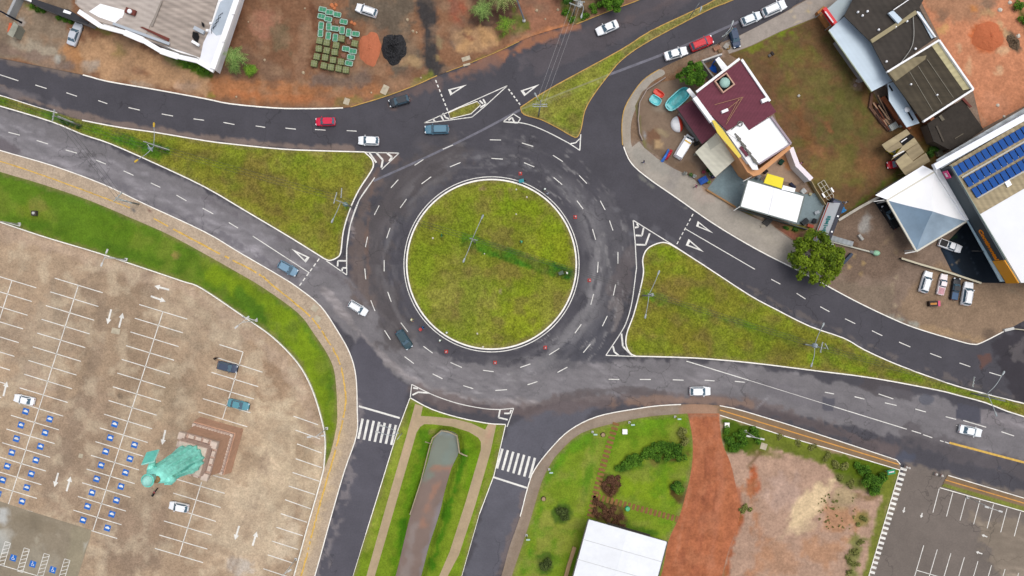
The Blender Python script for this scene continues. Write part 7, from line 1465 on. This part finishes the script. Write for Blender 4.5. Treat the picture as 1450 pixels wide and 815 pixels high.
# ================================================================ POOL YARD
CY_ = M('gelcoat_cyan', (110,212,218), .3, n=(.8,.06)); CYD = M('gelcoat_teal', (84,190,196), .4, n=(1.5,.35)); RD = M('gelcoat_red', (232,74,54), .4); WG = M('gelcoat_white', (240,240,240), .35)
def shell(c, L, Wd, dep, ang_, label, m_out, m_in, tilt=.0, z=z1, n=28, pw=3.0, name='pool_shell'):
    p = P(*c); t = thing(name, label, 'pool shell', (p[0], p[1], z), ang_); t.rotation_euler = (tilt, 0, ang_)
    def ring(a, b_, zz_): return [(a*abs(math.cos(q))**(2/pw)*(1 if math.cos(q) > 0 else -1), b_*abs(math.sin(q))**(2/pw)*(1 if math.sin(q) > 0 else -1), zz_) for q in [2*PI*(k+.5)/n for k in range(n)]]
    R = [ring(L/2*.86, Wd/2*.82, .0), ring(L/2*.94, Wd/2*.9, dep), ring(L/2, Wd/2, dep), ring(L/2, Wd/2, dep+.08), ring(L/2*.92, Wd/2*.86, dep+.08)]; b = MB(); b.add([v for r in R for v in r], [(i*n+k, i*n+(k+1) % n, (i+1)*n+(k+1) % n, (i+1)*n+k) for i in range(4) for k in range(n)]+[tuple(range(n))[::-1]]); b.build('rim', m_out, t)
    R = [ring(L/2*.92, Wd/2*.86, dep+.07), ring(L/2*.84, Wd/2*.76, .3), ring(L/2*.5, Wd/2*.4, .12)]; b = MB(); b.add([v for r in R for v in r], [((i+1)*n+k, (i+1)*n+(k+1) % n, i*n+(k+1) % n, i*n+k) for i in range(2) for k in range(n)]+[tuple(range(2*n, 3*n))]); b.build('basin', m_in, t)
    b = MB(); 
    for k in range(2): b.box((-L/2*.78+k*.3, 0, dep*(.75-k*.3)), (.3, Wd*.55, .1))
    b.build('step', m_out, t); return t
shell((958,142), 5.6, 2.5, 1.0, math.radians(42), 'large turquoise pool shell leaning by the round tree', CY_, CYD, tilt=0)
shell((932,133), 2.2, 1.2, .5, math.radians(-33), 'red tub behind the pale turquoise tub', RD, RD)
shell((927,143), 2.3, 1.7, .6, math.radians(-33), 'pale turquoise square tub in front of the red one', CY_, CY_)
p = P(960,176); t = thing('fibreglass_dome', 'white and red fibreglass dome in the pool yard', 'dome', (p[0], p[1], z1), .2)
def halfdome(s, mat, nm):
    b = MB(); vs = []; n, m = 14, 7
    for i in range(m+1):
        for k in range(n+1): a = (PI/2 if s < 0 else -PI/2)+PI*k/n; e = PI/2*i/m; w_ = 1.45 if s < 0 else .85; vs.append((s*.001+w_*math.cos(a)*math.cos(e), 1.55*math.sin(a)*math.cos(e), .1+1.1*math.sin(e)))
    b.add(vs, [(i*(n+1)+k, i*(n+1)+k+1, (i+1)*(n+1)+k+1, (i+1)*(n+1)+k) for i in range(m) for k in range(n)]); fixn(b.build(nm, mat, t, smooth=True))
halfdome(-1, WG, 'white_half'); halfdome(1, RD, 'red_half')
p = P(944,220); t = thing('water_slide', 'blue and red slide lying at the edge of the pool yard', 'slide', (p[0], p[1], z1), math.radians(58)); 
for s, mt, nm in ((.22, M('slide_blue',(62,120,206),.4), 'blue_chute'), (-.22, M('slide_red',(196,52,66),.4), 'red_rail')):
    b = MB(); L_ = 2.9 if s > 0 else 2.3; vs = []
    for i in range(9):
        x = -L_/2+L_*i/8+(.3 if s < 0 else -.2); z = .3+.5*math.sin(i*.5)
        for k in range(7): a = PI*k/6; vs.append((x, s+.26*math.cos(a), z+.25-.22*math.sin(a)))
    b.add(vs, [(i*7+k, i*7+k+1, (i+1)*7+k+1, (i+1)*7+k) for i in range(8) for k in range(6)]); b.build(nm, mt, t, smooth=True)
b = MB()
for x in (-1.2, 0, 1.0): b.tube([(x,-.3,0),(x,0,.35),(x,.3,0)], .04, 5)
b.build('support_frame', STEEL, t)
def tarp(c, sx, sy, h, mat, label, seed, rot=0, cat='tarpaulin', name='tarpaulin'):
    p = P(*c); rr = np.random.RandomState(seed); n = 14; vs = []
    for i in range(n+1):
        for k in range(n+1):
            u, v = i/n*2-1, k/n*2-1; e = (1-u**4)*(1-v**4); vs.append((sx/2*u*(1+.08*math.sin(3*v+seed)), sy/2*v*(1+.08*math.sin(4*u)), h*e*(.6+.4*math.sin(2.5*u+seed)*math.cos(3*v))+.05*h*rr.randn()*e+.03))
    o = mesh_obj(name, vs, [(i*(n+1)+k, (i+1)*(n+1)+k, (i+1)*(n+1)+k+1, i*(n+1)+k+1) for i in range(n) for k in range(n)], mat, None, (p[0], p[1], z1)); o.rotation_euler = (0, 0, rot); return tag(o, label, cat)
tarp((1013,94), 2.2, 1.6, .7, M('tarp_blue',(22,104,222),.5,n=(1,.15)), 'crumpled bright blue tarpaulin in the small walled yard', 71, 1.0)
wall_line('white walled corner around the blue tarpaulin, street side', [(990,91),(1014,82.5),(1017,82)], 2.2, .3, M('wall_pale',(206,204,200),.8)); slabt = bldg('white_ledge_roof', 'white slanting ledge roof right of the blue tarpaulin', 'roof', (1022,92))
slab(slabt, 'roof', [(1013,84),(1018,80),(1031,95),(1024,101)], 2.8, WROOF, .2); walls(slabt, [(1013,84),(1018,80),(1031,95),(1024,101)], 2.7, M('grey_render'), .2)
wall_line('grey wall on the left side of the tarpaulin yard', [(990,92),(1000,106),(1007,115)], 2.2, .3, M('wall_dirty',(150,146,140),.85,n=(.6,.15)))
for i, (c, rgb, nm_) in enumerate((((994,256),(34,74,150),'blue covered cart in the plant display by the awning'),)):
    p = P(*c); t = thing('covered_cart', nm_, 'cart', (p[0], p[1], z1), .5); b = MB(); b.prism([(-.8,-.55),(.8,-.55),(.8,.55),(-.8,.55)], .3, .9); b.build('body', M('cart_blue',rgb,.5), t)
    b = MB(); b.add([(-.85,-.6,.9),(.85,-.6,.9),(.85,.6,.9),(-.85,.6,.9),(-.4,0,1.3),(.4,0,1.3)], [(0,1,5,4),(2,3,4,5),(1,2,5),(3,0,4)]); b.build('cover', M('cart_cover',(46,92,176),.5), t)
    for s in (1,-1): b = MB(); n = 12; b.tube([(.25*math.cos(2*PI*k/n), s*.62, .25+.25*math.sin(2*PI*k/n)) for k in range(n+1)], .05, 6); b.build('wheel', TYRE, t)
def pot(c, label, rgbp, rgbl, s=.35, seed=1):
    p = P(*c); t = thing('potted_plant', label, 'potted plant', (p[0], p[1], z1), 0, 'potted plants of the display by the awning'); b = MB(); b.lathe((0,0,0), [(s*.6,0),(s*.9,.4),(s*.95,.45),(s*.8,.45)], 14); b.build('pot', M('pot_%d'%rgbp[0],rgbp,.7), t, smooth=True)
    foliage('foliage', [(0,0,.7,s),(s*.5,0,.65,s*.7),(-s*.4,s*.3,.7,s*.7)], 160, .12, leafmat('fol_%d_%d'%rgbl[:2], tuple(v//2 for v in rgbl), rgbl), t, seed)
for i, (x, y, rp_, rl_, l_) in enumerate(((995,244,(180,80,70),(200,90,110),'pink potted plant, uppermost left in the plant display'),(1001,242,(90,60,50),(60,120,50),'green potted plant right of the pink one'),(1005,247,(200,200,200),(130,170,110),'pale potted plant in a white pot in the plant display'),(1008,251,(60,60,66),(70,60,110),'dark violet potted plant at the end of the display'),(982,250,(230,230,230),(200,206,200),'white-flowered pot on the pavement edge'),(977,248,(130,110,90),(110,150,80),'small green pot beside the white-flowered one'),(1002,258,(210,90,60),(170,200,90),'yellow-green pot in the front of the plant display'),(969,246,(226,226,220),(220,220,210),'pale pot alone on the yard edge'))): pot((x, y), l_, rp_, rl_, seed=80+i)
# junk in front of the lean-to
def crate(c, d, label, rgb, rz, z=z1, g=None, name='wooden_crate', cat='crate'):
    p = P(*c); t = thing(name, label, cat, (p[0], p[1], z), rz, g); x, y, h = d; b = MB(); b.box((0,0,h*.45), (x*.92,y*.92,h*.9)); b.build('box', M('crate_%d_%d_%d'%rgb,rgb,.8,n=(2,.2)), t)
    b = MB()
    for k in range(5): b.box((-x/2+x*(k+.5)/5, 0, h*.94), (x/6.2, y, h*.08))
    b.build('slats', M('crate_top_%d_%d_%d'%rgb,tuple(int(v*.86) for v in rgb),.8,n=(2,.2)), t); return t
crate((985,204), (.9,.7,.7), 'dark crate beside the cab of the white van', (66,62,60), .4); crate((990,210), (.8,.6,.5), 'grey-brown crate between van and pale awning', (110,102,92), .9); crate((984,219), (.6,.5,.5), 'beige crate at the left corner of the pale awning', (176,166,136), .2)
crate((1014,69), (1.3,.8,.6), 'pinkish rubble crate on the kerb behind the red car', (206,150,120), .5); crate((1027,66), (1.0,.8,.5), 'pale scrap crate beside the angled lamp pole', (206,200,190), .9); crate((1019,73), (.8,.6,.5), 'tan scrap crate on the kerb behind the red car', (170,140,104), .3)
crate((1104.5,230), (1.0,.8,.8), 'dark green chest on the shop terrace', (24,74,56), .9); crate((1328,217), (1.2,1.2,.7), 'square weathered crate near the dark green bush', (150,146,122), .35)
p = P(1030.5,67); t = thing('tyre', 'old tyre lying on scrap beside the angled lamp pole', 'tyre', (p[0], p[1], z1)); 
b = MB(); b.tube([(.38*math.cos(2*PI*k/16), .38*math.sin(2*PI*k/16), .12) for k in range(17)], .12, 8); b.build('tread', M('tyre_dusty',(150,118,60),.9), t, smooth=True)
# timber pile, trailer, white truck, ramp, fallen mast
p = P(1252,160); t = thing('timber_pile', 'pile of rusty brown beams and boards beside the blue lean-to', 'timber pile', (p[0], p[1], z1), math.radians(-57)); rr = random.Random(8)
for k in range(26):
    b = MB(); l_ = rr.uniform(2.5, 6.5); yy = rr.uniform(-1.9, 1.6); b.box((rr.uniform(-1,1), yy, .15+rr.uniform(0,.7)), (l_, rr.uniform(.1,.28), .14), rot=Matrix.Rotation(rr.uniform(-.12,.12), 3, 'Z')@Matrix.Rotation(rr.uniform(-.04,.04), 3, 'Y')); b.build('beam', [M('beam_rust',(128,72,50),.9,n=(1,.25)), M('beam_pale',(196,160,130),.85,n=(1,.2)), M('beam_dark',(62,42,36),.9,n=(1,.2))][rr.choice((0,0,2,2,1))], t)
crate((1262,180), (1.6,1.2,.9), 'white topped box at the lower end of the timber pile', (206,212,206), .5)
wall_line('rust brown rail fence right of the timber pile', [(1246,140),(1262,163),(1282,184)], 1.4, .5, M('rust_fence',(170,100,64),.85,n=(.8,.2)), cat='fence', name='fence')
wall_line('fallen rubble edge left of the timber pile', [(1233,133),(1230,152),(1245,172),(1256,184)], .5, .5, M('rubble_edge',(110,80,64),.9,n=(1.5,.35)), cat='rubble', name='rubble_edge')
p = P(1169,272); t = thing('boat_trailer', 'white-framed boat trailer standing in the field', 'trailer', (p[0], p[1], z1), math.radians(-58)); b = MB()
b.tube([(-2.2,-.7,.5),(1.2,-.7,.5),(2.4,0,.5),(1.2,.7,.5),(-2.2,.7,.5),(-2.2,-.7,.5)], .07, 6)
for x in (-2.2,-1.2,-.2,.8): b.tube([(x,-.7,.5),(x,.7,.5)], .05, 6)
b.tube([(-2.2,0,.55),(2.4,0,.55)], .06, 6); b.build('frame', M('trailer_paint',(214,208,190),.6), t)
for s in (1,-1):
    b = MB(); b.tube([(x, s*.98, .33+.3*1) for x in (-.1,.1)], .3, 12); b = MB(); n = 12; b.tube([(.2+.22*math.cos(2*PI*k/n), s*.98, .3+.22*math.sin(2*PI*k/n)) for k in range(n+1)], .08, 6); b.build('wheel', TYRE, t)
    b = MB(); b.box((.2, s*.98, .72), (.95,.3,.06)); b.build('mudguard', WG, t)
b = MB(); b.lathe((2.0,0,.55), [(.5,0),(.45,.35),(.1,.5)], 12); b.build('winch_cover', M('winch_green',(96,130,104),.7), t, smooth=True)
tarp((1187,292), 1.4, 1.2, .7, M('tarp_white',(206,208,212),.6,n=(1,.1)), 'white and grey covered scrap in the field corner', 72, .3); tarp((1190,299), 2.0, .9, .6, M('tarp_skyblue',(58,140,200),.5,n=(1,.1)), 'sky blue sheet over scrap at the field corner', 73, .5)
# white box truck
A = P(1167.5,318); t = thing('box_truck', 'tall white truck with navy roof and teal lettering by the tree', 'truck', (A[0], A[1], z1), math.radians(69))
NV = M('navy_roof',(26,28,50),.5,n=(.6,.1)); b = MB(); b.add([(-3.7,-.72,.6),(-3.7,1.25,.6),(-3.7,.0,3.5),(-3.7,-.72,3.5),(4,-.72,.6),(4,1.25,.6),(4,.0,3.5),(4,-.72,3.5)],[(0,3,2,1),(4,5,6,7),(0,1,5,4),(1,2,6,5),(2,3,7,6),(3,0,4,7)]); b.build('box_body', M('truck_white',(244,246,248),.4), t)
b = MB(); b.prism([(-3.72,-.74),(4.02,-.74),(4.02,.02),(-3.72,.02)], 3.5, 3.58); b.build('roof', NV, t)
b = MB(); b.box((.2,1.13,.95), (7.4,.03,.22), rot=Matrix.Rotation(.407,3,'X')); b.build('orange_stripe', M('stripe_orange',(226,96,60),.5), t)
b = MB(); rr = random.Random(5); x = -2.9
while x < 1.6: w_ = rr.uniform(.12,.34); hh_ = rr.uniform(.5,1.1); b.box((x,.60,2.2), (w_,.03,hh_), rot=Matrix.Rotation(.407,3,'X')); x += w_+rr.uniform(.06,.2)
b.build('teal_lettering', M('letter_teal',(72,170,166),.5), t); b = MB(); b.box((-3.2,.52,2.4), (.5,.03,1.3), rot=Matrix.Rotation(.407,3,'X')); b.build('black_emblem', TRIM, t)
b = MB(); b.add([(4.0,-.9,.5),(5.0,-.88,.5),(5.0,.88,.5),(4.0,.9,.5),(4.0,-.9,2.2),(4.45,-.84,2.2),(4.45,.84,2.2),(4.0,.9,2.2),(5.0,-.88,1.3),(5.0,.88,1.3)], [(3,2,1,0),(4,5,6,7),(5,8,9,6),(1,2,9,8),(0,1,8,5,4),(3,7,6,9,2),(0,4,7,3)]); fixn(b.build('cab', M('cab_navy',(58,62,92),.4), t))
b = MB(); b.box((4.74,0,1.78), (.04,1.5,.75), rot=Matrix.Rotation(-.5,3,'Y')); b.build('windscreen', GLASS, t)
for x in (4.3,-2.4,-1.4):
    for s in (1,-1): b = MB(); n = 14; b.add([(x+.45*math.cos(2*PI*k/n), s*.93+dy, .45+.45*math.sin(2*PI*k/n)) for dy in (-.12,.12) for k in range(n)], [(k,(k+1)%n,n+(k+1)%n,n+k) for k in range(n)]+[tuple(range(n)), tuple(range(n,2*n))]); b.build('wheel', TYRE, t)
for x in (1.5,-1.6): b = MB(); b.box((x,-.35,3.64), (.3,.3,.14)); b.build('roof_lamp', WG, t)
t = bldg('loading_ramp', 'grey corrugated loading ramp lying right of the white truck', 'ramp', (1190,337)); slab(t, 'deck', [(1172,331),(1209,342),(1207,348.5),(1171,338.5)], .9, M('ramp_grey',(160,166,168),.6,n=(.6,.2),wave=(1.2,.8,.15)), .2, z0=z1)
slab(t, 'wooden_box', [(1209,340),(1216,344),(1214,350),(1207,347)], .8, M('crate_brown',(108,84,66),.9), .3, z0=z1)
A, B = Vector(P(1171,340,.5)), Vector(P(1231,356,.5)); t = thing('fallen_mast', 'long white mast lying on the cobbles with a pale green head', 'mast', (A.x, A.y, z1)); b = MB(); b.tube([A, B], .15, 8); b.build('mast', M('mast_white',(214,212,196),.6), t, rel=rel(t))
b = MB(); E_ = P(1241,358,.5); b.lathe(E_, [(.3,-.25),(.55,0),(.35,.25),(.05,.3)], 14, sx=1.4); b.build('lamp_head', M('lamp_green',(156,206,170),.5), t, rel=rel(t), smooth=True)
b = MB(); b.box(P(1236,357,.5), (1.2,.5,.3), rz=-.3); b.build('lamp_neck', M('gutter_dark'), t, rel=rel(t))
tarp((1178,354), 1.6, 2.6, 1.0, M('tarp_offwhite',(226,232,228),.5,n=(1,.08)), 'white sheeted boat under the right side of the broadleaf tree', 74, .6); wall_line('dark blue board leaning right of the broadleaf tree', [(1191,373),(1203,360)], .9, .5, M('board_blue',(52,66,86),.6), cat='board', name='leaning_board')
crate((1217,336), (1.3,.5,.6), 'white frame standing on the brown box of the ramp', (206,204,196), -.9); crate((1136,339), (.6,.5,.5), 'red crate under the left edge of the broadleaf tree', (176,44,54), .4)
# small signboard on the cobbles
p = P(1319.5,429.5); t = thing('advertising_board', 'small black and pink board with orange lettering standing on the cobbles', 'sign', (p[0], p[1], z1), .05); b = MB(); b.box((0,0,.45), (2.0,1.0,.9)); b.build('board', M('board_black',(52,36,30),.6), t)
b = MB(); b.box((.82,0,.46), (.44,1.04,.92)); b.build('pink_end', M('board_pink',(226,90,130),.5), t); b = MB()
for k in range(6): b.box((-.75+k*.2, .0, .91), (.14,.36,.03))
b.build('orange_lettering', M('letter_amber',(240,160,60),.5), t)
# garden lights, boxes
def glight(c, label, a=0):
    p = P(*c); t = thing('garden_light', label, 'garden light', (p[0], p[1], zs_), a, 'garden lights around the lawn'); b = MB(); b.tube([(0,0,0),(0,0,2.6)], [.07,.05], 8); b.build('post', TRIM, t); b = MB(); b.box((.25,0,2.65), (.7,.26,.1)); b.build('lamp_head', M('lamp_pale',(186,214,206),.4), t); b = MB(); b.box((0,0,.1), (.4,.4,.2)); b.build('base', LITE, t)
for c, l in (((839,611),'garden light on the curved lawn edge left of the stepping stones'),((891,597.5),'garden light on the lawn edge right of the stepping stones'),((955.5,589.5),'garden light at the top right corner of the lawn'),((777.5,664),'garden light on the left lawn edge above the round bushes'),((745.5,757),'garden light nearest the bottom left of the lawn')): glight(c, l)
for c, l, s_ in (((884,610),'small white box on the lawn below the kerb light',.85),((1028,600.5),'small white box in the green corner beside the drive',.8)): 
    p = P(*c); t = thing('service_box', l, 'service box', (p[0], p[1], zs_)); b = MB(); b.box((0,0,.3), (s_,s_,.6)); b.build('cabinet', LITE, t); b = MB(); b.box((0,0,.63), (s_*1.1,s_*1.1,.06)); b.build('lid', M('lid_white',(246,244,236),.6), t)
for c, l in (((853.6,615),'round brown stump left of the stepping stones'),((769.5,705.6),'round brown stump on the left lawn edge')):
    p = P(*c); t = thing('tree_stump', l, 'stump', (p[0], p[1], zs_)); b = MB(); b.lathe((0,0,0), [(.5,0),(.42,.2),(.38,.35)], 14); b.build('bark_ring', BARK, t, smooth=True); b = MB(); b.lathe((0,0,.35), [(.36,0),(.3,.03)], 14); b.build('cut_top', M('cut_wood',(176,150,116),.8), t)
p = P(888,719); t = thing('green_drum', 'turquoise green drum beside the lower stepping stones', 'drum', (p[0], p[1], zs_)); b = MB(); b.lathe((0,0,0), [(.45,0),(.5,.3),(.45,.6)], 14); b.build('drum', M('drum_green',(64,176,120),.5), t, smooth=True); b = MB(); b.lathe((0,0,.6), [(.4,0),(.36,.04)], 14); b.build('lid', M('drum_green_lid',(96,196,140),.5), t)
p = P(1257,665.5); t = thing('green_signboard', 'small green signboard lying at the corner of the vacant lot', 'sign', (p[0], p[1], z1), .1); b = MB(); b.box((0,0,1.2), (1.7,.9,.1), rot=Matrix.Rotation(.25,3,'Y')); b.build('panel', M('sign_green',(40,150,100),.5), t); b = MB(); b.box((0,0,1.27), (1.2,.25,.03), rot=Matrix.Rotation(.25,3,'Y')); b.build('white_band', M('sign_white'), t); b = MB(); b.tube([(-.6,0,0),(-.6,0,1.2)], .05, 6); b.tube([(.6,0,0),(.6,0,1.1)], .05, 6); b.build('legs', STEEL, t)
for i, (c, l) in enumerate((((1281,660),'pale bollard where the zebra stripes start'),((1284.5,661),'white bollard right of the pale one by the zebra stripes'),((1323,670),'left bollard of the pair at the car park entrance'),((1331,672),'right bollard of the pair at the car park entrance'))):
    p = P(*c); t = thing('bollard', l, 'bollard', (p[0], p[1], 0), 0, 'bollards at the lower right car park entrance'); b = MB(); b.lathe((0,0,0), [(.3,0),(.26,.8),(.2,.95)], 12); b.build('post', M('bollard_pale',(206,200,192),.7), t, smooth=True); b = MB(); b.lathe((0,0,.55), [(.285,0),(.275,.16)], 12); b.build('band', M('bollard_band',(176,90,70),.6), t)
# post with square plate in the verge
p = P(51,302); t = thing('square_post', 'dark square post with a pale cap alone in the grass verge', 'post', (p[0], p[1], z1)); b = MB(); b.box((0,0,.3), (.95,.95,.6)); b.build('housing', M('post_dark',(72,66,60),.8), t); b = MB(); b.lathe((0,0,.6), [(.3,0),(.25,.2),(.05,.3)], 10); b.build('cap', LITE, t, smooth=True)
# white fence along the car park
t = thing('white_fence', 'white boundary wall curving along the edge of the car park', 'wall', (P(204,379)[0], P(204,379)[1], z1)); b = MB(); pline(b, WALL1+WALL2[1:], 1.25, z1+.55, depth=.55); fixn(b.build('wall', KERBW, t, rel=rel(t)))
b = MB()
for a, c_ in (((10,315),(28,320)),((28,320),(28.5,316)),((155,363.5),(179,369)),((179,369),(180,365)),((343,448),(363,454)),((363,454),(364,450))): b.tube([P(*a,1.0), P(*c_,1.0)], .09, 6)
b.build('railing', LITE, t, rel=rel(t))
for i, (x, y) in enumerate(((15,312),(1441,15),(1414,14),(1412,149),(1421,164),(1364,222))): pass
# small debris, stones
def stones(label, cs, mat, group=None):
    for (x, y, r) in cs:
        p = P(x, y); b = MB(); rr = random.Random(int(x*7+y)); n = 7; vs = []
        for i in range(4):
            for k in range(n): a = 2*PI*k/n; q = r*(1, .95, .7, .25)[i]*rr.uniform(.8, 1.15); vs.append((q*math.cos(a), q*math.sin(a), r*(0, .35, .6, .72)[i]))
        b.add(vs, [(i*n+k, i*n+(k+1) % n, (i+1)*n+(k+1) % n, (i+1)*n+k) for i in range(3) for k in range(n)]+[tuple(range(3*n, 4*n))]); tag(b.build('stone', mat, loc=(p[0], p[1], z1)), label, 'stone', group)
STW = M('stone_white',(224,216,200),.85,n=(2,.15)); STG = M('stone_tan',(190,170,140),.9,n=(2,.2))
stones('white lump on the orange dirt of the far right yard', [(1415,14,.45),(1441,51,.4),(1412,149,.35),(1421,165,.3),(1429,4,.4)], STW, 'white lumps on the orange dirt')
stones('pale stone scattered on the brown dirt yard at the top', [(375,85,.25),(335,15,.28),(352,31,.15),(335,137,.2),(526,131,.2),(430,103,.35),(577,28,.3),(585,44,.3),(590,46,.2),(318,40,.15),(596,110,.2),(760,15,.3),(790,14,.3),(772,27,.2),(432,12,.2)], STG, 'pale stones on the brown dirt')
stones('brick-coloured block among the yard goods', [(470,8,.45),(474,12,.4),(476,7,.35),(498,32,.35),(502,34,.35)], M('brick_block',(206,126,80),.85,n=(2,.2)), 'brick blocks beside the trays')
stones('small pale stone on the central grass island', [(676,472,.18),(731,303,.16),(746,279,.18),(613,337,.2),(686,359,.14),(731,268,.18),(684,491,.2)], STW, 'pale stones on the central island')

# more odds and ends lying about the yards
JUNK = (((981,196),(.7,.5,.5),'black bin by the cab of the white van',(34,36,40)),((991,199),(.5,.4,.9),'pale crate between the lean-to and the white van',(196,176,146)),((1057,243),(.6,.5,.7),'dark blue crate at the terrace corner',(44,58,96)),((1064,251),(.6,.5,.6),'white crate in the gap behind the white canopy',(220,222,220)),((1072,250),(.9,.7,.9),'grey cabinet left of the yellow canopy',(176,182,190)),((1082,243),(.8,.8,.8),'black round-edged bin on the terrace',(40,36,44)),((1121,263),(1.4,.5,.6),'dark blue bench box above the white side roof',(40,48,76)),((1136,271),(.9,.9,.7),'white crate at the right top corner of the white canopy',(232,234,232)),((1146,275),(.5,.5,.5),'cream crate on the right part of the painted yard',(210,200,160)),((1155,301),(.9,.6,.6),'pale crate against the slanted side of the white truck',(206,214,220)),((1138,314),(1.4,.9,.7),'dark grey crate in front of the right part of the painted yard',(60,64,68)),((1146,320),(1.2,.6,.6),'rusty orange crate by the fence and the white truck',(196,96,70)),((1152,313),(.7,.9,.5),'black crate at the lower right corner of the painted yard',(44,46,52)),((1086,313),(1.9,1.2,.6),'low dark trailer box on the verge under the white canopy',(84,82,80)),((1080,320),(1.0,.5,.3),'pale slab on the pavement edge under the dark trailer box',(206,196,176)),((1117,226),(.5,.5,.5),'orange crate at the top of the shop terrace',(214,136,80)),((1276,178),(1.1,.5,.5),'white and grey sack box near the lower end of the timber pile',(206,206,200)),((1214,115),(.8,.5,.3),'pale rubble block beside the pale blue roof',(200,186,176)),((1210,121),(.6,.5,.3),'second rubble block beside the pale blue roof',(176,152,140)),((1093,76),(.8,.4,.3),'dark scrap lying in the upper part of the field',(60,52,48)),((1089,79),(.5,.5,.3),'grey scrap next to the dark one in the upper field',(120,116,112)),((1130,136),(.4,.4,.4),'small white box alone in the middle of the field',(236,234,226)),((1394,63),(.0,.0,.0),'',(0,0,0)))
for c, d, l, rgb in JUNK:
    if l: crate(c, d, l, rgb, random.uniform(-.9, .9), name='box' if rgb[0] < 90 else 'crate')
